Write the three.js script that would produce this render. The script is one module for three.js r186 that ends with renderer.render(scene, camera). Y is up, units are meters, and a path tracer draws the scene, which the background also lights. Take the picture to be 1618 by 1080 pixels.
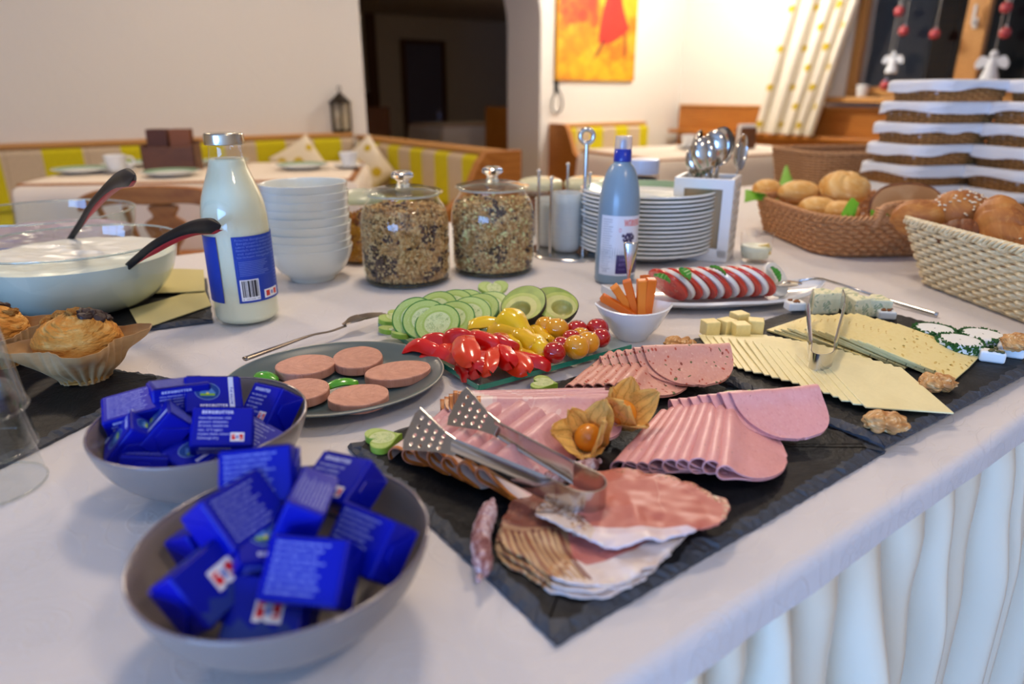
import * as THREE from 'three';
import { RoundedBoxGeometry } from 'three/addons/geometries/RoundedBoxGeometry.js';
import { mergeGeometries, mergeVertices, toCreasedNormals } from 'three/addons/utils/BufferGeometryUtils.js';
import { RectAreaLightUniformsLib } from 'three/addons/lights/RectAreaLightUniformsLib.js';

// ---------------------------------------------------------------- camera, light, exposure
const T = 0.78;                                   // height of the buffet cloth above the floor
const EYE = 0.309;                                // camera above the cloth
const TILT = 20 * Math.PI / 180;
const scene = new THREE.Scene();
const camera = new THREE.PerspectiveCamera(53.13, 1618 / 1080, 0.02, 60);
camera.position.set(0, T + EYE, 0);
camera.rotation.set(-TILT, 0, 0);
camera.focus = 0.76;
camera.userData.fStop = 3.2;
const renderer = new THREE.WebGLRenderer({ antialias: true });
renderer.toneMapping = THREE.LinearToneMapping;
renderer.toneMappingExposure = 1.13;
renderer.shadowMap.enabled = true;
RectAreaLightUniformsLib.init();
scene.background = new THREE.Color(0.05, 0.07, 0.12);   // late dusk outside
const LIGHT = {
  window: { color: [0.22, 0.47, 1.0], power: 12 },     // blue daylight from the unseen window, out of view on the left wall
  lamp: { color: [1.0, 0.79, 0.57], power: 16 },       // unseen warm ceiling lamps
  wall: { color: [1.0, 0.95, 0.88], power: 6.6 },         // unseen pendant brightening the far right corner of the room
};

// ---------------------------------------------------------------- helpers
function rng(seed) { let a = seed >>> 0; return () => { a = (a + 0x6D2B79F5) >>> 0; let t = Math.imul(a ^ (a >>> 15), 1 | a); t = (t + Math.imul(t ^ (t >>> 7), 61 | t)) ^ t; return ((t ^ (t >>> 14)) >>> 0) / 4294967296; }; }
const R0 = rng(7);
const rr = (a, b, r = R0) => a + (b - a) * r();
const lerp = (a, b, t) => a + (b - a) * t;
const clamp = (x, a = 0, b = 1) => Math.min(b, Math.max(a, x));
const smooth = (a, b, x) => { const t = clamp((x - a) / (b - a)); return t * t * (3 - 2 * t); };
const h3 = (x, y, z) => { let n = Math.imul(x | 0, 374761393) ^ Math.imul(y | 0, 668265263) ^ Math.imul(z | 0, 2147483647 - 1274126177); n = Math.imul(n ^ (n >>> 13), 1274126177); return ((n ^ (n >>> 16)) >>> 0) / 4294967296; };
function noise(x, y = 0, z = 0) {
  const X = Math.floor(x), Y = Math.floor(y), Z = Math.floor(z); let u = x - X, v = y - Y, w = z - Z;
  u = u * u * (3 - 2 * u); v = v * v * (3 - 2 * v); w = w * w * (3 - 2 * w);
  const L = (a, b, t) => a + (b - a) * t;
  return L(L(L(h3(X, Y, Z), h3(X + 1, Y, Z), u), L(h3(X, Y + 1, Z), h3(X + 1, Y + 1, Z), u), v), L(L(h3(X, Y, Z + 1), h3(X + 1, Y, Z + 1), u), L(h3(X, Y + 1, Z + 1), h3(X + 1, Y + 1, Z + 1), u), v), w) * 2 - 1;
}
function fbm(x, y = 0, z = 0, o = 4) { let s = 0, a = 0.5, f = 1; for (let i = 0; i < o; i++) { s += a * noise(x * f, y * f, z * f + i * 17.3); a *= 0.5; f *= 2.03; } return s; }

// a point on the plane `h` above the cloth, given by the sight line through photograph pixel (x, y)
function P(x, y, h = 0) {
  const a = (x - 809) / 1080, b = -(y - 540) / 1080, c = Math.cos(TILT), s = Math.sin(TILT);
  const ry = b * c - s, rz = -(c + b * s), k = (h - EYE) / ry;
  return new THREE.Vector3(a * k, T + h, rz * k);
}
const deg = (d) => d * Math.PI / 180;
const PHI = deg(36);                              // room and table axes: u runs right and away, n runs towards the front right
const W = (u, n, y = 0) => new THREE.Vector3(0.809 * u + 0.588 * n, y, -0.588 * u + 0.809 * n);

const used = {};
function numbered(n) { const k = used[n] = (used[n] ?? -1) + 1; return k ? n + '_' + String(k).padStart(3, '0') : n; }
function tag(o, label, category, group, kind) {
  if (label) o.userData.label = label;
  if (category) o.userData.category = category;
  if (group) o.userData.group = group;
  if (kind) o.userData.kind = kind;
  return o;
}
function shade(m) { m.castShadow = true; m.receiveShadow = true; return m; }
function thing(name, label, category, pos, turn = 0, group) {
  const o = new THREE.Group(); o.name = numbered(name); scene.add(o);
  if (pos) o.position.copy(pos); o.rotation.y = turn;
  return tag(o, label, category, group);
}
function part(name, geo, m, parent, label) {
  const o = shade(new THREE.Mesh(geo, m)); o.name = name; parent.add(o);
  if (label) o.userData.label = label;
  return o;
}
function single(name, geo, m, label, category, pos, turn = 0, group) {
  const o = shade(new THREE.Mesh(geo, m)); o.name = numbered(name); scene.add(o);
  if (pos) o.position.copy(pos); o.rotation.y = turn;
  return tag(o, label, category, group);
}
function struct(name, geo, m, pos, turn = 0) {
  const o = shade(new THREE.Mesh(geo, m)); o.name = name; scene.add(o);
  if (pos) o.position.copy(pos); o.rotation.y = turn; o.userData.kind = 'structure';
  return o;
}
function copy(o, label, group) {
  const c = o.clone(); c.name = numbered(o.name.replace(/_\d{3}$/, '')); scene.add(c);
  c.userData = { ...o.userData };
  if (label) c.userData.label = label;
  if (group) c.userData.group = group;
  return c;
}
const ORD = ['first', 'second', 'third', 'fourth', 'fifth', 'sixth', 'seventh', 'eighth', 'ninth', 'tenth', 'eleventh', 'twelfth', 'thirteenth', 'fourteenth', 'fifteenth', 'sixteenth', 'seventeenth', 'eighteenth', 'nineteenth', 'twentieth'];

// ---- textures
function tex(w, h, fn, srgb = true, repeat) {
  const d = new Uint8Array(w * h * 4);
  for (let j = 0; j < h; j++) for (let i = 0; i < w; i++) { const c = fn(i / w, j / h, i, j); const k = (j * w + i) * 4; d[k] = clamp(c[0], 0, 255); d[k + 1] = clamp(c[1], 0, 255); d[k + 2] = clamp(c[2], 0, 255); d[k + 3] = 255; }
  const t = new THREE.DataTexture(d, w, h, THREE.RGBAFormat);
  t.wrapS = t.wrapT = THREE.RepeatWrapping; t.magFilter = THREE.LinearFilter; t.minFilter = THREE.LinearFilter;
  if (srgb) t.colorSpace = THREE.SRGBColorSpace;
  if (repeat) t.repeat.set(repeat[0], repeat[1]);
  t.needsUpdate = true; return t;
}
function grey(w, h, fn, repeat) { return tex(w, h, (u, v, i, j) => { const g = fn(u, v, i, j) * 255; return [g, g, g]; }, false, repeat); }
function canvas(w, h, draw) {
  const c = document.createElement('canvas'); c.width = w; c.height = h; const g = c.getContext('2d'); draw(g, w, h);
  const t = new THREE.CanvasTexture(c); t.colorSpace = THREE.SRGBColorSpace; t.wrapS = t.wrapT = THREE.RepeatWrapping; return t;
}
// noise that tiles over the unit square
function tile(u, v, f, o = 4, z = 0) { const a = u * 2 * Math.PI, b = v * 2 * Math.PI, k = f / (2 * Math.PI); return fbm(Math.cos(a) * k + 50 + z, Math.sin(a) * k + Math.cos(b) * k * 1.01 + 20, Math.sin(b) * k + z, o); }
const hex = (s) => { const c = parseInt(s.slice(1), 16); return [c >> 16, (c >> 8) & 255, c & 255]; };
const mixc = (a, b, t) => [lerp(a[0], b[0], t), lerp(a[1], b[1], t), lerp(a[2], b[2], t)];
const mat = (o) => new THREE.MeshStandardMaterial({ roughness: 0.6, metalness: 0, side: THREE.DoubleSide, ...o });
const phys = (o) => new THREE.MeshPhysicalMaterial({ roughness: 0.5, metalness: 0, side: THREE.DoubleSide, ...o });

// ---- geometry
function build(pos, uv, idx, smoothN = true) {
  let g = new THREE.BufferGeometry();
  g.setAttribute('position', new THREE.Float32BufferAttribute(pos, 3));
  g.setAttribute('uv', new THREE.Float32BufferAttribute(uv, 2));
  g.setIndex(idx);
  if (!smoothN) g = g.toNonIndexed();
  g.computeVertexNormals(); return g;
}
// a closed sheet with thickness; fn(u, v) gives [x, y, z, s, t] with optional texture coordinates s, t
function sheet(nu, nv, fn, th, loopU = false) {
  const pt = []; const N = (nu + 1) * (nv + 1);
  for (let j = 0; j <= nv; j++) for (let i = 0; i <= nu; i++) pt.push(fn(i / nu, j / nv));
  const at = (i, j) => pt[j * (nu + 1) + i];
  const pos = [], uv = [], idx = [], nor = [];
  const e1 = new THREE.Vector3(), e2 = new THREE.Vector3();
  for (let j = 0; j <= nv; j++) for (let i = 0; i <= nu; i++) {
    const a = loopU ? at((i + nu - 1) % nu, j) : at(Math.max(0, i - 1), j), b = loopU ? at((i + 1) % nu, j) : at(Math.min(nu, i + 1), j), c = at(i, Math.max(0, j - 1)), d = at(i, Math.min(nv, j + 1));
    e1.set(b[0] - a[0], b[1] - a[1], b[2] - a[2]); e2.set(d[0] - c[0], d[1] - c[1], d[2] - c[2]); e1.cross(e2); if (e1.lengthSq() < 1e-20) e1.set(0, 1, 0); e1.normalize(); nor.push([e1.x, e1.y, e1.z]);
  }
  for (const s of [0.5, -0.5]) for (let k = 0; k < N; k++) { const p = pt[k], n = nor[k]; pos.push(p[0] + n[0] * th * s, p[1] + n[1] * th * s, p[2] + n[2] * th * s); const i = k % (nu + 1), j = Math.floor(k / (nu + 1)); uv.push(p[3] ?? i / nu, p[4] ?? j / nv); }
  for (let j = 0; j < nv; j++) for (let i = 0; i < nu; i++) { const a = j * (nu + 1) + i, b = a + 1, c = a + nu + 1, d = c + 1; idx.push(a, b, d, a, d, c); idx.push(N + a, N + d, N + b, N + a, N + c, N + d); }
  const rim = (list) => { for (let k = 0; k < list.length - 1; k++) { const o = pos.length / 3; for (const q of [list[k], list[k + 1], N + list[k], N + list[k + 1]]) { pos.push(pos[q * 3], pos[q * 3 + 1], pos[q * 3 + 2]); uv.push(uv[q * 2], uv[q * 2 + 1]); } idx.push(o, o + 2, o + 1, o + 1, o + 2, o + 3); } };
  const row = (j) => Array.from({ length: nu + 1 }, (_, i) => j * (nu + 1) + i), col = (i) => Array.from({ length: nv + 1 }, (_, j) => j * (nu + 1) + i);
  rim(row(0)); rim(row(nv).reverse()); if (!loopU) { rim(col(nu)); rim(col(0).reverse()); }
  return build(pos, uv, idx);
}
// a tube along points with a radius per point; squash flattens it along its binormal
function sweep(points, radius, seg = 8, { n = 0, squash = 1, caps = true, closed = false } = {}) {
  const curve = new THREE.CatmullRomCurve3(points.map((p) => (p.isVector3 ? p : new THREE.Vector3(...p))), closed, 'centripetal');
  n = n || points.length * 6; const pos = [], uv = [], idx = [];
  const fr = curve.computeFrenetFrames(n, closed); const L = curve.getLength();
  for (let i = 0; i <= n; i++) {
    const t = i / n, p = curve.getPointAt(t), r = typeof radius === 'function' ? radius(t) : radius, N = fr.normals[i], B = fr.binormals[i];
    for (let j = 0; j <= seg; j++) { const a = j / seg * Math.PI * 2, ca = Math.cos(a) * r, sa = Math.sin(a) * r * squash; pos.push(p.x + N.x * ca + B.x * sa, p.y + N.y * ca + B.y * sa, p.z + N.z * ca + B.z * sa); uv.push(j / seg, t * L * 20); }
  }
  for (let i = 0; i < n; i++) for (let j = 0; j < seg; j++) { const a = i * (seg + 1) + j, b = a + seg + 1; idx.push(a, a + 1, b, b, a + 1, b + 1); }
  if (caps && !closed) for (const e of [0, n]) { const p = curve.getPointAt(e / n), o = pos.length / 3; pos.push(p.x, p.y, p.z); uv.push(0.5, 0.5); for (let j = 0; j < seg; j++) { const a = e * (seg + 1) + j; e ? idx.push(a, a + 1, o) : idx.push(a + 1, a, o); } }
  return build(pos, uv, idx);
}
function lathe(profile, seg = 48) { return new THREE.LatheGeometry(profile.map((p) => new THREE.Vector2(p[0], p[1])), seg); }
// smooth lathe: the profile is a curve through the given points
function lathes(profile, seg = 48, n = 40) { const c = new THREE.CatmullRomCurve3(profile.map((p) => new THREE.Vector3(p[0], p[1], 0)), false, 'centripetal'); return new THREE.LatheGeometry(c.getPoints(n).map((p) => new THREE.Vector2(Math.max(0, p.x), p.y)), seg); }
function rbox(w, h, d, r = 0.004, s = 3) { const g = new RoundedBoxGeometry(w, h, d, s, r); return g; }
function shapeOf(pts, curved = false) { const s = new THREE.Shape(); if (curved) { const v = pts.map((p) => new THREE.Vector2(p[0], p[1])); v.push(v[0].clone()); s.setFromPoints(new THREE.SplineCurve(v).getPoints(pts.length * 6)); } else s.setFromPoints(pts.map((p) => new THREE.Vector2(p[0], p[1]))); return s; }
// extrude an outline given in plan (x, z); the result stands from y = 0 to y = h
function plate(outline, h, bevel = 0.001, curved = true, steps = 1) {
  const s = shapeOf(outline.map(([x, z]) => [x, -z]), curved);
  const g = new THREE.ExtrudeGeometry(s, { depth: h - 2 * bevel, bevelEnabled: bevel > 0, bevelThickness: bevel, bevelSize: bevel, bevelOffset: -bevel, bevelSegments: 2, steps });
  g.translate(0, 0, bevel); g.rotateX(-Math.PI / 2); return g;
}
// a sphere pushed about by fn(direction) -> radius factors
function blob(rx, ry, rz, fn, w = 40, h = 28) {
  const g = new THREE.SphereGeometry(1, w, h), p = g.attributes.position, v = new THREE.Vector3();
  for (let i = 0; i < p.count; i++) { v.fromBufferAttribute(p, i); const k = fn ? fn(v.x, v.y, v.z) : 1; p.setXYZ(i, v.x * rx * k, v.y * ry * k, v.z * rz * k); }
  g.computeVertexNormals(); fixSeam(g, w, h); return g;
}
function fixSeam(g, w, h) { const n = g.attributes.normal; for (let j = 0; j <= h; j++) { const a = j * (w + 1), b = a + w; const x = n.getX(a) + n.getX(b), y = n.getY(a) + n.getY(b), z = n.getZ(a) + n.getZ(b), l = Math.hypot(x, y, z) || 1; n.setXYZ(a, x / l, y / l, z / l); n.setXYZ(b, x / l, y / l, z / l); } }
const moved = (g, x = 0, y = 0, z = 0, rx = 0, ry = 0, rz = 0) => { if (rx) g.rotateX(rx); if (rz) g.rotateZ(rz); if (ry) g.rotateY(ry); g.translate(x, y, z); return g; };
const merged = (list) => { const flat = list.map((g) => { const k = g.index ? g.toNonIndexed() : g.clone(); for (const n of Object.keys(k.attributes)) if (!['position', 'normal', 'uv'].includes(n)) k.deleteAttribute(n); return k; }); return mergeGeometries(flat); };
const ring = (r, n, fn) => Array.from({ length: n }, (_, i) => { const a = i / n * Math.PI * 2; return fn ? fn(a, r) : [Math.cos(a) * r, Math.sin(a) * r]; });
// texture coordinates in metres, seen from above
function planUV(g, s = 1, ox = 0.5, oz = 0.5) { const p = g.attributes.position, u = g.attributes.uv; for (let i = 0; i < p.count; i++) u.setXY(i, p.getX(i) * s + ox, p.getZ(i) * s + oz); return g; }

// ---------------------------------------------------------------- the room
const plasterBump = grey(512, 512, (u, v) => 0.5 + 0.5 * tile(u, v, 26, 5));
const M = {};
M.plaster = mat({ color: '#e6dfd4', roughness: 0.92, bumpMap: plasterBump, bumpScale: 0.002 });
M.ceiling = mat({ color: '#ece7de', roughness: 0.95 });
const woodTex = (a, b, f = 1, seed = 0) => tex(512, 512, (u, v) => { const g = tile(u, v, 3, 3, seed) * 0.7; const s = 0.5 + 0.5 * Math.sin((v * 26 * f + g * 5) * 6.283); const fine = tile(u * 1, v, 90, 2, seed + 5); return mixc(hex(a), hex(b), clamp(0.25 + 0.4 * s + 0.35 * fine + 0.4 * tile(u, v, 6, 3, seed + 9))); });
M.wood = mat({ map: woodTex('#b9772f', '#935314'), roughness: 0.45 });
M.woodDark = mat({ map: woodTex('#6d3f19', '#4a2810'), roughness: 0.5 });
M.woodPale = mat({ map: woodTex('#cf9a5a', '#b57c3c'), roughness: 0.45 });
M.floor = mat({ map: woodTex('#8a6844', '#6d4f31'), roughness: 0.5 });
M.glass = phys({ color: '#ffffff', transmission: 1, thickness: 0, roughness: 0.0, ior: 1.5 });
M.steel = mat({ color: '#c9c7c4', metalness: 1, roughness: 0.16 });
M.white = phys({ color: '#e8e8e6', roughness: 0.16, clearcoat: 0.4, clearcoatRoughness: 0.05 });
M.black = mat({ color: '#17171a', roughness: 0.5 });

const boxUN = (u0, u1, n0, n1, y0, y1, r = 0) => moved(r ? rbox(u1 - u0, y1 - y0, n1 - n0, r) : new THREE.BoxGeometry(u1 - u0, y1 - y0, n1 - n0), (u0 + u1) / 2, (y0 + y1) / 2, (n0 + n1) / 2);
const O = new THREE.Vector3();
const structUN = (name, geo, m) => struct(name, geo, m, O, PHI);
const HC = 2.55;
structUN('floor', boxUN(-3.2, 11.4, -14, 2.9, -0.12, 0), M.floor);
structUN('ceiling', boxUN(-3.2, 11.4, -14, 2.9, HC, HC + 0.12), M.ceiling);
const WN = -4.98;                                 // front face of the long wall with the arch
{
  const s = new THREE.Shape();
  s.moveTo(-3.1, 0); s.lineTo(2.275, 0); s.lineTo(2.275, 1.8); s.bezierCurveTo(2.275, 2.1, 2.5, 2.3, 3.0, 2.3); s.bezierCurveTo(3.6, 2.3, 3.91, 2.05, 3.91, 1.62); s.lineTo(3.91, 0); s.lineTo(6.0, 0); s.lineTo(6.0, HC); s.lineTo(-3.1, HC); s.closePath();
  const g = new THREE.ExtrudeGeometry(s, { depth: 0.47, bevelEnabled: true, bevelSize: 0.012, bevelThickness: 0.012, bevelOffset: -0.012, bevelSegments: 2, curveSegments: 20 }); g.translate(0, 0, WN - 0.47);
  structUN('wall_back', g, M.plaster);
}
// wall_right with the window opening: an outline along n
const WU = 5.71, WIN = { n0: -3.23, n1: -1.48, y0: 1.06, y1: 2.3 };
function wallAlongN(name, u0, u1, n0, n1, holes) {
  const s = shapeOf([[n0, 0], [n1, 0], [n1, HC], [n0, HC]]);
  for (const h of holes) s.holes.push(new THREE.Path([[h.n0, h.y0], [h.n0, h.y1], [h.n1, h.y1], [h.n1, h.y0]].map((p) => new THREE.Vector2(...p))));
  const g = new THREE.ExtrudeGeometry(s, { depth: u1 - u0, bevelEnabled: false }); g.rotateY(-Math.PI / 2); g.translate(u1, 0, 0);
  return structUN(name, g, M.plaster);
}
wallAlongN('wall_right', WU, WU + 0.3, -5.0, 2.8, [WIN]);
const WIN2 = { n0: -0.1, n1: 2.3, y0: 0.12, y1: 1.62 };  // opening for the unseen window on the left wall
wallAlongN('wall_left', -3.0, -2.7, -5.2, 2.8, [WIN2]);
structUN('wall_front', boxUN(-3.0, 6.0, 2.5, 2.8, 0, HC), M.plaster);
// the dim room beyond the arch
structUN('wall_far_back', boxUN(0.9, 11.3, -13.9, -13.6, 0, HC), M.plaster);
structUN('wall_far_left', boxUN(0.9, 1.2, -13.6, -5.44, 0, HC), M.woodDark);
structUN('wall_far_right', boxUN(10.9, 11.2, -13.6, -4.7, 0, HC), M.woodDark);
structUN('wall_far_front', boxUN(6.0, 11.2, -5.2, -5.0, 0, HC), M.plaster);

// windows
function windowSet(n, u, o, inward, panes, lit) {
  const g = new THREE.Group(); g.name = 'window_' + n; g.rotation.y = PHI; g.userData.kind = 'structure'; scene.add(g);
  const w = 0.075, d = 0.07, bar = (n0, n1, y0, y1, name = 'window_frame') => part(name, boxUN(u - d / 2, u + d / 2, n0, n1, y0, y1, 0.01), M.woodPale, g);
  bar(o.n0, o.n1, o.y0, o.y0 + w); bar(o.n0, o.n1, o.y1 - w, o.y1); bar(o.n0, o.n0 + w, o.y0 + w, o.y1 - w); bar(o.n1 - w, o.n1, o.y0 + w, o.y1 - w);
  for (let i = 1; i < panes; i++) { const c = lerp(o.n0, o.n1, i / panes); bar(c - 0.075, c + 0.075, o.y0 + w, o.y1 - w, 'mullion'); }
  for (let i = 0; i < panes; i++) { const a = lerp(o.n0, o.n1, i / panes) + 0.075, b = lerp(o.n0, o.n1, (i + 1) / panes) - 0.075; part('window_pane', new THREE.PlaneGeometry(b - a, o.y1 - o.y0 - 2 * w).rotateY(Math.PI / 2).translate(u, (o.y0 + o.y1) / 2, (a + b) / 2), lit || M.glass, g); }
  return g;
}
const win1 = windowSet(1, WU + 0.06, WIN, -1, 2);
{ // casement handle on the mullion and the sill board
  const c = (WIN.n0 + WIN.n1) / 2;
  const h = part('window_handle', merged([moved(rbox(0.012, 0.07, 0.03, 0.005), WU + 0.02, 1.55, c), moved(rbox(0.02, 0.13, 0.022, 0.008), WU - 0.02, 1.60, c), moved(new THREE.CylinderGeometry(0.009, 0.009, 0.05, 12), WU, 1.55, c, 0, 0, Math.PI / 2)]), mat({ color: '#dcd9d2', roughness: 0.3 }), win1);
  part('window_sill', boxUN(WU - 0.14, WU + 0.06, WIN.n0 - 0.08, WIN.n1 + 0.1, WIN.y0 - 0.045, WIN.y0, 0.008), M.woodPale, win1);
}
// daylight: unseen left window, placed to light skirt and dishes blue; its panes glow
const dusk = mat({ color: '#dfe6f2', emissive: new THREE.Color().setRGB(...LIGHT.window.color), emissiveIntensity: 2.2, roughness: 1 });
windowSet(2, -2.76, WIN2, 1, 3, dusk);  // out of view, placed for the blue light from the left
function area(col, power, w, h, pos, target) { const l = new THREE.RectAreaLight(new THREE.Color().setRGB(...col), power, w, h); l.position.copy(pos); l.lookAt(target); scene.add(l); return l; }
area(LIGHT.window.color, LIGHT.window.power, WIN2.n1 - WIN2.n0 - 0.2, WIN2.y1 - WIN2.y0 - 0.2, W(-2.66, (WIN2.n0 + WIN2.n1) / 2, (WIN2.y0 + WIN2.y1) / 2), W(0, (WIN2.n0 + WIN2.n1) / 2, (WIN2.y0 + WIN2.y1) / 2));  // area light of the unseen left window

// unseen ceiling lamps with flush opal shades, placed to light table and walls warmly
const opal = mat({ color: '#fff3df', emissive: new THREE.Color().setRGB(...LIGHT.lamp.color), emissiveIntensity: 5, roughness: 0.4 });
function unseenCeilingLamp(u, n, size, k, label) {
  const o = thing('unseen_ceiling_lamp', label, 'lamp', W(u, n, HC), PHI);
  part('lamp_housing', moved(rbox(size + 0.04, 0.03, size + 0.04, 0.008), 0, -0.016, 0), M.steel, o);
  part('lamp_shade', moved(rbox(size, 0.04, size, 0.012), 0, -0.05, 0), opal, o);
  area(LIGHT.lamp.color, LIGHT.lamp.power * k / (size * size) * 0.2, size, size, W(u, n, HC - 0.078), W(u, n, 0));
}
unseenCeilingLamp(0.75, -1.15, 0.30, 1.0, 'unseen square opal ceiling lamp lighting the middle of the buffet');
unseenCeilingLamp(-0.1, -2.9, 0.30, 1.35, 'unseen square opal ceiling lamp lighting the laid table and left wall');
unseenCeilingLamp(1.3, -3.9, 0.24, 0.5, 'small unseen square opal ceiling lamp brightening the wall beside the dark arch');  // out of view, placed to brighten the arch reveal and nearby wall
unseenCeilingLamp(2.6, -1.9, 0.30, 1.5, 'unseen square opal ceiling lamp lighting the bread baskets');
unseenCeilingLamp(0.6, 1.0, 0.30, 1.0, 'unseen square opal ceiling lamp behind the photographer lighting the skirt');
function pendant(label, u, n, y, r, c, power) {
  const o = thing('unseen_pendant_lamp', label, 'lamp', W(u, n, y), PHI);
  part('lamp_globe', new THREE.SphereGeometry(r, 32, 20), mat({ color: '#fff', emissive: new THREE.Color().setRGB(...c), emissiveIntensity: power * 0.6 }), o);
  part('lamp_cable', moved(new THREE.CylinderGeometry(0.004, 0.004, HC - y - r, 8), 0, r + (HC - y - r) / 2, 0), M.black, o);
  const l = new THREE.PointLight(new THREE.Color().setRGB(...c), power, 0, 2); l.position.copy(W(u, n, y)); l.shadow.radius = r / 0.02; scene.add(l);
}
pendant('unseen warm globe pendant lamp brightening the far corner near the curtain', 4.55, -3.75, 2.26, 0.11, LIGHT.wall.color, LIGHT.wall.power);  // out of view, placed to brighten the far corner walls
pendant('added dim pendant lamp out of view brightening the dark room beyond the arch', 6.9, -8.6, 2.2, 0.09, [1.0, 0.7, 0.42], 0.8);  // added lamp, lifts the darkness of the room beyond the arch
for (const l of scene.children) if (l.isLight) l.castShadow = true;

// outdoors beyond the right window
struct('ground', moved(new THREE.BoxGeometry(30, 0.2, 30), 0, -0.25, 0), mat({ color: '#2b3226', roughness: 1 }), W(22.4, -2, 0), PHI);
{
  const o = thing('house', 'dim neighbouring house outside behind the window', 'house', W(14.5, -8.5, -0.15), PHI);
  const w = mat({ color: '#46504c', roughness: 0.95 });
  part('wall', moved(new THREE.BoxGeometry(6, 3.0, 9), 0, 1.5, 0), w, o);
  const roof = shapeOf([[-5, 0], [5, 0], [0, 2.6]]); part('roof', moved(new THREE.ExtrudeGeometry(roof, { depth: 7, bevelEnabled: false }), 0, 3.0, 3.5, 0, Math.PI / 2).translate(-3.5, 0, -3.5), mat({ color: '#8d938f', roughness: 0.9 }), o);
  for (const z of [-2.5, 0.5, 3]) part('window', moved(new THREE.BoxGeometry(0.06, 1.1, 0.9), -3.02, 1.7, z), mat({ color: '#20242a', roughness: 0.2 }), o);
}

// ---- upholstered benches
const stripes = (a, b) => tex(512, 64, (u, v, i, j) => { const on = (u * 2) % 1 < 0.5; const s = ((i * 3 + j * 7) % 5) * 2 - 4, thread = noise(u * 300, v * 40) * 8; const c = on ? hex(a) : hex(b); const line = !on && Math.abs(((u * 2) % 1) - 0.56) < 0.012 ? -14 : 0; return [c[0] + s + thread + line, c[1] + s + thread + line, c[2] + s + thread + line]; });
const stripeTex = stripes('#cdbd00', '#c8b193');
function stripeMat(width) { const t = stripeTex.clone(); t.needsUpdate = true; t.repeat.set(1 / (width * 4), 4); return mat({ map: t, roughness: 0.9 }); }
const metreUV = (g) => { const p = g.attributes.position, n = g.attributes.normal, u = g.attributes.uv; for (let i = 0; i < p.count; i++) { const ax = Math.abs(n.getX(i)) > 0.8; u.setXY(i, ax ? p.getZ(i) : p.getX(i), p.getY(i)); } return g; };
// a bench whose back runs along its own x from 0 to len and whose seat lies on the +z side
function bench(label, pos, turn, len, hb, sw, ends = [false, false], seat0 = 0, group) {
  const o = thing('bench', label, 'bench', pos, turn);
  part('seat_base', boxUNl(seat0, len, 0.02, 0.42, 0, 0.38), M.wood, o);
  part('seat_cushion', metreUV(boxUNl(seat0 + 0.01, len - 0.01, 0.1, 0.45, 0.38, 0.45, 0.025)), stripeMat(sw), o);
  part('back_panel', boxUNl(0, len, -0.03, 0.02, 0.3, hb - 0.02), M.wood, o);
  part('back_rail', boxUNl(-0.005, len + 0.005, -0.04, 0.05, hb - 0.03, hb, 0.01), M.woodPale, o);
  part('back_cushion', metreUV(boxUNl(seat0 ? 0.11 : 0.01, len - 0.01, 0.022, 0.1, seat0 ? 0.455 : 0.44, hb - 0.035, 0.03)), stripeMat(sw), o);
  ends.forEach((e, i) => { if (e) { const s = shapeOf([[-0.045, 0], [0.46, 0], [0.46, 0.5], [0.3, 0.6], [0.22, hb - 0.05], [0.17, hb], [-0.045, hb]]); const g = new THREE.ExtrudeGeometry(s, { depth: 0.04, bevelEnabled: true, bevelSize: 0.006, bevelThickness: 0.006, bevelSegments: 2 }); g.rotateY(-Math.PI / 2); g.translate(i ? len + 0.048 : -0.008, 0, 0); part('end_board', g, M.wood, o); } });
  return o;
}
function boxUNl(x0, x1, z0, z1, y0, y1, r = 0) { return moved(r ? rbox(x1 - x0, y1 - y0, z1 - z0, r, 4) : new THREE.BoxGeometry(x1 - x0, y1 - y0, z1 - z0), (x0 + x1) / 2, (y0 + y1) / 2, (z0 + z1) / 2); }
bench('long wall bench with yellow and beige striped back behind the laid table', W(-2.6, WN + 0.05), PHI, 4.72, 0.82, 0.2);
bench('striped corner bench with wooden end standing in front of the dark arch', W(2.2, -4.92), PHI - Math.PI / 2, 1.86, 0.80, 0.155, [false, true], 0.44);
bench('far striped bench under the red and yellow picture', W(4.07, WN + 0.05), PHI, 1.1, 0.83, 0.16, [true, false]);
{ // bench along the window wall: plain wooden back with a shelf
  const o = thing('bench', 'wooden bench with plain tall back below the curtained window', 'bench', W(WU - 0.04, WN + 0.06), PHI - Math.PI / 2);
  part('seat_base', boxUNl(0.02, 5.2, 0.05, 0.45, 0, 0.4), M.wood, o);
  part('back_panel', boxUNl(0.02, 2.2, -0.02, 0.02, 0.4, 0.965), M.wood, o);
  part('back_panel', boxUNl(2.21, 5.2, -0.02, 0.02, 0.4, 0.965), M.wood, o);
  part('back_rail', boxUNl(0.02, 5.2, -0.03, 0.035, 0.965, 0.985, 0.008), M.woodPale, o);
  part('shelf', boxUNl(0.02, 5.2, 0.021, 0.17, 0.715, 0.75, 0.01), M.wood, o);
  part('seat_cushion', metreUV(boxUNl(0.1, 5.2, 0.1, 0.47, 0.4, 0.46, 0.02)), stripeMat(0.13), o);
}
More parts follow.
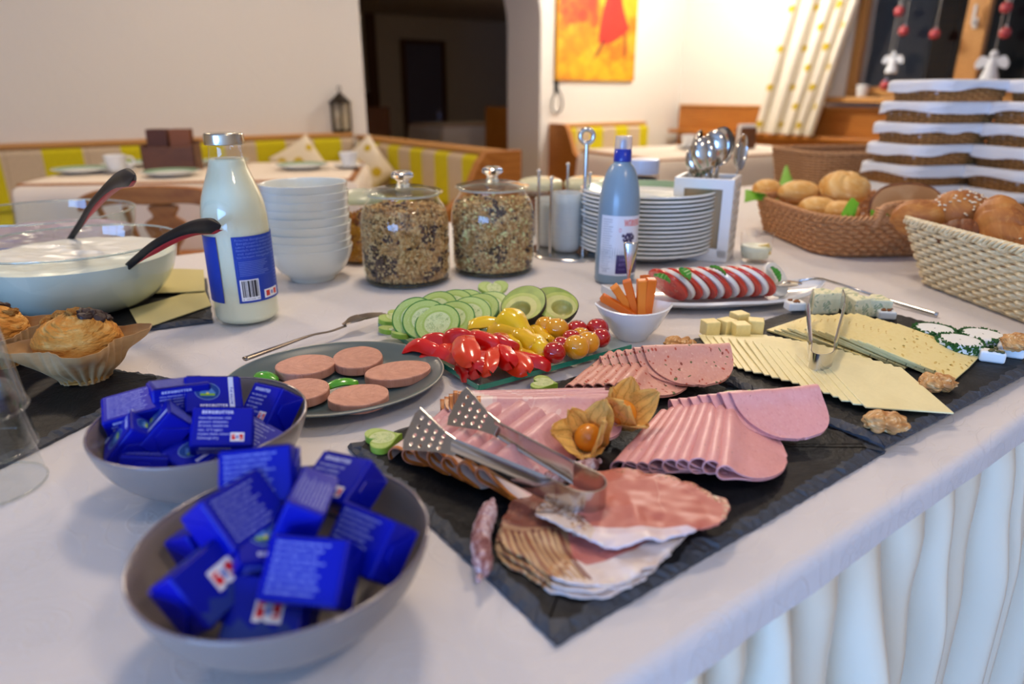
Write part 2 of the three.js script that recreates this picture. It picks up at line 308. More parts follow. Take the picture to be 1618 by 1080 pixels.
// ---- cushions in the bench corner
const cushTex = tex(256, 256, (u, v) => { let k = 0; for (const [x, y, s] of [[0.2, 0.25, 0.09], [0.7, 0.2, 0.11], [0.45, 0.6, 0.12], [0.85, 0.75, 0.08], [0.15, 0.8, 0.09]]) { const d = Math.hypot(u - x, v - y) + 0.02 * tile(u, v, 20, 2); if (d < s) k = 1; } return k ? [208, 178, 40] : [238, 224, 198]; });
const cushMat = mat({ map: cushTex, roughness: 0.95 });
const cushGeo = sheet(24, 24, (u, v) => { const a = u * 2 - 1, b = v * 2 - 1; const puff = Math.pow(Math.max(0, (1 - a ** 4) * (1 - b ** 4)), 0.5); return [a * 0.155 * (1 - 0.06 * (1 - b * b)), b * 0.155 * (1 - 0.06 * (1 - a * a)), puff * 0.045, u, v]; }, 0.004);
const cushBack = cushGeo.clone().rotateY(Math.PI);
function cushion(label, pos, ry, rx, rz) { const o = thing('cushion', label, 'cushion', pos, ry, 'patterned cushions in the bench corner'); o.rotation.order = 'YXZ'; o.rotation.x = rx; o.rotation.z = rz; part('front_cover', cushGeo, cushMat, o); part('back_cover', cushBack, cushMat, o); }
cushion('cream cushion with mustard print leaning left in the bench corner', W(1.66, -4.72, 0.62), PHI - 0.1, -0.25, 0.5);
cushion('cream cushion with mustard print leaning right against the striped corner bench', W(1.96, -4.36, 0.62), PHI - 0.9, -0.2, 0.7);

// ---- lantern on the bench rail, by the arch
{
  const o = thing('lantern', 'small dark metal lantern with pointed roof on the bench corner', 'lantern', W(2.06, -4.935, 0.82), PHI + 0.4);
  const dk = mat({ color: '#3a3026', metalness: 0.8, roughness: 0.5 });
  part('base', boxUNl(-0.05, 0.05, -0.05, 0.05, 0, 0.02, 0.004), dk, o);
  for (const [x, z] of [[-1, -1], [1, -1], [-1, 1], [1, 1]]) part('post', boxUNl(x * 0.044 - 0.006, x * 0.044 + 0.006, z * 0.044 - 0.006, z * 0.044 + 0.006, 0.018, 0.2), dk, o);
  for (const [r, x, z] of [[0, 0, 0.044], [0, 0, -0.044], [Math.PI / 2, 0.044, 0], [Math.PI / 2, -0.044, 0]]) part('pane', moved(new THREE.PlaneGeometry(0.08, 0.18), x, 0.11, z, 0, r), phys({ color: '#e8e4da', transmission: 1, thickness: 0, roughness: 0.3 }), o);
  part('roof', moved(new THREE.ConeGeometry(0.085, 0.08, 4), 0, 0.24, 0, 0, Math.PI / 4), dk, o);
  part('ring', moved(new THREE.TorusGeometry(0.018, 0.003, 8, 20), 0, 0.298, 0), dk, o);
  part('candle', moved(new THREE.CylinderGeometry(0.025, 0.025, 0.09, 20), 0, 0.065, 0), mat({ color: '#efe6d2', roughness: 0.6 }), o);
}
// ---- picture: a red figure dancing before yellow, painted loosely
{
  const t = canvas(512, 720, (g, w, h) => {
    const r = rng(31); g.fillStyle = '#d18908'; g.fillRect(0, 0, w, h);
    const dab = (x, y, s, c, al) => { g.globalAlpha = al; g.fillStyle = c; g.beginPath(); g.ellipse(x, y, s, s * (0.4 + 0.7 * r()), r() * 3, 0, 7); g.fill(); };
    for (let i = 0; i < 260; i++) dab(r() * w, r() * h, 14 + r() * 50, ['#d99e10', '#d17d08', '#cc6408', '#e0b42c', '#dca608'][Math.floor(r() * 5)], 0.5);
    for (let i = 0; i < 60; i++) dab(w * (0.25 + 0.3 * r()), h * (0.12 + 0.3 * r()), 16 + r() * 34, '#fdeeb0', 0.35);
    for (let i = 0; i < 90; i++) dab(w * (0.05 + 0.4 * r()), h * (0.5 + 0.13 * r()), 12 + r() * 26, ['#e5471c', '#ee6a1a', '#d8321c'][Math.floor(r() * 3)], 0.5);
    g.globalAlpha = 0.9; g.lineCap = 'round'; g.lineJoin = 'round';
    g.fillStyle = '#c81f1c'; g.beginPath(); g.moveTo(w * 0.62, h * 0.42); g.quadraticCurveTo(w * 0.5, h * 0.6, w * 0.5, h * 0.76); g.quadraticCurveTo(w * 0.66, h * 0.8, w * 0.9, h * 0.66); g.quadraticCurveTo(w * 0.78, h * 0.54, w * 0.76, h * 0.4); g.fill();
    g.fillStyle = '#d43a22'; g.beginPath(); g.ellipse(w * 0.72, h * 0.2, 46, 26, 0.2, 0, 7); g.fill(); g.beginPath(); g.ellipse(w * 0.68, h * 0.34, 40, 70, 0.2, 0, 7); g.fill();
    g.strokeStyle = '#5b2016'; g.lineWidth = 16; g.beginPath(); g.moveTo(w * 0.58, h * 0.74); g.lineTo(w * 0.46, h * 0.86); g.lineTo(w * 0.36, h * 0.93); g.stroke(); g.beginPath(); g.moveTo(w * 0.84, h * 0.68); g.lineTo(w * 0.86, h * 0.93); g.stroke();
    g.strokeStyle = '#3b2a26'; g.lineWidth = 13; g.beginPath(); g.moveTo(w * 0.76, h * 0.28); g.lineTo(w * 0.78, h * 0.44); g.stroke();
    for (let i = 0; i < 60; i++) dab(w * r(), h * (0.86 + 0.14 * r()), 12 + r() * 30, ['#dfae10', '#d99a08'][Math.floor(r() * 2)], 0.5);
    g.globalAlpha = 1;
  });
  const c = W(4.54, WN + 0.03, 1.195 + 0.66);
  const o = thing('picture', 'unframed yellow canvas with a painted red dancing figure', 'picture', c, PHI);
  part('canvas', rbox(0.95, 1.32, 0.035, 0.003), mat({ color: '#e9b02a', roughness: 0.8 }), o);
  part('painting', moved(new THREE.PlaneGeometry(0.946, 1.316), 0, 0, 0.0185), mat({ map: t, roughness: 0.65 }), o);
}
{ // wrought hook on the wall beside the picture
  const c = P(878, 152, 0).sub(camera.position).normalize(), k = (W(0, 1).dot(W(0, WN + 0.01)) - W(0, 1).dot(camera.position)) / W(0, 1).dot(c);
  const o = thing('wall_hook', 'small dark iron hook with wire loop on the wall', 'hook', camera.position.clone().addScaledVector(c, k), PHI);
  part('plate', moved(rbox(0.05, 0.11, 0.012, 0.005), 0, 0.09, 0.004), M.black, o);
  part('loop', sweep([[0, 0.06, 0.02], [-0.05, -0.02, 0.025], [-0.055, -0.11, 0.025], [-0.01, -0.14, 0.025], [0.05, -0.11, 0.025], [0.055, -0.02, 0.025], [0.01, 0.06, 0.02]], 0.006, 6), M.black, o);
}
// ---- curtain: cream with rows of yellow printed flowers, gathered to one side
{
  const t = tex(512, 512, (u, v) => { let k = 0; for (const [x, y] of [[0.25, 0.25], [0.75, 0.75]]) for (let p = 0; p < 5; p++) { const a = p * 1.2566; if (Math.hypot(u - x - Math.cos(a) * 0.045, v - y - Math.sin(a) * 0.045) < 0.05) k = 1; } const n = noise(u * 200, v * 200) * 5; return k ? [196 + n, 168 + n, 40 + n] : [228 + n, 219 + n, 200 + n]; });
  t.repeat.set(3, 5.5);
  const g = sheet(90, 40, (u, v) => {
    const y = lerp(0.76, 2.4, v), flare = lerp(0.0, 1, v);
    const n0 = lerp(-3.86, -3.56, v), n1 = lerp(-3.30, -2.93, v); const a = u * 4.6 * 2 * Math.PI + 0.9 * Math.sin(u * 7 + 1) + 0.25 * Math.sin(v * 5);
    const depth = 0.042 * (0.8 + 0.3 * Math.sin(u * 21)) * Math.cos(a);
    return [WU - 0.235 + depth, y, lerp(n0, n1, u) + 0.012 * Math.sin(a * 2) + 0.01 * noise(u * 5, v * 3), u, v];
  }, 0.002);
  single('curtain', g, mat({ map: t, roughness: 0.95 }), 'cream curtain with yellow flower print hanging beside the window', 'curtain', O, PHI);
}
// ---- things on and before the window
{
  const red = phys({ color: '#b8434a', roughness: 0.3, clearcoat: 0.6 }), felt = mat({ color: '#e9edf2', roughness: 0.9 }), thread = mat({ color: '#c9c5bd', roughness: 0.8 });
  const u = WU - 0.09;
  const sight = (x, y) => { const a = (x - 809) / 1080, b = -(y - 540) / 1080, c = Math.cos(TILT), s = Math.sin(TILT); const d = new THREE.Vector3(a, b * c - s, -(c + b * s)); const k = (u - W(1, 0).dot(camera.position)) / W(1, 0).dot(d); return camera.position.clone().addScaledVector(d, k); };
  const ball = blob(0.036, 0.036, 0.036);
  const balls = [[1421, 18, 'upper red bauble left of the mullion'], [1428, 49, 'lower red bauble left of the mullion'], [1477, 54, 'dark red bauble behind the first window pane'], [1590, 12, 'upper red bauble right of the mullion'], [1588, 52, 'lower red bauble right of the mullion'], [1398, 135, 'small red bauble beside the basket tower']];
  balls.forEach(([x, y, l], i) => {
    const p = sight(x, y), o = thing('bauble', 'hanging ' + l, 'bauble', p, PHI);
    part('ball', ball, red, o); part('cap', moved(new THREE.CylinderGeometry(0.012, 0.012, 0.018, 12), 0, 0.041, 0), M.steel, o);
    part('thread', moved(new THREE.CylinderGeometry(0.002, 0.002, 2.25 - p.y, 5), 0, (2.25 - p.y) / 2 + 0.05, 0), thread, o);
  });
  const figure = (x, y, s, l) => {
    const p = sight(x, y), o = thing('hanging_angel', l, 'ornament', p, PHI + Math.PI / 2 + 0.25); o.scale.setScalar(s);
    part('body', lathes([[0.002, -0.1], [0.05, -0.095], [0.035, -0.03], [0.018, 0.035], [0.002, 0.045]], 20, 20), felt, o);
    part('head', moved(blob(0.022, 0.024, 0.022), 0, 0.06, 0), felt, o);
    for (const s2 of [-1, 1]) part('wing', moved(plate(s2 > 0 ? [[0, 0], [0.07, 0.03], [0.085, 0.0], [0.06, -0.04], [0.02, -0.03]] : [[0, 0], [-0.07, 0.03], [-0.085, 0], [-0.06, -0.04], [-0.02, -0.03]], 0.008, 0.002), 0, 0.01, -0.012, Math.PI / 2), felt, o);
    part('thread', moved(new THREE.CylinderGeometry(0.002, 0.002, 0.9, 5), 0, 0.53, 0), thread, o);
  };
  figure(1411, 97, 0.85, 'white angel ornament hanging in the left window pane');
  figure(1567, 103, 1.15, 'larger white angel ornament hanging in the right window pane');
  const cup = thing('mug', 'small white mug standing on the wooden window sill', 'mug', W(WU - 0.08, -3.03, WIN.y0), PHI);
  part('body', lathes([[0.001, 0.004], [0.035, 0], [0.042, 0.03], [0.045, 0.09], [0.042, 0.09], [0.038, 0.03], [0.001, 0.01]], 28, 30), M.white, cup);
  part('handle', moved(new THREE.TorusGeometry(0.022, 0.005, 8, 20), 0.055, 0.048, 0), M.white, cup);
}

// ---------------------------------------------------------------- laid tables in the background
const linenBump = grey(512, 512, (u, v) => 0.5 + 0.25 * Math.sin(u * 6.283 * 128) * Math.sin(v * 6.283 * 128) + 0.25 * tile(u, v, 12, 3));
M.linen = mat({ color: '#e9dccb', roughness: 0.95, bumpMap: linenBump, bumpScale: 0.0006 });
// a cloth lying on a rectangular top and hanging in loose folds; w along x, d along z, drop down from y = 0
function drapedCloth(w, d, drop, seed, amp = 0.018) {
  const per = 2 * (w + d), r0 = 0.012;
  return sheet(240, 18, (u, v) => {
    let s = u * per, x, z, nx, nz;
    if (s < w) { x = -w / 2 + s; z = d / 2; nx = 0; nz = 1; } else if (s < w + d) { x = w / 2; z = d / 2 - (s - w); nx = 1; nz = 0; } else if (s < 2 * w + d) { x = w / 2 - (s - w - d); z = -d / 2; nx = 0; nz = -1; } else { x = -w / 2; z = -d / 2 + (s - 2 * w - d); nx = -1; nz = 0; }
    const corner = Math.max(0, 1 - (w / 2 - Math.abs(x)) / 0.14) * Math.max(0, 1 - (d / 2 - Math.abs(z)) / 0.14);
    if (v < 0.35) { const k = v / 0.35; return [x * k, 0.0015, z * k, x * k, z * k]; }
    const q = (v - 0.35) / 0.65, f = amp * q * (noise(s * 6, seed) + 0.6 * noise(s * 13, seed + 4)) + 0.05 * q * corner + r0 * Math.min(1, q * 8);
    const cx = Math.abs(x) / (w / 2) > 0.999 && Math.abs(z) / (d / 2) > 0.999 ? 0.7 : 1;
    return [x + (nx + (corner > 0 ? Math.sign(x) * corner * 0.6 * (nx ? 0 : 1) : 0)) * f * cx, 0.0015 - drop * q * (1 + 0.04 * corner), z + (nz + (corner > 0 ? Math.sign(z) * corner * 0.6 * (nz ? 0 : 1) : 0)) * f * cx, s, q * drop];
  }, 0.002, true);
}
function diningTable(label, clothLabel, pos, turn, w, d, drop, seed, legs = true) {
  const t = thing('dining_table', label, 'table', pos.clone().setY(0), turn);
  part('tabletop', moved(rbox(w - 0.01, 0.035, d - 0.01, 0.006), 0, 0.728, 0), M.wood, t);
  for (const [x, z] of [[-1, -1], [1, -1], [1, 1], [-1, 1]]) part('leg', moved(new THREE.CylinderGeometry(0.03, 0.024, 0.71, 12), x * (w / 2 - 0.09), 0.355, z * (d / 2 - 0.09)), M.wood, t);
  single('tablecloth', drapedCloth(w, d, drop, seed), M.linen, clothLabel, 'tablecloth', pos.clone().setY(0.747), turn);
}
const TL = { pos: new THREE.Vector3(-1.39, 0, -3.27), turn: deg(8), w: 1.34, d: 0.78 };
diningTable('wooden dining table under a cream cloth by the left wall bench', 'cream cloth hanging over the laid table on the left', TL.pos, TL.turn, TL.w, TL.d, 0.42, 3);
const onTL = (x, z, y = 0.75) => new THREE.Vector3(x, 0, z).applyAxisAngle(new THREE.Vector3(0, 1, 0), TL.turn).add(TL.pos).setY(y);

const plateMat = phys({ color: '#e4e6e2', roughness: 0.15, clearcoat: 0.4 }), greenRim = phys({ color: '#86a88a', roughness: 0.2, clearcoat: 0.4 });
function plateParts(o, r) {
  part('plate_body', lathe([[0.001, 0.004], [r * 0.55, 0.004], [r * 0.62, 0.002], [r * 0.66, 0.006], [r * 0.97, 0.0197], [r, 0.0206], [r * 1.003, 0.0225], [r, 0.0245], [r * 0.965, 0.0245], [r * 0.68, 0.0105], [r * 0.6, 0.0075], [0.001, 0.0075]], 48), plateMat, o);
  part('green_rim', lathe([[r * 0.76, 0.0147], [r * 0.93, 0.0237], [r * 0.955, 0.0249], [r * 0.955, 0.0243], [r * 0.76, 0.0139]], 48), greenRim, o);
}
const bgPlate = thing('plate', 'green rimmed plate at the left end of the laid table', 'plate', onTL(-0.55, 0.05)); plateParts(bgPlate, 0.12);
[[-0.45, -0.22, 'green rimmed plate behind the cup on the laid table'], [-0.12, 0.22, 'green rimmed plate in front of the dark brown menu stand'], [0.4, 0.0, 'green rimmed plate at the right of the laid table behind the milk bottle'], [-0.02, -0.28, 'green rimmed plate behind the dark brown menu stand']].forEach(([x, z, l]) => { const c = copy(bgPlate, l); c.position.copy(onTL(x, z)); });
function cup(label, pos, turn = 0, sc = 1) {
  const c = thing('cup', label, 'cup', pos, turn); c.scale.setScalar(sc);
  part('saucer', lathes([[0.001, 0.004], [0.035, 0.002], [0.06, 0.011], [0.073, 0.016], [0.06, 0.015], [0.035, 0.007], [0.001, 0.008]], 32), M.white, c);
  part('body', lathes([[0.001, 0.012], [0.022, 0.008], [0.03, 0.02], [0.041, 0.06], [0.042, 0.072], [0.039, 0.07], [0.028, 0.024], [0.001, 0.016]], 32), M.white, c);
  part('handle', moved(new THREE.TorusGeometry(0.018, 0.004, 8, 18), 0.05, 0.045, 0), M.white, c);
  return c;
}
cup('white cup and saucer left of the dark brown menu stand', onTL(-0.40, 0.06), 0.5, 1.1);
cup('white cup and saucer right of the milk bottle on the laid table', onTL(0.62, 0.0), 2.2, 1.05);
{ // menu stand
  const o = thing('menu_stand', 'dark brown wooden box of menus on the laid table', 'menu stand', onTL(-0.18, -0.02), TL.turn);
  part('box', merged([boxUNl(-0.115, 0.115, -0.06, -0.05, 0, 0.13, 0.003), boxUNl(-0.115, 0.115, 0.05, 0.06, 0, 0.11, 0.003), boxUNl(-0.115, -0.105, -0.06, 0.06, 0, 0.12, 0.003), boxUNl(0.105, 0.115, -0.06, 0.06, 0, 0.12, 0.003), boxUNl(-0.11, 0.11, -0.055, 0.055, 0, 0.01)]), M.woodDark, o);
  for (let i = 0; i < 4; i++) part('menu', moved(rbox(0.09, 0.19, 0.012, 0.003), -0.05 + 0.1 * (i % 2), 0.09, -0.025 + 0.045 * (i >> 1), -0.12), mat({ color: ['#5a2c17', '#6d3a1e', '#4d2412', '#7a4526'][i], roughness: 0.6 }), o);
}
function tumblerGlass(label, pos, h = 0.11, r = 0.032, group) { const o = thing('drinking_glass', label, 'glass', pos, 0, group); part('body', lathes([[0.001, 0.004], [r * 0.8, 0.001], [r * 0.86, 0.01], [r, h]], 32), M.glass, o); part('foot', moved(new THREE.CylinderGeometry(r * 0.82, r * 0.8, 0.009, 28), 0, 0.0055, 0), M.glass, o); return o; }
tumblerGlass('clear drinking glass right of the menu stand on the laid table', onTL(0.1, -0.1));
// alpine chair in front of the laid table
{
  const o = thing('dining_chair', 'carved wooden chair with pierced back in front of the laid table', 'chair', new THREE.Vector3(-1.28, 0, -2.56), deg(4));
  part('seat', moved(rbox(0.42, 0.035, 0.4, 0.012), 0, 0.45, -0.1), M.wood, o);
  for (const [x, z, dx, dz] of [[-1, -0.24, -0.04, -0.05], [1, -0.24, 0.04, -0.05], [-1, 0.05, -0.04, 0.06], [1, 0.05, 0.04, 0.06]]) part('leg', sweep([[x * 0.15, 0.445, z], [x * 0.15 + dx, 0, z + dz]], 0.018, 8), M.wood, o);
  const rail = shapeOf([[-0.25, 0.70], [-0.245, 0.738], [-0.17, 0.768], [-0.06, 0.778], [0.06, 0.778], [0.17, 0.768], [0.245, 0.738], [0.25, 0.70], [0.13, 0.725], [0, 0.722], [-0.13, 0.725]], true);
  part('top_rail', new THREE.ExtrudeGeometry(rail, { depth: 0.028, bevelEnabled: true, bevelSize: 0.004, bevelThickness: 0.004, bevelSegments: 2 }).translate(0, 0, 0.1), M.wood, o);
  const splat = shapeOf([[-0.03, 0.46], [-0.05, 0.51], [-0.025, 0.55], [-0.055, 0.6], [-0.07, 0.645], [-0.035, 0.675], [-0.045, 0.71], [0.045, 0.71], [0.035, 0.675], [0.07, 0.645], [0.055, 0.6], [0.025, 0.55], [0.05, 0.51], [0.03, 0.46]], true);
  part('splat', new THREE.ExtrudeGeometry(splat, { depth: 0.018, bevelEnabled: true, bevelSize: 0.003, bevelThickness: 0.003, bevelSegments: 2 }).translate(0.03, 0, 0.1), M.wood, o);
  for (const x of [-0.19, -0.1, 0.2]) part('spindle', sweep([[x * 0.75, 0.46, 0.06], [x, 0.71, 0.115]], 0.011, 8), M.wood, o);
}
// laid table on the right, far
{
  const c = P(1110, 236, -0.03).setY(0);
  diningTable('far dining table under a pale cloth behind the cutlery holder', 'pale cloth over the far table behind the cutlery holder', c, PHI - 0.15, 1.35, 0.8, 0.45, 11);
  cup('white cup on the far table behind the cutlery holder', c.clone().add(new THREE.Vector3(-0.08, 0.75, -0.05)), 0.2, 1.2);
  const o = thing('napkin_holder', 'small dark wooden napkin holder with white napkins on the far table', 'napkin holder', c.clone().add(new THREE.Vector3(0.3, 0.75, -0.1)), 0.3);
  part('side', boxUNl(-0.06, 0.06, -0.03, -0.022, 0, 0.13, 0.003), M.woodDark, o); part('side', boxUNl(-0.06, 0.06, 0.022, 0.03, 0, 0.13, 0.003), M.woodDark, o); part('base', boxUNl(-0.06, 0.06, -0.022, 0.022, 0, 0.01), M.woodDark, o); part('napkins', boxUNl(-0.055, 0.055, -0.02, 0.02, 0.01, 0.15, 0.004), mat({ color: '#e9e6e2', roughness: 0.95 }), o);
}
// ---- the dim room: laid table, chairs, panelled bench end, pale strip of a far door
{
  const c = new THREE.Vector3(-0.62, 0, -8.6);
  diningTable('dim table with pale cloth in the dark room beyond the arch', 'pale cloth over the table in the dark room', c, PHI, 0.95, 0.8, 0.5, 21);
  tumblerGlass('wine glass on the dim table beyond the arch', c.clone().setY(0.75).add(new THREE.Vector3(-0.25, 0, 0)), 0.16, 0.04);
  const chair = (x, z, t, l) => { const o = thing('dark_chair', l, 'chair', new THREE.Vector3(x, 0, z), t); part('seat', moved(rbox(0.42, 0.04, 0.42, 0.01), 0, 0.45, 0), M.woodDark, o); part('backrest', moved(rbox(0.42, 0.4, 0.03, 0.012), 0, 0.75, 0.2), M.woodDark, o); for (const [a, b] of [[-1, -1], [1, -1], [1, 1], [-1, 1]]) part('leg', moved(rbox(0.035, b > 0 ? 0.6 : 0.44, 0.035, 0.006), a * 0.18, b > 0 ? 0.3 : 0.22, b * 0.19), M.woodDark, o); };
  chair(-1.62, -7.9, 0.6, 'dark chair left of the dim table beyond the arch');
  const o = thing('bench_end', 'orange brown wooden bench end just beyond the arch', 'bench', W(4.2, -6.0), PHI - Math.PI / 2);
  part('end_board', boxUNl(-0.22, 0.22, -0.03, 0.03, 0, 0.96, 0.012), M.wood, o); part('seat', boxUNl(-0.2, 0.2, -0.4, -0.03, 0.4, 0.44, 0.008), M.wood, o); part('front', boxUNl(-0.2, 0.2, -0.4, -0.37, 0, 0.4), M.wood, o);
  structUN('door_1', merged([boxUN(7.15, 8.0, -13.6, -13.55, 0, 2.05, 0.01)]), mat({ color: '#6f7191', roughness: 0.6 }));
  structUN('trim_1', merged([boxUN(7.05, 7.15, -13.6, -13.54, 0, 2.12), boxUN(8.0, 8.1, -13.6, -13.54, 0, 2.12), boxUN(7.15, 8.0, -13.6, -13.54, 2.05, 2.12)]), M.woodDark);
  structUN('trim_2', merged([boxUN(1.2, 6.4, -13.6, -13.56, 0, 1.1), boxUN(6.3, 6.5, -13.6, -13.52, 0, HC)]), M.woodDark);
}

// ---------------------------------------------------------------- buffet table, cloth and skirt
const EDGE = -0.199;                              // front edge of the table top (n)
const BACK = -1.5, U0 = -1.7, U1 = 2.75;
{
  const t = thing('buffet_table', 'long wooden buffet table hidden under white cloth and pleated skirt', 'table', W(0, 0, 0), PHI);
  part('tabletop', boxUNl(U0 + 0.02, U1 - 0.02, BACK + 0.01, EDGE - 0.012, T - 0.035, T - 0.0035, 0.004), M.wood, t);
  for (const [u, n] of [[U0 + 0.2, BACK + 0.12], [0.4, BACK + 0.12], [U1 - 0.2, BACK + 0.12], [U0 + 0.2, EDGE - 0.14], [0.4, EDGE - 0.14], [U1 - 0.2, EDGE - 0.14]]) part('leg', boxUNl(u - 0.03, u + 0.03, n - 0.03, n + 0.03, 0, T - 0.036), M.wood, t);
}
// damask: scrolls and leaves, woven slightly raised and smoother
const damask = grey(1024, 1024, (u, v) => {
  let k = 0; const wx = u + 0.03 * tile(u, v, 5, 2), wy = v + 0.03 * tile(u, v, 5, 2, 9);
  for (const [cx, cy, s] of [[0.25, 0.25, 1], [0.75, 0.75, -1], [0.75, 0.22, -1], [0.24, 0.76, 1]]) {
    let dx = wx - cx, dy = wy - cy; dx -= Math.round(dx); dy -= Math.round(dy); const r = Math.hypot(dx, dy), a = Math.atan2(dy, dx) * s;
    if (r < 0.25) { const sp = Math.abs(((r * 13 - a / 6.283 * 2) % 1 + 1) % 1 - 0.5); if (sp < 0.17 * (1 - r / 0.27)) k = Math.max(k, smooth(0.17 * (1 - r / 0.27), 0.06, sp)); const petal = Math.cos(a * 7) * 0.03 + 0.075; if (r > petal - 0.012 && r < petal + 0.012) k = Math.max(k, 0.8); if (r > 0.2 && r < 0.21 + 0.03 * Math.max(0, Math.sin(a * 9))) k = Math.max(k, 0.9); }
  }
  const w = ((Math.floor(u * 512) + Math.floor(v * 512)) % 2) * 0.06;
  return clamp(0.45 + 0.42 * k + w + 0.12 * tile(u, v, 4, 4));
});
const damaskRough = grey(1024, 1024, (u, v, i, j) => { const d = damask.image.data[(j * 1024 + i) * 4] / 255; return 0.95 - 0.35 * smooth(0.5, 0.85, d); });
for (const t of [damask, damaskRough]) { t.repeat.set(1 / 0.17, 1 / 0.17); }
M.cloth = mat({ color: '#d9d4d3', roughness: 1, roughnessMap: damaskRough, bumpMap: damask, bumpScale: 0.0005 });
{
  const r = 0.009, drop = 0.027;
  const prof = []; // (n, y, arclength)
  const flat = 90; for (let i = 0; i <= flat; i++) prof.push([lerp(BACK - 0.001, EDGE - r, i / flat), 0]);
  for (let i = 1; i <= 8; i++) { const a = i / 8 * Math.PI / 2; prof.push([EDGE - r + Math.sin(a) * r, -r + Math.cos(a) * r]); }
  for (let i = 1; i <= 10; i++) prof.push([EDGE, -r - (drop - r) * i / 10]);
  prof.unshift([BACK - 0.012, -0.02], [BACK - 0.008, -0.006]); prof.unshift([BACK - 0.014, -0.25]);
  let s = 0; const L = prof.map((p, i) => (s += i ? Math.hypot(p[0] - prof[i - 1][0], p[1] - prof[i - 1][1]) : 0));
  const nv = prof.length - 1;
  const g = sheet(300, nv, (u, v) => {
    const k = Math.round(v * nv), p = prof[k], U = lerp(U0, U1, u);
    const hang = Math.max(0, -p[1] - 0.004) * (p[0] > -0.5 ? 1 : 0), wave = noise(U * 7, 3) * 0.5 + noise(U * 17, 8) * 0.3;
    const lift = p[1] === 0 ? 0.0009 * Math.max(0, noise(U * 3.5, p[0] * 3.5, 2)) : 0;
    return [U, T - 0.0012 + p[1] + lift + (hang > 0.01 ? 0.003 * noise(U * 5, 12) * hang / drop : 0), p[0] + hang * 0.12 * (wave + 0.4) + (p[0] > -0.5 ? 0.0015 * noise(U * 6, 1) : 0), U, L[k]];
  }, 0.0012);
  single('tablecloth', g, M.cloth, 'white damask tablecloth covering the whole buffet', 'tablecloth', O, PHI);
}
{
  // pleated skirt hanging from under the cloth edge
  const top = T - 0.019, bottom = 0.015; const rP = rng(5);
  const knots = []; let u = U0; while (u < U1 + 0.2) { knots.push(u); u += 0.034 + 0.048 * rP(); }
  const fold = (x) => { let i = 0; while (i < knots.length - 2 && knots[i + 1] < x) i++; const t = clamp((x - knots[i]) / (knots[i + 1] - knots[i])); const big = 0.55 + 0.45 * h3(i, 3, 1); return [t, big, i]; };
  const g = sheet(1900, 30, (uu, v) => {
    const U = lerp(U0, U1, uu), y = lerp(top, bottom, v), d = top - y;
    const [t, big, i] = fold(U + 0.010 * Math.sin(d * 5 + U * 3) * Math.min(1, d * 4));
    const gapW = 0.14 + 0.2 * h3(i, 8, 4), lobe = Math.pow(Math.max(0, Math.sin(Math.PI * clamp((t - gapW) / (1 - gapW)))), 0.55), grow = 0.010 + 0.046 * smooth(0, 0.2, d) + 0.012 * d;
    const puff = 0.012 * Math.exp(-Math.pow((d - 0.05) / 0.05, 2)) * h3(i, 9, 2);
    const lean = (t - 0.5) * 0.022 * smooth(0.02, 0.3, d) * Math.sin(Math.PI * t) * (h3(i, 5, 7) - 0.2);
    return [U + lean, y, EDGE - 0.026 - 0.028 * smooth(0.02, 0.16, d) + lobe * big * (grow + 0.028 * smooth(0.02, 0.16, d)) + puff * lobe + 0.006 * d, U, d];
  }, 0.0012);
  single('table_skirt', g, phys({ color: '#e6dac2', roughness: 0.36, sheen: 0.6, sheenRoughness: 0.4, sheenColor: new THREE.Color('#ffffff') }), 'cream satin table skirt hanging in gathered pleats along the front edge', 'skirt', O, PHI);
}

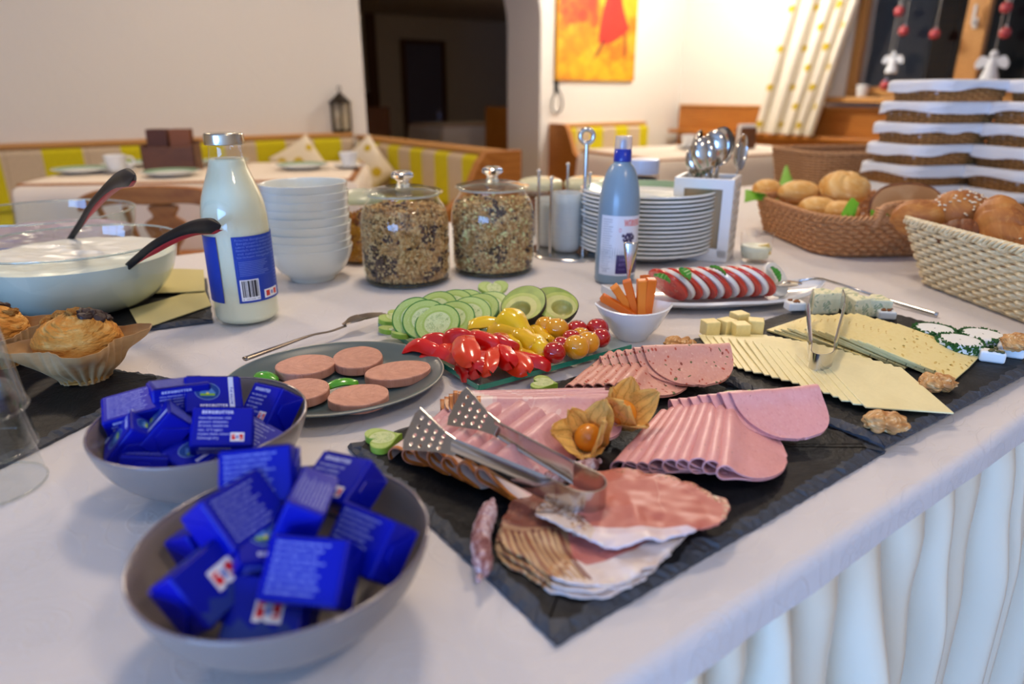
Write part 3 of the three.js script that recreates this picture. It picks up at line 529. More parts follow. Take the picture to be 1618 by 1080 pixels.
// ---------------------------------------------------------------- slates
const slateBump = grey(512, 512, (u, v) => { const a = tile(u, v, 8, 4), layer = Math.floor((a * 0.5 + 0.5) * 7) / 7; return clamp(0.35 * layer + 0.3 + 0.25 * tile(u, v, 34, 4, 3) + 0.12 * tile(u, v, 120, 2, 5)); });
const slateTex = tex(512, 512, (u, v) => { const n = tile(u, v, 10, 4) * 10 + tile(u, v, 80, 2, 7) * 9; return [25 + n, 25.5 + n, 28 + n * 1.05]; });
for (const t of [slateBump, slateTex]) t.repeat.set(5, 5);
M.slate = phys({ specularIntensity: 0.4, map: slateTex, roughness: 0.5, bumpMap: slateBump, bumpScale: 0.0015 });
M.slateEdge = mat({ color: '#3a3e46', roughness: 0.6, bumpMap: slateBump, bumpScale: 0.002 });
function slate(label, pos, turn, w, d, seed, h = 0.007) {
  const r = rng(seed), o = thing('slate_board', label, 'slate board', pos, turn);
  const per = [], N = [Math.round(w / 0.0045), Math.round(d / 0.0045)];
  const side = (x0, z0, x1, z1, n, nx, nz) => { for (let i = 0; i < n; i++) per.push([lerp(x0, x1, i / n), lerp(z0, z1, i / n), nx, nz]); };
  side(-w / 2, d / 2, w / 2, d / 2, N[0], 0, 1); side(w / 2, d / 2, w / 2, -d / 2, N[1], 1, 0); side(w / 2, -d / 2, -w / 2, -d / 2, N[0], 0, -1); side(-w / 2, -d / 2, -w / 2, d / 2, N[1], -1, 0);
  const n = per.length, rings = [];
  const chip = per.map((p, i) => 0.5 + 0.5 * noise(i * 0.35, seed) + 0.35 * noise(i * 0.9, seed + 3));
  rings.push(per.map(([x, z, a, b]) => [x * 0.994 - a * 0.001 * r(), 0, z * 0.994 - b * 0.001 * r()]));
  rings.push(per.map(([x, z, a, b], i) => [x - a * 0.0022 * chip[i], h * (0.25 + 0.3 * r()), z - b * 0.0022 * chip[i]]));
  rings.push(per.map(([x, z, a, b], i) => { const q = 0.0015 + 0.004 * chip[i] + 0.003 * r(); return [x - a * q - Math.sign(x) * (a ? 0 : 0) , h * (0.6 + 0.3 * r()), z - b * q]; }));
  rings.push(per.map(([x, z, a, b], i) => { const q = 0.005 + 0.006 * chip[i] + 0.0035 * r(); const cx = Math.min(Math.abs(x), w / 2 - 0.0165), cz = Math.min(Math.abs(z), d / 2 - 0.0165); return [a ? x - a * q : Math.sign(x) * cx, h, b ? z - b * q : Math.sign(z) * cz]; }));
  const pos3 = [], uv = [], idx = [];
  for (const g of rings) for (const p of g) { pos3.push(...p); uv.push(p[0], p[2]); }
  for (let k = 0; k < rings.length - 1; k++) for (let i = 0; i < n; i++) { const a = k * n + i, b = k * n + (i + 1) % n; idx.push(a, b, a + n, b, b + n, a + n); }
  const c = pos3.length / 3; pos3.push(0, 0, 0); uv.push(0, 0); for (let i = 0; i < n; i++) idx.push(c, (i + 1) % n, i);
  part('chipped_edge', build(pos3, uv, idx, false), M.slateEdge, o);
  const tp = [], tu = [], ti = []; for (const p of rings[3]) { tp.push(p[0], h, p[2]); tu.push(p[0], p[2]); } tp.push(0, h, 0); tu.push(0, 0); for (let i = 0; i < n; i++) ti.push(n, i, (i + 1) % n);
  part('top_face', build(tp, tu, ti), M.slate, o);
  return o;
}
const SL = 0.007;
const MEAT = { pos: P(712.5, 850, 0), turn: deg(36.4) };
{ const a = P(550, 697, SL), b = P(875, 1012, SL), c = P(1400, 707, SL); MEAT.pos = a.clone().add(c).multiplyScalar(0.5).setY(T); }
slate('large dark slate board carrying ham, sausage and raw ham', MEAT.pos, deg(36.5), 0.392, 0.302, 4);
const SC = 0.0135;                                // top of the cheese board, which leans on the meat board
const CHEESE = {}; { const a = P(1402, 699, SC), e = new THREE.Vector3(Math.cos(deg(34.7)), 0, -Math.sin(deg(34.7))), f = new THREE.Vector3(-Math.sin(deg(34.7)), 0, -Math.cos(deg(34.7))); CHEESE.pos = a.clone().addScaledVector(e, 0.2).addScaledVector(f, 0.146).setY(T + SC - SL); }
const cheeseSlate = slate('dark slate board carrying sliced cheese, cheese cubes and walnuts', CHEESE.pos, deg(34.7), 0.40, 0.292, 5);
for (const [x, z] of [[0.17, 0.12], [0.17, -0.12], [-0.12, -0.12], [-0.05, 0.12]]) part('foot', moved(new THREE.CylinderGeometry(0.008, 0.009, 0.006, 16), x, -0.0033, z), M.black, cheeseSlate);
slate('black slate board under the muffins at the left edge', new THREE.Vector3(-0.571, T, -0.624), deg(-18.5), 0.30, 0.30, 6);
slate('black slate board under the yogurt bowl and napkins', P(338, 503, SL).setY(T).add(new THREE.Vector3(-0.42 * 0.13 - 0.91 * 0.21, 0, -0.91 * 0.13 + 0.42 * 0.21)), deg(24.8), 0.42, 0.26, 8);

// ---------------------------------------------------------------- butter bowls and packets
M.greyGlass = phys({ color: '#857a74', roughness: 0.34, clearcoat: 0.3, clearcoatRoughness: 0.2 });
const bowlGeo = lathes([[0.001, 0.001], [0.026, 0.0], [0.033, 0.004], [0.055, 0.017], [0.074, 0.038], [0.0825, 0.0605], [0.0822, 0.0625], [0.0805, 0.0615], [0.072, 0.040], [0.053, 0.0205], [0.03, 0.0085], [0.001, 0.006]], 72, 70);
const rimGlass = phys({ color: '#7d7478', roughness: 0.12, clearcoat: 1 });
function butterBowl(label, pos, turn, sx = 1, tiltZ = 0) { const o = thing('glass_bowl', label, 'bowl', pos, turn); o.scale.set(sx, 1, 1); part('bowl_body', bowlGeo, M.greyGlass, o); part('bowl_rim', moved(new THREE.TorusGeometry(0.0816, 0.0011, 8, 72), 0, 0.0622, 0, Math.PI / 2), rimGlass, o); return o; }
const BB = [new THREE.Vector3(-0.252, T, -0.500), new THREE.Vector3(-0.134, T, -0.340)];
butterBowl('grey frosted glass bowl of butter packets, the further one', BB[0], 0);
butterBowl('grey frosted glass bowl of butter packets, nearest the camera', BB[1], 0.6, 1.03);
// packets: blue foil paper with printed text, a round seal and a white mark with two red blocks
function packetTex(kind) {
  return canvas(512, 384, (g, w, h) => {
    g.fillStyle = '#0513a0'; g.fillRect(0, 0, w, h);
    const mark = (x, y, s) => { g.fillStyle = '#e9e9ef'; g.fillRect(x, y, s * 1.35, s); g.fillStyle = '#d8262f'; g.fillRect(x + s * 0.12, y + s * 0.2, s * 0.36, s * 0.6); g.fillRect(x + s * 0.87, y + s * 0.2, s * 0.36, s * 0.6); g.fillStyle = '#e9e9ef'; g.fillRect(x + s * 0.27, y + s * 0.32, s * 0.21, s * 0.1); g.fillRect(x + s * 0.87, y + s * 0.58, s * 0.2, s * 0.1); g.fillStyle = '#7f8fd0'; g.fillRect(x + s * 0.55, y + s * 0.3, s * 0.24, s * 0.4); };
    const seal = (x, y, s) => { g.fillStyle = '#123d8e'; g.strokeStyle = '#8fb3e8'; g.lineWidth = 4; g.beginPath(); g.ellipse(x, y, s, s * 0.8, 0, 0, 7); g.fill(); g.stroke(); g.fillStyle = '#4f7fc4'; g.beginPath(); g.moveTo(x - s * 0.7, y + s * 0.2); g.lineTo(x - s * 0.2, y - s * 0.4); g.lineTo(x + s * 0.1, y); g.lineTo(x + s * 0.35, y - s * 0.3); g.lineTo(x + s * 0.7, y + s * 0.2); g.fill(); g.fillStyle = '#7fae3c'; g.fillRect(x - s * 0.6, y + s * 0.2, s * 1.2, s * 0.22); g.fillStyle = '#e8d24a'; g.fillRect(x - s * 0.1, y + s * 0.1, s * 0.2, s * 0.16); };
    if (kind === 0) { g.fillStyle = '#dfe6fb'; g.font = 'bold 46px sans-serif'; g.fillText('BERGBUTTER', 60, 66); g.font = '27px sans-serif'; const L = ['Feine Alpenbutter, mild', 'gesäuert, mindestens', '82 % Fett. Gekühlt bei', 'max. +8 °C lagern.', 'Zutaten: Rahm, Kulturen', 'Füllmenge 20 g']; L.forEach((s, i) => g.fillText(s, 40, 120 + i * 42)); mark(330, 262, 92); }
    if (kind === 1) { seal(190, 170, 120); g.fillStyle = '#eef2ff'; g.font = 'bold 44px sans-serif'; g.fillText('BERGBUTTER', 110, 350); g.fillStyle = '#c9d6f6'; g.fillRect(400, 0, 52, h); g.save(); g.translate(438, 340); g.rotate(-Math.PI / 2); g.fillStyle = '#0a1fb4'; g.font = 'bold 34px sans-serif'; g.fillText('BUTTER 20 g', 20, 0); g.restore(); }
    if (kind === 2) { g.fillStyle = '#cfdcff'; g.font = '24px sans-serif'; for (let i = 0; i < 9; i++) g.fillText(['Butter aus frischem Alpenrahm, mild gesäuert', 'Burro fresco di panna, conservare a +8 °C', 'Beurre des Alpes, à conserver au frais'][i % 3].slice(0, 34 - (i * 3) % 7), 30, 46 + i * 38); }
    if (kind === 3) { mark(190, 120, 150); g.fillStyle = '#26398f'; g.beginPath(); g.moveTo(0, h); g.lineTo(0, h * 0.75); for (let i = 0; i <= 10; i++) g.lineTo(i * w / 10, h * (0.74 + 0.1 * Math.sin(i * 2.1))); g.lineTo(w, h); g.fill(); }
  });
}
const foil = (map) => phys({ map, color: '#ffffff', specularIntensity: 0.4, roughness: 0.32, clearcoat: 0.0, clearcoatRoughness: 0.25 });
const PK = [0, 1, 2, 3].map((k) => foil(packetTex(k)));
const plainBlue = phys({ color: '#0410a2', specularIntensity: 0.4, roughness: 0.32, clearcoat: 0.0, clearcoatRoughness: 0.3 });
function packetBody(w, h, d, seed) {
  const g = new RoundedBoxGeometry(w, h, d, 5, 0.0022); const p = g.attributes.position;
  for (let i = 0; i < p.count; i++) { const x = p.getX(i), y = p.getY(i), z = p.getZ(i), a = noise(x * 90, y * 90, z * 90 + seed * 9) * 0.0006, b = 1 + 0.05 * noise(seed * 7, y * 30); p.setXYZ(i, x * b + a, y + a * 0.7 + 0.02 * x * noise(seed, 4), z * (1 + 0.04 * noise(seed * 3, x * 30)) + a); }
  g.computeVertexNormals(); return g;
}
function labelFace(w, h) { return new THREE.PlaneGeometry(w * 0.93, h * 0.93, 8, 6); }
function packet(label, pos, rot, faces, seed, group) {
  const w = 0.044, h = 0.0235, d = 0.0345, o = thing('butter_packet', label, 'butter packet', pos, 0, group); o.rotation.set(...rot);
  part('wrapper', packetGeo[seed % 3], plainBlue, o);
  const [top, side, front] = faces;
  part('printed_face', moved(labelFace(w, d), 0, h / 2 + 0.0004, 0, -Math.PI / 2), PK[top], o);
  part('printed_face', moved(labelFace(w, h), 0, 0, d / 2 + 0.0004), PK[side], o);
  part('printed_face', moved(labelFace(w, h), 0, 0, -d / 2 - 0.0004, 0, Math.PI), PK[front], o);
  part('folded_end', moved(new THREE.BufferGeometry().copy(endFlap), w / 2, 0, 0), plainBlue, o);
  part('folded_end', moved(new THREE.BufferGeometry().copy(endFlap).rotateY(Math.PI), -w / 2, 0, 0), plainBlue, o);
  return o;
}
const packetGeo = [0, 1, 2].map((k) => packetBody(0.044, 0.0235, 0.0345, k + 1));
const endFlap = (() => { const s = shapeOf([[-0.016, -0.01], [0.016, -0.01], [0.004, 0.006], [-0.004, 0.006]]); return new THREE.ExtrudeGeometry(s, { depth: 0.0008, bevelEnabled: true, bevelSize: 0.0006, bevelThickness: 0.0005, bevelSegments: 1 }).rotateY(Math.PI / 2); })();
// packets: [x, z, height, turn (deg), tilt x, tilt z, faces, where]
const fill = (i, list) => list.forEach(([x, y, h, ry, rx, rz, f, l], k) => {
  const p = P(x, y, h - 0.004), b = BB[i], dx = p.x - b.x, dz = p.z - b.z, far = Math.hypot(dx, dz), lim = 0.046 + 0.012 * smooth(0.04, 0.07, h); if (far > lim) { p.x = b.x + dx / far * lim; p.z = b.z + dz / far * lim; } packet(l + (i ? ' in the nearest bowl' : ' in the further bowl'), p, [0, 0, 0], f, k + i * 3); const o = scene.children[scene.children.length - 1]; o.rotation.order = 'YXZ'; o.rotation.set(deg(rx), deg(ry), deg(rz));
});
fill(0, [
  [183, 700, 0.055, 118, -48, 0, [1, 1, 2], 'sealed blue butter packet leaning at the left rim'],
  [215, 652, 0.066, 28, 14, 8, [2, 0, 2], 'plain blue butter packet at the back left'],
  [283, 625, 0.072, 36, -8, -6, [2, 0, 2], 'plain blue butter packet topmost at the back'],
  [262, 678, 0.060, -55, 42, 10, [1, 0, 2], 'blue butter packet with white lettering tilted in the middle'],
  [335, 632, 0.066, 20, 38, -16, [1, 3, 2], 'crumpled blue butter packet with red mark behind the middle'],
  [352, 684, 0.062, 12, 35, -12, [0, 0, 2], 'red marked blue butter packet in the front middle'],
  [428, 645, 0.060, -30, 48, 12, [0, 2, 2], 'lined blue butter packet leaning at the right rim'],
  [318, 722, 0.044, 60, 12, 10, [1, 2, 2], 'blue butter packet with seal low at the front'],
  [240, 735, 0.040, 100, 8, -18, [2, 2, 2], 'plain blue butter packet lowest at the front left'],
  [395, 700, 0.046, -20, 15, -25, [2, 1, 2], 'dark blue butter packet low at the right'],
]);
fill(1, [
  [411, 752, 0.088, 12, 58, 4, [2, 2, 2], 'plain blue butter packet standing topmost'],
  [375, 815, 0.080, 62, 48, -6, [2, 1, 2], 'blue butter packet with fine printed lines sloping down left'],
  [345, 855, 0.055, 70, 62, 4, [2, 2, 2], 'dark blue butter packet against the left wall'],
  [330, 920, 0.060, 72, 52, 4, [3, 2, 2], 'red marked blue butter packet leaning at the left front'],
  [480, 810, 0.078, -80, 64, 8, [1, 2, 2], 'white striped blue butter packet in the middle'],
  [540, 768, 0.072, -28, 28, 8, [0, 3, 2], 'red marked blue butter packet at the back right'],
  [583, 858, 0.064, -32, 46, 6, [2, 2, 2], 'blue butter packet with printed lines at the right'],
  [492, 905, 0.068, -8, 42, 2, [2, 2, 2], 'blue butter packet with printed lines at the front'],
  [425, 868, 0.062, 25, 20, -20, [1, 2, 2], 'blue butter packet half hidden in the middle'],
  [430, 968, 0.044, -6, 40, 0, [3, 3, 2], 'red marked blue butter packet lowest at the front'],
  [400, 925, 0.045, 60, 10, 20, [2, 2, 2], 'plain blue butter packet low in the front middle'],
]);

// ---------------------------------------------------------------- milk bottle
{
  const o = thing('milk_bottle', 'full glass milk bottle with blue label and silver lid', 'bottle', new THREE.Vector3(-0.384, T, -0.948));
  const prof = [[0.001, 0.002], [0.036, 0.0], [0.0435, 0.006], [0.0445, 0.02], [0.0445, 0.10], [0.0443, 0.145], [0.041, 0.17], [0.034, 0.192], [0.0265, 0.212], [0.0225, 0.228], [0.0215, 0.244], [0.0225, 0.248]];
  part('glass_body', lathes(prof, 64, 80), phys({ color: '#fdfffd', transmission: 1, thickness: 0, roughness: 0.01, ior: 1.5 }), o);
  part('milk', lathes(prof.slice(0, 11).map(([r, y]) => [Math.max(0, r - 0.0016), y + 0.003]).filter((p) => p[1] < 0.226).concat([[0.0212, 0.2265], [0.0005, 0.2262]]), 64, 80), phys({ color: '#e9e8cc', roughness: 0.35, clearcoat: 0.4, clearcoatRoughness: 0.05 }), o);
  part('lid', lathe([[0.001, 0.26], [0.0225, 0.26], [0.0245, 0.2592], [0.0255, 0.257], [0.0257, 0.2455], [0.0248, 0.2445], [0.0235, 0.245]], 48), mat({ color: '#cfc9ba', metalness: 1, roughness: 0.22 }), o);
  // wrap-around label from its front right to its back left, with a gap at the front
  const lab = canvas(1024, 512, (g, w, h) => {
    g.fillStyle = '#0d3aa8'; g.fillRect(0, 0, w, h); const r = rng(3);
    g.fillStyle = '#7e92d8'; g.font = '22px sans-serif'; const words = 'Frische Bergbauern Vollmilch mit natürlichem Fettgehalt pasteurisiert homogenisiert ungeöffnet bei +8 °C mindestens haltbar bis siehe Deckel '; for (let i = 0; i < 6; i++) g.fillText(words.slice(i * 7, i * 7 + 36), 16, 34 + i * 26);
    g.strokeStyle = '#2f55c4'; g.lineWidth = 3; g.strokeRect(10, 176, 210, 130); g.strokeRect(230, 176, 120, 250); for (let i = 0; i < 9; i++) { g.fillStyle = '#6f86d4'; g.fillRect(20, 190 + i * 13, 120 + 60 * r(), 4); g.fillRect(238, 190 + i * 26, 70 + 30 * r(), 5); }
    g.fillStyle = '#eef0f4'; g.fillRect(14, 330, 100, 166); g.fillStyle = '#2b2b33'; for (let x = 20; x < 108; x += 3) if (r() > 0.45) g.fillRect(x, 338, 2 + r() * 1.6, 130); g.font = '14px monospace'; g.fillText('4 101530 00', 20, 488);
    g.fillStyle = '#eef0f4'; g.fillRect(140, 428, 110, 68); g.fillStyle = '#d4362c'; g.fillRect(152, 440, 26, 44); g.fillRect(212, 440, 26, 44); g.fillStyle = '#7f8fd0'; g.fillRect(186, 448, 18, 28);
    g.fillStyle = '#dfe6fb'; g.font = '30px sans-serif'; g.fillText('• Bergmilch', 262, 478);
    g.fillStyle = '#f2f4f8'; g.font = 'bold 76px sans-serif'; g.fillText('FRISCHE', 380, 110); g.fillText('BERGMILCH', 380, 190); g.fillStyle = '#84bf3a'; g.fillRect(378, 236, 400, 190); g.fillStyle = '#d9efb0'; for (let i = 0; i < 7; i++) g.fillRect(400 + i * 52, 260 + 60 * r(), 30, 90 * r() + 20);
  });
  const r = 0.0449, a0 = deg(15), a1 = deg(348);
  part('label', sheet(90, 6, (u, v) => { const a = lerp(a0, a1, u); return [Math.sin(a + deg(-4)) * r, lerp(0.036, 0.128, v), Math.cos(a - deg(4)) * r, u, v]; }, 0.0002), mat({ map: lab, roughness: 0.4 }), o);
}
// ---------------------------------------------------------------- stack of white bowls
{
  const c = new THREE.Vector3(-0.352, T, -1.178); const g = lathes([[0.001, 0.003], [0.03, 0.001], [0.037, 0.0], [0.041, 0.006], [0.056, 0.02], [0.0685, 0.042], [0.0725, 0.059], [0.0725, 0.061], [0.0705, 0.061], [0.066, 0.043], [0.053, 0.0225], [0.036, 0.0085], [0.001, 0.0065]], 64, 70);
  const m = phys({ color: '#dfe3dd', roughness: 0.18, clearcoat: 0.5, clearcoatRoughness: 0.05 }); let y = 0; const r = rng(12);
  const proto = new THREE.Mesh(g, m); shade(proto); proto.name = numbered('white_bowl'); scene.add(proto);
  const lab = (i) => (i === 0 ? 'lowest white porcelain bowl of the stack behind the milk bottle' : i === 8 ? 'topmost white porcelain bowl of the stack behind the milk bottle' : `${ORD[i]} white porcelain bowl from the bottom of the stack`);
  for (let i = 0; i < 9; i++) { const o = i ? copy(proto) : proto; o.position.set(c.x + (r() - 0.5) * 0.003, T + y, c.z + (r() - 0.5) * 0.003); o.rotation.set((r() - 0.5) * 0.02, r() * 6, (r() - 0.5) * 0.02); tag(o, lab(i), 'bowl', 'white bowls in the stack'); y += 0.0128 + (i % 3 === 2 ? 0.002 : 0); }
}
// ---------------------------------------------------------------- granola jars
const crumb = (() => { const g = new THREE.IcosahedronGeometry(1, 1); const p = g.attributes.position; for (let i = 0; i < p.count; i++) { const k = 0.82 + 0.3 * h3(Math.round(p.getX(i) * 9), Math.round(p.getY(i) * 9), Math.round(p.getZ(i) * 9)); p.setXYZ(i, p.getX(i) * k, p.getY(i) * k * 0.8, p.getZ(i) * k); } g.computeVertexNormals(); return g; })();
function granola(parent, prof, top, seed, cols, n = 9000) {
  // oats, clusters and dark flakes against the glass and heaped on top
  const r = rng(seed), im = new THREE.InstancedMesh(crumb, mat({ color: '#ffffff', roughness: 0.85 }), n); im.name = 'granola'; shade(im); im.userData.kind = 'stuff';
  const m = new THREE.Matrix4(), q = new THREE.Quaternion(), e = new THREE.Euler(), c = new THREE.Color();
  const radius = (y) => { for (let i = 1; i < prof.length; i++) if (prof[i][1] >= y) { const a = prof[i - 1], b = prof[i]; return lerp(a[0], b[0], (y - a[1]) / (b[1] - a[1] || 1)); } return prof[prof.length - 1][0]; };
  for (let i = 0; i < n; i++) {
    const a = r() * 6.283, onTop = i < n * 0.22; let y = 0.006 + r() * (top - 0.006), rad;
    if (onTop) { rad = Math.sqrt(r()) * (radius(top) - 0.006); y = top - 0.003 + 0.008 * r() + 0.004 * noise(Math.cos(a) * rad * 60, Math.sin(a) * rad * 60, seed); } else rad = radius(y) - 0.0028 - 0.0022 * r();
    const band = noise(a * 2.2 + seed, y * 60, seed), cl = noise(a * 5, y * 130, seed + 3); const big = cl > 0.25 && y > 0.045 ? 1.7 : 1, s = (0.0014 + 0.0012 * r()) * big;
    e.set(r() * 6, r() * 6, r() * 6); q.setFromEuler(e); m.compose(new THREE.Vector3(Math.cos(a) * rad, y, Math.sin(a) * rad), q, new THREE.Vector3(s * 1.4, s * 0.8, s)); im.setMatrixAt(i, m);
    const k = r(); const col = band > 0.42 && k < 0.7 ? cols[3] : k < 0.035 ? cols[3] : k < 0.13 ? cols[4] : k < 0.45 ? cols[1] : k < 0.75 ? cols[0] : cols[2]; c.set(col).offsetHSL(0, 0, (r() - 0.5) * 0.06); im.setColorAt(i, c);
  }
  parent.add(im);
}
function granolaJar(label, pos, seed, cols) {
  const o = thing('granola_jar', label, 'jar', pos);
  const prof = [[0.001, 0.003], [0.06, 0.001], [0.07, 0.005], [0.0745, 0.016], [0.0752, 0.07], [0.0748, 0.105], [0.069, 0.128], [0.061, 0.139], [0.0585, 0.146], [0.0605, 0.152]];
  const gl = phys({ color: '#f6fbf8', transmission: 1, thickness: 0, roughness: 0.01, ior: 1.5 });
  part('glass_body', lathes(prof, 72, 80), gl, o);
  part('glass_base', lathes([[0.001, 0.001], [0.06, 0.0], [0.0725, 0.006], [0.07, 0.009], [0.001, 0.008]], 64, 30), phys({ color: '#dbe8e0', transmission: 1, thickness: 0.02, roughness: 0.02, ior: 1.5 }), o);
  const inner = prof.map(([r, y]) => [Math.max(0, r - 0.0012), y + 0.003]);
  part('granola_core', lathes([[0.001, 0.008], [0.060, 0.008], [0.066, 0.018], [0.0678, 0.07], [0.0672, 0.1], [0.063, 0.113], [0.058, 0.117], [0.001, 0.119]], 40, 40), mat({ color: cols[1], roughness: 0.95 }), o).userData.kind = 'stuff';
  granola(o, inner, 0.122, seed, cols);
  const lid = part('lid', lathes([[0.001, 0.163], [0.03, 0.1625], [0.052, 0.158], [0.0655, 0.1545], [0.0672, 0.152], [0.0655, 0.1505], [0.056, 0.152], [0.001, 0.153]], 64, 60), gl, o);
  part('knob', lathes([[0.001, 0.159], [0.012, 0.16], [0.0095, 0.167], [0.0105, 0.172], [0.018, 0.177], [0.0185, 0.182], [0.013, 0.187], [0.001, 0.1885]], 40, 40), phys({ color: '#f4f6f2', transmission: 1, thickness: 0.03, roughness: 0.02, ior: 1.45 }), lid);
  part('seal_ring', lathe([[0.0585, 0.148], [0.0605, 0.1475], [0.0605, 0.151], [0.0585, 0.151]], 48), phys({ color: '#d8d8cf', transmission: 0.5, thickness: 0, roughness: 0.5 }), o);
  return o;
}
granolaJar('round glass jar of dark chocolate granola, left of the pair', new THREE.Vector3(-0.184, T, -1.172), 5, ['#cf9f66', '#bb8850', '#dcb47c', '#573a30', '#94683c']);
granolaJar('round glass jar of fruit granola with pale flakes, right of the pair', new THREE.Vector3(-0.035, T, -1.242), 9, ['#cc9d68', '#b58650', '#dfbd86', '#5c443c', '#e2d898']);
{ // cornflakes jar behind the bowls
  const o = thing('cereal_jar', 'glass jar of yellow cornflakes between bowl stack and granola jar', 'jar', new THREE.Vector3(-0.293, T, -1.325));
  part('glass_body', lathes([[0.001, 0.002], [0.045, 0.001], [0.052, 0.01], [0.052, 0.085], [0.046, 0.105], [0.047, 0.115]], 48, 50), M.glass, o);
  part('lid', lathes([[0.001, 0.138], [0.02, 0.136], [0.047, 0.125], [0.05, 0.118], [0.048, 0.114], [0.001, 0.116]], 48, 40), phys({ color: '#dfe6d2', transmission: 0.5, thickness: 0, roughness: 0.25 }), o);
  part('cereal_core', lathes([[0.001, 0.006], [0.045, 0.006], [0.0462, 0.02], [0.0462, 0.082], [0.001, 0.088]], 32, 30), mat({ color: '#c18a1c', roughness: 0.9 }), o).userData.kind = 'stuff';
  granola(o, [[0.04, 0.0], [0.0515, 0.012], [0.0515, 0.088]], 0.086, 15, ['#d9a02c', '#c98a1a', '#e0b048', '#8a4d16', '#c9781a'], 1500);
}
// ---------------------------------------------------------------- chrome rack of glass cups with lidded jars behind
{
  const c = new THREE.Vector3(0.128, T, -1.395), o = thing('cup_rack', 'chrome rack with four rods and a tall ring handle', 'rack', c);
  part('base', lathes([[0.001, 0.006], [0.088, 0.006], [0.094, 0.004], [0.096, 0.001], [0.09, 0.0], [0.001, 0.0]], 64, 30), M.steel, o);
  part('handle_pole', moved(new THREE.CylinderGeometry(0.0042, 0.0042, 0.215, 14), 0.014, 0.113, 0.045), M.steel, o);
  part('handle_ring', moved(new THREE.TorusGeometry(0.0125, 0.0045, 12, 32), 0.014, 0.232, 0.045), M.steel, o);
  [[-0.075, 0.02, 0.16], [-0.052, 0.052, 0.15], [-0.012, -0.06, 0.165], [0.03, -0.02, 0.15]].forEach(([x, z, h]) => { const p = part('rod', moved(new THREE.CylinderGeometry(0.003, 0.003, h, 10), x, h / 2 + 0.004, z), M.steel, o); part('rod_tip', moved(new THREE.SphereGeometry(0.0048, 12, 8), x, h + 0.005, z), M.steel, p); });
  const dish = lathes([[0.001, 0.003], [0.02, 0.001], [0.026, 0.006], [0.0305, 0.024], [0.031, 0.026], [0.0295, 0.026], [0.024, 0.008], [0.001, 0.006]], 36, 36);
  const gm = phys({ color: '#f2f5f3', transmission: 0.55, thickness: 0, roughness: 0.12 });
  const place = (x, z, n, where) => { for (let i = 0; i < n; i++) single('glass_dish', dish, gm, `${i === 0 ? 'lowest' : i === n - 1 ? 'topmost' : ORD[i]} small glass dish ${i === 0 || i === n - 1 ? '' : 'from below '}in the ${where} of the rack`, 'dish', new THREE.Vector3(c.x + x, T + 0.0065 + i * 0.0092, c.z + z), i * 0.7, 'small glass dishes stacked in the chrome rack'); };
  place(-0.018, 0.022, 11, 'front pile'); place(0.052, 0.02, 9, 'right pile'); place(-0.05, -0.028, 9, 'left rear pile');
}
// jars with cream lids
{
  const jar = (label, x, z, r, h, fill, sc = 1) => {
    const o = thing('jam_jar', label, 'jar', new THREE.Vector3(x, T, z)); o.scale.setScalar(sc);
    part('glass_body', lathes([[0.001, 0.002], [r * 0.92, 0.001], [r, 0.01], [r, h - 0.012], [r * 0.94, h]], 48, 40), M.glass, o);
    part('contents', lathes([[0.001, 0.005], [r * 0.9, 0.005], [r * 0.96, 0.014], [r * 0.96, h * 0.8], [0.001, h * 0.82]], 36, 30), mat({ color: fill, roughness: 0.5 }), o);
    part('lid', lathes([[0.001, h + 0.024], [r * 0.5, h + 0.023], [r * 0.93, h + 0.017], [r * 1.02, h + 0.009], [r * 1.0, h - 0.002], [r * 0.96, h - 0.002], [0.001, h + 0.004]], 48, 40), phys({ color: '#dcd9b4', roughness: 0.25, clearcoat: 0.5 }), o);
  };
  jar('glass jar with pale cream lid, left behind the chrome rack', 0.065, -1.60, 0.05, 0.105, '#7a4a30');
  jar('glass jar with pale cream lid, right behind the chrome rack', 0.175, -1.585, 0.055, 0.108, '#8b6a58');
  jar('smaller glass jar with cream lid beside the blue bottle', 0.192, -1.47, 0.032, 0.10, '#b9a184', 1);
}
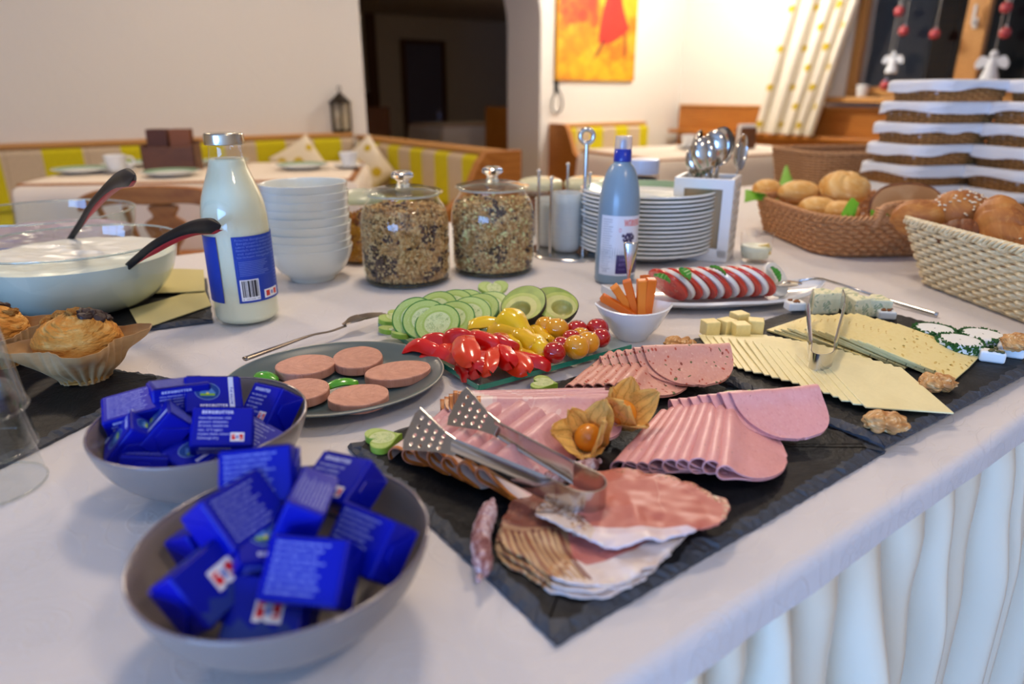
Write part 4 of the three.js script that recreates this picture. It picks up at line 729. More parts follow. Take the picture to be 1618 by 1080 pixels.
// ---------------------------------------------------------------- blue squeeze bottle
{
  const o = thing('dressing_bottle', 'blue translucent plastic dressing bottle with white printed label', 'bottle', new THREE.Vector3(0.178, T, -1.158), 0.8); o.rotation.z = -0.03;
  const prof = [[0.001, 0.002], [0.028, 0.0], [0.0335, 0.004], [0.0345, 0.012], [0.0345, 0.125], [0.034, 0.14], [0.0315, 0.16], [0.026, 0.182], [0.019, 0.196], [0.0145, 0.201], [0.0145, 0.204]];
  part('body', lathes(prof, 56, 70), phys({ color: '#8098a8', roughness: 0.28, clearcoat: 0.35, clearcoatRoughness: 0.2 }), o);
  part('collar', lathe([[0.001, 0.203], [0.0145, 0.203], [0.0148, 0.205], [0.0142, 0.223], [0.001, 0.223]], 40), phys({ color: '#0f2f9e', roughness: 0.3, clearcoat: 0.3 }), o);
  part('clear_cap', lathe([[0.0138, 0.223], [0.0142, 0.226], [0.0138, 0.242], [0.012, 0.244], [0.001, 0.244]], 40), phys({ color: '#f4ece6', transmission: 0.6, thickness: 0, roughness: 0.15 }), o);
  part('nozzle', lathe([[0.006, 0.223], [0.004, 0.236], [0.001, 0.238]], 24), phys({ color: '#1c49b0', roughness: 0.3 }), o);
  const lab = canvas(1024, 512, (g, w, h) => {
    g.fillStyle = '#dfe2ea'; g.fillRect(0, 0, w, h); g.fillStyle = '#a9adb8'; for (let i = 0; i < 22; i++) g.fillRect(30, 30 + i * 20, 90 + 70 * h3(i, 2, 3), 6);
    g.fillStyle = '#d8402f'; g.font = 'bold 74px sans-serif'; g.fillText('WIBERG', 330, 82); g.fillStyle = '#d99aa8'; g.beginPath(); g.arc(282, 118, 18, 0, 7); g.fill(); g.fillStyle = '#dfe2ea'; g.beginPath(); g.arc(282, 118, 11, 0, 7); g.fill();
    const r = rng(8); for (let i = 0; i < 70; i++) { const t = r(), x = 400 + (r() - 0.5) * 190 * (1 - t * 0.35) + t * 20, y = 150 + t * 120; g.fillStyle = ['#2c2748', '#3d3763', '#221e3c'][Math.floor(r() * 3)]; g.beginPath(); g.arc(x, y, 13, 0, 7); g.fill(); g.fillStyle = '#7c79a6'; g.beginPath(); g.arc(x - 4, y - 4, 3, 0, 7); g.fill(); }
    g.fillStyle = '#34235f'; g.fillRect(250, 330, 470, 166); g.fillStyle = '#9a8fc0'; g.font = '30px sans-serif'; g.fillText('CREMA DI', 290, 384); g.fillText('ACETO', 290, 424); g.fillStyle = '#7a6fa6'; g.font = '22px sans-serif'; g.fillText('Holunder', 290, 462);
    g.fillStyle = '#8f96a8'; g.font = '40px sans-serif'; g.fillText('WIB', 60, 490);
  });
  part('label', sheet(60, 4, (u, v) => { const a = lerp(deg(-105), deg(105), u) ; return [Math.sin(a) * 0.0349, lerp(0.018, 0.118, v), Math.cos(a) * 0.0349, u, v]; }, 0.0002), mat({ map: lab, roughness: 0.35 }), o);
}
// ---------------------------------------------------------------- stack of green rimmed plates
{
  const c = new THREE.Vector3(0.268, T, -1.372), r = rng(21), n = 15;
  const p0 = thing('plate', 'lowest green rimmed white plate of the tall stack', 'plate', c, 0, 'plates in the tall stack'); plateParts(p0, 0.132);
  for (let i = 1; i < n; i++) { const q = copy(p0, i === n - 1 ? 'topmost green rimmed white plate of the tall stack' : `${ORD[i]} green rimmed white plate from the bottom of the tall stack`); q.position.set(c.x + (r() - 0.5) * 0.003, T + i * 0.0078, c.z + (r() - 0.5) * 0.003); q.rotation.y = r() * 6; }
}
{ // jar with blue lid behind the plates
  const o = thing('coffee_jar', 'glass jar of dark contents with pale blue lid behind the plates', 'jar', new THREE.Vector3(0.305, T, -1.64));
  part('glass_body', lathes([[0.001, 0.002], [0.036, 0.001], [0.041, 0.01], [0.041, 0.11], [0.035, 0.125], [0.035, 0.133]], 40, 40), M.glass, o);
  part('contents', lathes([[0.001, 0.006], [0.036, 0.006], [0.0385, 0.014], [0.0385, 0.106], [0.032, 0.122], [0.001, 0.124]], 36, 30), mat({ color: '#3b2317', roughness: 0.9 }), o);
  part('lid', lathe([[0.001, 0.165], [0.036, 0.165], [0.0385, 0.163], [0.0385, 0.134], [0.037, 0.132], [0.001, 0.133]], 40), phys({ color: '#b9c8e6', roughness: 0.3 }), o);
}
const mat2 = mat({ color: "#c9bfae", roughness: 0.6 });
// ---------------------------------------------------------------- cutlery holder with spoons and ladles
{
  const th = deg(-25), w = 0.112, d = 0.1, h = 0.158; const corner = P(1147, 416, 0); const c = corner.clone().add(new THREE.Vector3(-w / 2, 0, -d / 2).applyAxisAngle(new THREE.Vector3(0, 1, 0), th)).setY(T);
  const o = thing('cutlery_holder', 'white square cutlery holder with open framed sides', 'cutlery holder', c, th);
  const wm = mat({ color: '#e4e1dc', roughness: 0.45 }), inner = mat({ color: '#a98b62', roughness: 0.6 }); const t = 0.008, f = 0.02;
  part('base', boxUNl(-w / 2, w / 2, -d / 2, d / 2, 0, 0.01, 0.002), wm, o);
  for (const [x, z] of [[-1, -1], [1, -1], [1, 1], [-1, 1]]) part('post', boxUNl(x * (w / 2 - f / 2) - f / 2, x * (w / 2 - f / 2) + f / 2, z * (d / 2 - t / 2) - t / 2, z * (d / 2 - t / 2) + t / 2, 0.008, h - 0.018, 0.001), wm, o);
  part('front_rail', boxUNl(-w / 2, w / 2, d / 2 - t, d / 2, h - 0.02, h, 0.002), wm, o); part('front_rail', boxUNl(-w / 2, w / 2, d / 2 - t, d / 2, 0.008, 0.026, 0.002), wm, o);
  part('back_panel', boxUNl(-w / 2, w / 2, -d / 2, -d / 2 + t, 0.008, h, 0.002), wm, o); part('left_panel', boxUNl(-w / 2, -w / 2 + t, -d / 2 + t, d / 2 - t, 0.008, h, 0.001), wm, o); part('right_panel', boxUNl(w / 2 - t, w / 2, -d / 2 + t, d / 2 - t, 0.008, h, 0.001), wm, o);
  part('front_insert', boxUNl(-w / 2 + f - 0.004, w / 2 - f + 0.004, d / 2 - t - 0.003, d / 2 - t, 0.02, h - 0.018), inner, o);
  // small square fret on the right side
  for (let i = 0; i < 5; i++) for (let j = 0; j < 8; j++) part('fret', boxUNl(w / 2, w / 2 + 0.002, -d / 2 + 0.016 + i * 0.0155, -d / 2 + 0.025 + i * 0.0155, 0.018 + j * 0.017, 0.026 + j * 0.017), mat2, o);
  const spoon = (label, x, z, lx, lz, rot, s = 1, deep = 0.4) => {
    const sp = thing('serving_spoon', label, 'spoon', new THREE.Vector3(x, 0.012, z).applyAxisAngle(new THREE.Vector3(0, 1, 0), th).add(c), 0); sp.rotation.order = 'YXZ'; sp.rotation.set(lz, rot, lx); sp.scale.setScalar(s);
    part('handle', sweep([[0, 0, 0], [0, 0.06, 0.001], [0, 0.12, 0], [0, 0.155, 0.003]], (t) => 0.0048 - 0.0014 * t, 10, { squash: 0.5 }), M.steel, sp);
    const b = blob(0.024, 0.033, 0.014, null, 36, 24); const p = b.attributes.position; for (let i = 0; i < p.count; i++) { const z0 = p.getZ(i); if (z0 > 0) p.setZ(i, -z0 * 0.82 + 0.0008); } b.computeVertexNormals();
    part('spoon_bowl', moved(b, 0, 0.182, 0.004), M.steel, sp);
  };
  spoon('large chrome spoon turned edge-on at the left of the holder', -0.03, -0.01, 0.10, 0.02, 1.15, 1.08);
  spoon('chrome spoon facing front low in the middle of the holder', 0.0, 0.02, -0.02, 0.22, 0.2 + Math.PI, 0.98);
  spoon('chrome spoon upright in the middle of the holder', 0.005, -0.02, -0.05, -0.02, 0.1, 1.1);
  spoon('bright chrome spoon leaning right in the holder', 0.03, 0.005, -0.22, 0.05, 0.4 + Math.PI, 1.05);
  spoon('chrome spoon leaning far right over the edge of the holder', 0.035, -0.02, -0.34, -0.04, 0.9, 1.08);
  spoon('chrome spoon leaning left behind the other spoons', -0.035, -0.025, 0.28, -0.05, 1.8, 1.04);
  spoon('chrome spoon at the back of the holder, half hidden', -0.005, -0.03, 0.05, -0.12, 2.6, 1.08);
}
{ // small glass of spread
  const o = tumblerGlass('low clear glass with white spread beside the cutlery holder', new THREE.Vector3(0.474, T, -1.31), 0.056, 0.031);
  part('spread', lathes([[0.001, 0.008], [0.023, 0.008], [0.0262, 0.014], [0.0285, 0.03], [0.02, 0.033], [0.001, 0.031]], 32, 24), mat({ color: '#d9dcc4', roughness: 0.5 }), o);
  part('foil_wrap', moved(rbox(0.02, 0.022, 0.008, 0.002), 0.012, 0.026, 0.014, 0, -0.4, 0.3), mat({ color: '#d8b85a', roughness: 0.4 }), o);
}
// ---------------------------------------------------------------- yogurt bowls, ladles, napkins
const yogMat = phys({ color: '#e4e3d8', roughness: 0.4, clearcoat: 0.2, clearcoatRoughness: 0.2 });
function glassBowl(name, label, pos, R, H, level, surface, surfMat, sideCol, sc) {
  const o = thing(name, label, 'bowl', pos); if (sc) o.scale.set(...sc);
  const prof = (k) => [[0.001, 0.002], [R * 0.5, 0.0], [R * 0.62, 0.006], [R * 0.80, H * 0.25], [R * 0.92, H * 0.52], [R * 0.98, H * 0.8], [R, H]].map(([r, y]) => [Math.max(0.0005, r - k), y + k * 0.8]);
  part('glass_body', lathes(prof(0), 80, 70), phys({ color: '#eef6f2', transmission: 1, thickness: 0, roughness: 0.01, ior: 1.5 }), o);
  part('glass_rim', moved(new THREE.TorusGeometry(R, 0.0016, 8, 90), 0, H, 0, Math.PI / 2), phys({ color: '#dfece6', transmission: 0.8, thickness: 0.004, roughness: 0.02, ior: 1.5 }), o);
  const inner = prof(0.002).filter((p) => p[1] < level); const q = inner[inner.length - 1], nx = prof(0.002).find((p) => p[1] >= level); const rl = lerp(q[0], nx[0], (level - q[1]) / (nx[1] - q[1]));
  part('yogurt_body', lathes(inner.concat([[rl, level]]), 72, 60), sideCol, o);
  part('yogurt_surface', sheet(120, 40, (u, v) => { const a = u * 6.283185, r = rl * v; const x = Math.cos(a) * r, z = Math.sin(a) * r; return [x, level + surface(x, z) * smooth(1, 0.93, v), z, x * 8, z * 8]; }, 0.001, true), surfMat, o);
  return o;
}
{
  const ridge = (s, amp) => (x, z) => { const a = fbm(x * 14 + s, z * 30, s, 3); return amp * (1 - Math.abs(a) * 2.4) * 0.8 + amp * 0.25 * noise(x * 40, z * 70, s); };
  const c1 = new THREE.Vector3(-0.642, T + SL, -0.99);
  glassBowl('yogurt_bowl', 'large glass bowl of white yogurt with a ladle', c1, 0.138, 0.098, 0.078, ridge(2, 0.0045), yogMat, yogMat);
  const bm = phys({ color: '#b79ab0', roughness: 0.3, clearcoat: 0.5 });
  const c2 = new THREE.Vector3(-0.86, T, -1.26);
  glassBowl('yogurt_bowl', 'large glass bowl of pale purple berry yogurt behind the white one', c2, 0.15, 0.105, 0.066, ridge(9, 0.005), bm, bm);
  const black = phys({ color: '#0f0f12', specularIntensity: 0.6, roughness: 0.5 }), red = mat({ color: '#a3121f', roughness: 0.45 });
  const ladle = (label, px, hs) => {
    // px: photograph points along the handle from tip to bowl, hs: their heights above the cloth
    const pts = px.map(([x, y, h]) => P(x, y, h)); const o = thing('ladle', label, 'ladle', pts[0].clone()); const L = pts.map((p) => p.clone().sub(pts[0]));
    part('handle', sweep(L, (t) => (0.0072 + 0.0022 * smooth(0.6, 0.12, t) - 0.002 * smooth(0.6, 1, t)) * Math.sqrt(smooth(-0.004, 0.11, t)), 16, { n: 60, squash: 0.7 }), black, o);
    const down = new THREE.Vector3(0.0016, -0.0052, 0.0018);
    part('red_inlay', sweep(L.slice(0, L.length - 1).map((p) => p.clone().add(down)), (t) => 0.0040 * smooth(0, 0.12, t) * smooth(1, 0.7, t) + 0.0003, 12, { n: 40, squash: 0.8 }), red, o, 'red underside of the handle');
    const e = L[L.length - 1], b = blob(0.028, 0.014, 0.024, (x, y) => (y > 0 ? 0.35 : 1)); part('neck', sweep([e, e.clone().add(new THREE.Vector3(-0.012, -0.012, -0.012)), e.clone().add(new THREE.Vector3(-0.03, -0.03, -0.04))], 0.004, 8), black, o); part('ladle_bowl', moved(b, e.x - 0.04, e.y - 0.034, e.z - 0.055), black, o);
  };
  ladle('black and red ladle standing in the white yogurt', [[349, 356, 0.168], [300, 361, 0.152], [250, 385, 0.125], [215, 410, 0.095], [196, 426, 0.078]]);
  ladle('black and red ladle standing in the berry yogurt', [[213, 277, 0.235], [180, 290, 0.205], [150, 320, 0.165], [128, 352, 0.12], [108, 382, 0.08]]);
}
{ // folded napkins under the bowl
  const m = mat({ color: '#c9bd84', roughness: 0.95, bumpMap: linenBump, bumpScale: 0.0004 });
  const nap = (label, px, h, lift) => { const q = px.map(([x, y]) => P(x, y, h)); const c = q[0].clone().add(q[2]).multiplyScalar(0.5).setY(T + h); const o = single('napkin', sheet(16, 16, (u, v) => { const a = q[0].clone().lerp(q[1], u), b = q[3].clone().lerp(q[2], u); const p = a.lerp(b, v).sub(c); return [p.x, lift * (noise(u * 3, v * 3, h * 900) * 0.5 + 0.5), p.z, u, v]; }, 0.0012), m, label, 'napkin', c); return o; };
  nap('olive paper napkin lying lowest under the yogurt bowl', [[222, 521], [334, 483], [322, 455], [205, 490]], 0.0085, 0.001);
  nap('olive paper napkin lying above, nearer the bowls', [[215, 466], [324, 461], [322, 427], [215, 425]], 0.0105, 0.004);
}
// ---------------------------------------------------------------- stacked clear glasses at the left edge
{
  const c = P(-14, 800, 0).add(new THREE.Vector3(-0.018, 0, -0.03)).setY(T); const gl = phys({ color: '#f4f6f5', transmission: 1, thickness: 0, roughness: 0.0, ior: 1.5 });
  const g = lathes([[0.0005, 0.088], [0.027, 0.088], [0.0295, 0.086], [0.031, 0.07], [0.0345, 0.03], [0.0375, 0.0]], 56, 50), rim = moved(new THREE.TorusGeometry(0.0375, 0.0011, 8, 64), 0, 0.0012, 0, Math.PI / 2), base = moved(new THREE.CylinderGeometry(0.0285, 0.0292, 0.006, 40), 0, 0.0845, 0);
  const o = thing('drinking_glass', 'lowest of the upturned clear glasses stacked at the left edge', 'glass', c); part('glass_body', g, gl, o); part('glass_rim', rim, gl, o); part('glass_base', base, gl, o);
  [['middle one of the upturned clear glasses stacked at the left edge', 0.034], ['topmost of the upturned clear glasses stacked at the left edge', 0.068]].forEach(([l, y]) => { const q = copy(o, l); q.position.y = T + y; });
}
// ---------------------------------------------------------------- muffins in paper
{
  const paper = (() => { const t = tex(256, 256, (u, v) => { const n = tile(u, v, 6, 4) * 26, st = tile(u, v, 3, 3, 5) > 0.28 && v > 0.25 ? 40 : 0; return [200 + n - st, 158 + n - st * 1.1, 104 + n - st * 1.2]; }); return phys({ map: t, roughness: 0.75, transmission: 0.18, thickness: 0 }); })();
  const crust = tex(512, 256, (u, v) => { const n = tile(u, v, 8, 4), c = tile(u, v, 22, 3, 4); const base = mixc(hex('#e0a24c'), hex('#c07a26'), clamp(0.5 + n)); return mixc(base, hex('#f0c37a'), clamp(c * 1.2)); });
  const crustMat = mat({ map: crust, roughness: 0.85, bumpMap: plasterBump, bumpScale: 0.006 }), choc = mat({ color: '#35211d', roughness: 0.5 });
  const muffin = (label, pos, turn, s, seed) => {
    const o = thing('muffin', label, 'muffin', pos, turn); o.scale.setScalar(s);
    part('muffin_body', moved(blob(0.043, 0.033, 0.038, (x, y, z) => 1 + 0.07 * fbm(x * 2.5 + seed, y * 2.5, z * 2.5) + 0.09 * Math.min(0.35, Math.abs(noise(x * 4.5, y * 4.5, z * 4.5 + seed))) + 0.02 * noise(x * 14, y * 14, z * 14), 80, 56), 0, 0.042, 0), crustMat, o);
    part('muffin_base', moved(new THREE.CylinderGeometry(0.036, 0.026, 0.03, 40), 0, 0.017, 0), crustMat, o);
    part('paper_case', sheet(120, 14, (u, v) => { const a = u * 6.283185, petal = Math.pow(0.5 + 0.5 * Math.cos(4 * a + 0.5), 1.3), flare = smooth(0.35, 1, v); const r = 0.025 + 0.017 * smooth(0, 0.5, v) + 0.0022 * Math.sin(a * 26) * (0.4 + v) * (1 - 0.6 * flare) + flare * (0.005 + 0.028 * petal); return [Math.cos(a) * r, 0.001 + v * (0.046 + 0.010 * petal) - flare * 0.008 * petal + 0.002 * noise(a * 3, v * 3), Math.sin(a) * r, u * 3, v]; }, 0.0006, true), paper, o);
    const r = rng(seed); for (let i = 0; i < 14; i++) { const a = r() * 1.9 - 1.0, p = 0.2 + r() * 0.7, d = new THREE.Vector3(Math.cos(a) * Math.sin(p), Math.cos(p), -Math.sin(a) * Math.sin(p) * 0.8); part('chocolate_chunk', moved(blob(0.006 + 0.003 * r(), 0.004, 0.005 + 0.003 * r(), (x, y, z) => 1 + 0.3 * noise(x * 3 + i, y * 3, z * 3), 14, 10), d.x * 0.0435, 0.042 + d.y * 0.0345, d.z * 0.0385, r(), r() * 3), choc, o); }
    for (let i = 0; i < 8; i++) { const a = r() * 6.3, p = r() * 0.8, d = new THREE.Vector3(Math.cos(a) * Math.sin(p), Math.cos(p), Math.sin(a) * Math.sin(p)); part('crust_crumb', moved(blob(0.007 + 0.004 * r(), 0.004, 0.006, (x, y, z) => 1 + 0.3 * noise(x * 4 + i, y * 4, z * 4), 14, 10), d.x * 0.042, 0.042 + d.y * 0.034, d.z * 0.037, r(), r() * 3), crustMat, o); }
    return o;
  };
  muffin('chocolate chip muffin in a spread brown paper case', P(135, 590, 0.012).add(new THREE.Vector3(0, 0, 0)).setY(T + SL), 0.5, 1.0, 3);
  const m2 = muffin('pale muffin in brown paper behind, cut by the left edge', P(0, 572, 0.01).setY(T + SL), 2.1, 0.95, 8);
}
const forkSteel = mat({ color: "#8f8479", metalness: 1, roughness: 0.3 });
// fork beside the sausage plate
function fork(label, tip, end, tipY, midY) {
  const d = end.clone().sub(tip), L = Math.hypot(d.x, d.z), o = thing('fork', label, 'fork', tip.clone(), Math.atan2(-d.z, d.x));
  const bend = (x) => 0.0045 * Math.sin(clamp(x / 0.09) * Math.PI) + 0.006 * smooth(0.07, 0.16, x) * smooth(L, L * 0.6, x) + 0.001;
  part('handle', sweep([[0.075, bend(0.075), 0], [0.1, bend(0.1), 0], [0.13, bend(0.13), 0], [L * 0.8, bend(L * 0.8), 0], [L, 0.0025, 0]], (t) => 0.0024 + 0.0026 * smooth(0.2, 1, t), 10, { n: 40, squash: 0.5 }), forkSteel, o);
  part('neck', sheet(14, 8, (u, v) => { const x = lerp(0.045, 0.078, u), w = lerp(0.0115, 0.0035, smooth(0.35, 1, u)); return [x, bend(x) + 0.0022 - 0.0015 * (v * 2 - 1) ** 2 * -1, (v * 2 - 1) * w]; }, 0.0016), forkSteel, o);
  for (let i = 0; i < 4; i++) part('tine', sweep([[0.047, bend(0.047) + 0.0028, (i - 1.5) * 0.0062], [0.025, bend(0.025) + 0.002, (i - 1.5) * 0.0062], [0.001, 0.0015, (i - 1.5) * 0.006]], (t) => 0.0016 - 0.0008 * t, 7, { n: 14 }), forkSteel, o);
  return o;
}
fork('steel fork lying between milk bottle and sausage plate', P(612, 497, 0.011), P(388, 580, 0.003));
// ---------------------------------------------------------------- cold cuts
// a round slice folded once: the fold runs along x, both halves lie towards +z; the loop at the fold stays open at its ends
function foldedSlice({ Rx, Rz, th = 0.0013, r = 0.006, pow = 2, seed = 0, gap = 0.0004, flareEnd = 0, close = 3.0 }) {
  return sheet(26, 44, (u, v) => {
    const b0 = (v * 2 - 1), b = b0 * Rz, s = u * 2 - 1;
    const half = Rx * Math.pow(Math.max(0.0001, 1 - Math.pow(Math.abs(b0) * 0.998, pow)), 1 / pow);
    const rr2 = r * (1 + 0.25 * noise(s * 1.3, seed)) * (1 + 0.35 * Math.abs(s) * flareEnd), arc = rr2 * Math.PI / 2, a = Math.abs(b);
    let z, y; if (a < arc) { const k = a / rr2; z = rr2 - rr2 * Math.cos(k); y = rr2 * Math.sin(k); } else { const q = a - arc; z = rr2 + q; y = (rr2 - th * 0.5 - gap) * Math.exp(-Math.pow(q / (rr2 * close), 1.5)) + th * 0.5 + gap; }
    y *= b < 0 ? -1 : 1;
    y += 0.0011 * noise(s * 1.7 + seed, z * 35, seed) * (z / Rz) + 0.0007 * noise(s * 4, z * 60, seed + 3);
    return [s * half, y, z, s * half / (2 * Rx) + 0.5, b0 * 0.5 + 0.5];
  }, th);
}
const wurst = (base, specks, rim, seed, paint) => canvas(512, 512, (g, w, h) => {
  const r = rng(seed); g.fillStyle = base; g.fillRect(0, 0, w, h);
  for (let i = 0; i < 1400; i++) { g.globalAlpha = 0.06; g.fillStyle = r() > 0.5 ? '#ffffff' : '#a04a4a'; g.beginPath(); g.arc(r() * w, r() * h, 1 + r() * 6, 0, 7); g.fill(); }
  for (const [n, c, s0, s1] of specks) for (let i = 0; i < n; i++) { g.globalAlpha = 0.85; g.fillStyle = c; g.beginPath(); g.ellipse(r() * w, r() * h, s0 + r() * (s1 - s0), (s0 + r() * (s1 - s0)) * 0.6, r() * 3, 0, 7); g.fill(); }
  g.globalAlpha = 1; if (rim) { g.strokeStyle = rim; g.lineWidth = 7; g.beginPath(); g.ellipse(w / 2, h / 2, w / 2 - 3, h / 2 - 3, 0, 0, 7); g.stroke(); }
  if (paint) paint(g, w, h, r);
});
const lyonerMat = phys({ map: wurst('#e2a19f', [[10, '#c77f88', 2, 5], [3, '#5b3a3a', 2, 4]], null, 3), roughness: 0.42, sheen: 0.15 });
const paprikaMat = phys({ map: wurst('#d99c8b', [[60, '#b5412c', 4, 11], [34, '#4d5a2c', 4, 13], [60, '#e6b9a4', 3, 9], [16, '#7a2a1d', 5, 12]], null, 5), roughness: 0.45 });
const hamTex = wurst('#dba2a4', [[26, '#e9c6c4', 6, 26], [10, '#c57f84', 5, 18]], null, 8, (g, w, h, r) => {
  for (let i = 0; i < 26; i++) { g.globalAlpha = 0.2; g.strokeStyle = '#f0d6d2'; g.lineWidth = 2 + r() * 5; g.beginPath(); const x = w * (0.25 + 0.6 * r()), y = h * r(); g.moveTo(x, y); g.bezierCurveTo(x + 60 * (r() - 0.5), y + 40, x + 60 * (r() - 0.5), y + 80, x + 40, y + 110); g.stroke(); }
  g.globalAlpha = 1; const band = (d, lw, c) => { g.strokeStyle = c; g.lineWidth = lw; g.beginPath(); for (let i = 0; i <= 60; i++) { const a = Math.PI * (0.5 + i / 60), c = Math.cos(a), s = Math.sin(a), x = w * 0.5 + Math.sign(c) * Math.pow(Math.abs(c), 0.34) * (w * 0.5 - d), y = h / 2 + Math.sign(s) * Math.pow(Math.abs(s), 0.34) * (h / 2 - d * 0.9); i ? g.lineTo(x, y) : g.moveTo(x, y); } g.stroke(); };
  g.fillStyle = '#ead3c8'; g.fillRect(0, 0, 58, h); g.fillStyle = '#e4bdb8'; g.fillRect(58, 0, 16, h); g.fillStyle = '#cf7a2c'; g.fillRect(0, 0, 16, h); g.fillStyle = '#95501c'; g.fillRect(0, 0, 5, h); void band;
  g.globalAlpha = 1;
});
const hamMat = phys({ map: hamTex, roughness: 0.36, clearcoat: 0.15, clearcoatRoughness: 0.3 });
// a row of folded slices, each lying on the one before
function fan({ name, label, cat, group, geo, m, n, from, to, a0, a1, Rz, sep = 0.0042, base = SL, tilt, jitter = 0.5, seed = 1, last }) {
  const r = rng(seed); let proto = null; const step = from.distanceTo(to) / Math.max(1, n - 1);
  const th = tilt ?? Math.asin(Math.min(0.5, sep / step)); const list = [];
  for (let k = 0; k < n; k++) {
    const f = n > 1 ? k / (n - 1) : 0, y = Math.min(k * sep, Rz * Math.sin(th) * 0.92), t = Math.asin(clamp(y / (last && k === n - 1 ? last.Rz : Rz), 0, 0.78));
    const o = proto ? copy(proto) : single(name, geo[0], m, '', cat, null, 0, group); proto ??= o; o.geometry = last && k === n - 1 ? last.geo : geo[k % geo.length];
    o.rotation.order = 'YXZ'; o.position.copy(from).lerp(to, f).setY(T + base + 0.0040 + y);
    o.rotation.set(t, lerp(a0, a1, f) + deg((r() - 0.5) * 3 * jitter), deg((r() - 0.5) * 1.5 * jitter));
    tag(o, label(k, n), cat, group); list.push(o);
  }
  return list;
}
const nth = (s, from, a) => (k, n) => (k === n - 1 ? `${a} uppermost in ${s}` : `${ORD[k]} ${a} from the ${from} in ${s}`);
const lyA = [1, 2, 3].map((s) => foldedSlice({ Rx: 0.062, Rz: 0.057, seed: s, r: 0.0066, close: 1.3 })), lyAl = foldedSlice({ Rx: 0.068, Rz: 0.062, seed: 20, r: 0.0078, close: 1.3 }), lyB = [4, 5, 6].map((s) => foldedSlice({ Rx: 0.046, Rz: 0.064, seed: s, pow: 2.6, r: 0.0062, close: 1.7 }));
fan({ name: 'sausage_slice', cat: 'sausage slice', group: 'folded pink sausage slices', geo: lyA, m: lyonerMat, n: 9, from: new THREE.Vector3(0.115, 0, -0.561), to: new THREE.Vector3(0.184, 0, -0.538), a0: deg(59), a1: deg(71), Rz: 0.057, sep: 0.003, seed: 2, last: { geo: lyAl, Rz: 0.062 }, label: nth('the front pink sausage row', 'left', 'folded pink sausage slice') });
fan({ name: 'sausage_slice', cat: 'sausage slice', group: 'folded pink sausage slices', geo: lyB, m: lyonerMat, n: 7, base: SL + 0.006, from: new THREE.Vector3(0.202, 0, -0.625), to: new THREE.Vector3(0.248, 0, -0.600), a0: deg(4), a1: deg(12), Rz: 0.064, sep: 0.0042, tilt: 0.42, seed: 3, label: nth('the rear pink sausage row', 'back', 'folded pink sausage slice') });
const paA = [7, 8].map((s) => foldedSlice({ Rx: 0.06, Rz: 0.056, seed: s, r: 0.005, close: 1.25 })), paB = [9, 10].map((s) => foldedSlice({ Rx: 0.05, Rz: 0.066, seed: s, pow: 2.6, r: 0.006, close: 1.8 }));
fan({ name: 'speckled_sausage_slice', cat: 'sausage slice', group: 'folded red and green speckled sausage slices', geo: paA, m: paprikaMat, n: 7, from: new THREE.Vector3(0.086, 0, -0.724), to: new THREE.Vector3(0.142, 0, -0.697), a0: deg(60), a1: deg(64), Rz: 0.056, sep: 0.0028, seed: 4, label: nth('the front speckled sausage row', 'left', 'folded speckled sausage slice') });
fan({ name: 'speckled_sausage_slice', cat: 'sausage slice', group: 'folded red and green speckled sausage slices', geo: paB, m: paprikaMat, n: 6, base: SL + 0.006, from: new THREE.Vector3(0.151, 0, -0.742), to: new THREE.Vector3(0.194, 0, -0.722), a0: deg(2), a1: deg(5), Rz: 0.066, sep: 0.0048, tilt: 0.40, seed: 5, label: nth('the rear speckled sausage row', 'back', 'folded speckled sausage slice') });
const haA = [11, 12, 13].map((s) => foldedSlice({ Rx: 0.072, Rz: 0.031, seed: s, pow: 6, r: 0.0042, close: 2.6, flareEnd: 0.5, th: 0.0013 })), haAl = foldedSlice({ Rx: 0.068, Rz: 0.060, seed: 18, pow: 6, r: 0.0044, close: 2.6, flareEnd: 0.4, th: 0.0014 });
const haB = [14, 15, 16].map((s) => foldedSlice({ Rx: 0.06, Rz: 0.035, seed: s, pow: 6, r: 0.0066, close: 2.4, flareEnd: 0.5, th: 0.0014 })), haBl = foldedSlice({ Rx: 0.058, Rz: 0.052, seed: 19, pow: 6, r: 0.0066, close: 2.4, flareEnd: 0.4, th: 0.0014 });
fan({ name: 'ham_slice', cat: 'ham slice', group: 'folded smoked ham slices with brown rind', geo: haA, m: hamMat, n: 8, base: SL + 0.003, from: new THREE.Vector3(-0.001, 0, -0.636), to: new THREE.Vector3(0.034, 0, -0.600), a0: deg(5), a1: deg(1), Rz: 0.031, sep: 0.006, tilt: 0.78, seed: 6, last: { geo: haAl, Rz: 0.060 }, label: nth('the rear ham row', 'back', 'folded smoked ham slice') });
fan({ name: 'ham_slice', cat: 'ham slice', group: 'folded smoked ham slices with brown rind', geo: haB, m: hamMat, n: 7, from: new THREE.Vector3(-0.083, 0, -0.583), to: new THREE.Vector3(0.002, 0, -0.516), a0: deg(66), a1: deg(58), Rz: 0.035, sep: 0.009, tilt: 0.70, seed: 7, last: { geo: haBl, Rz: 0.052 }, label: nth('the front ham row', 'left', 'folded smoked ham slice') });

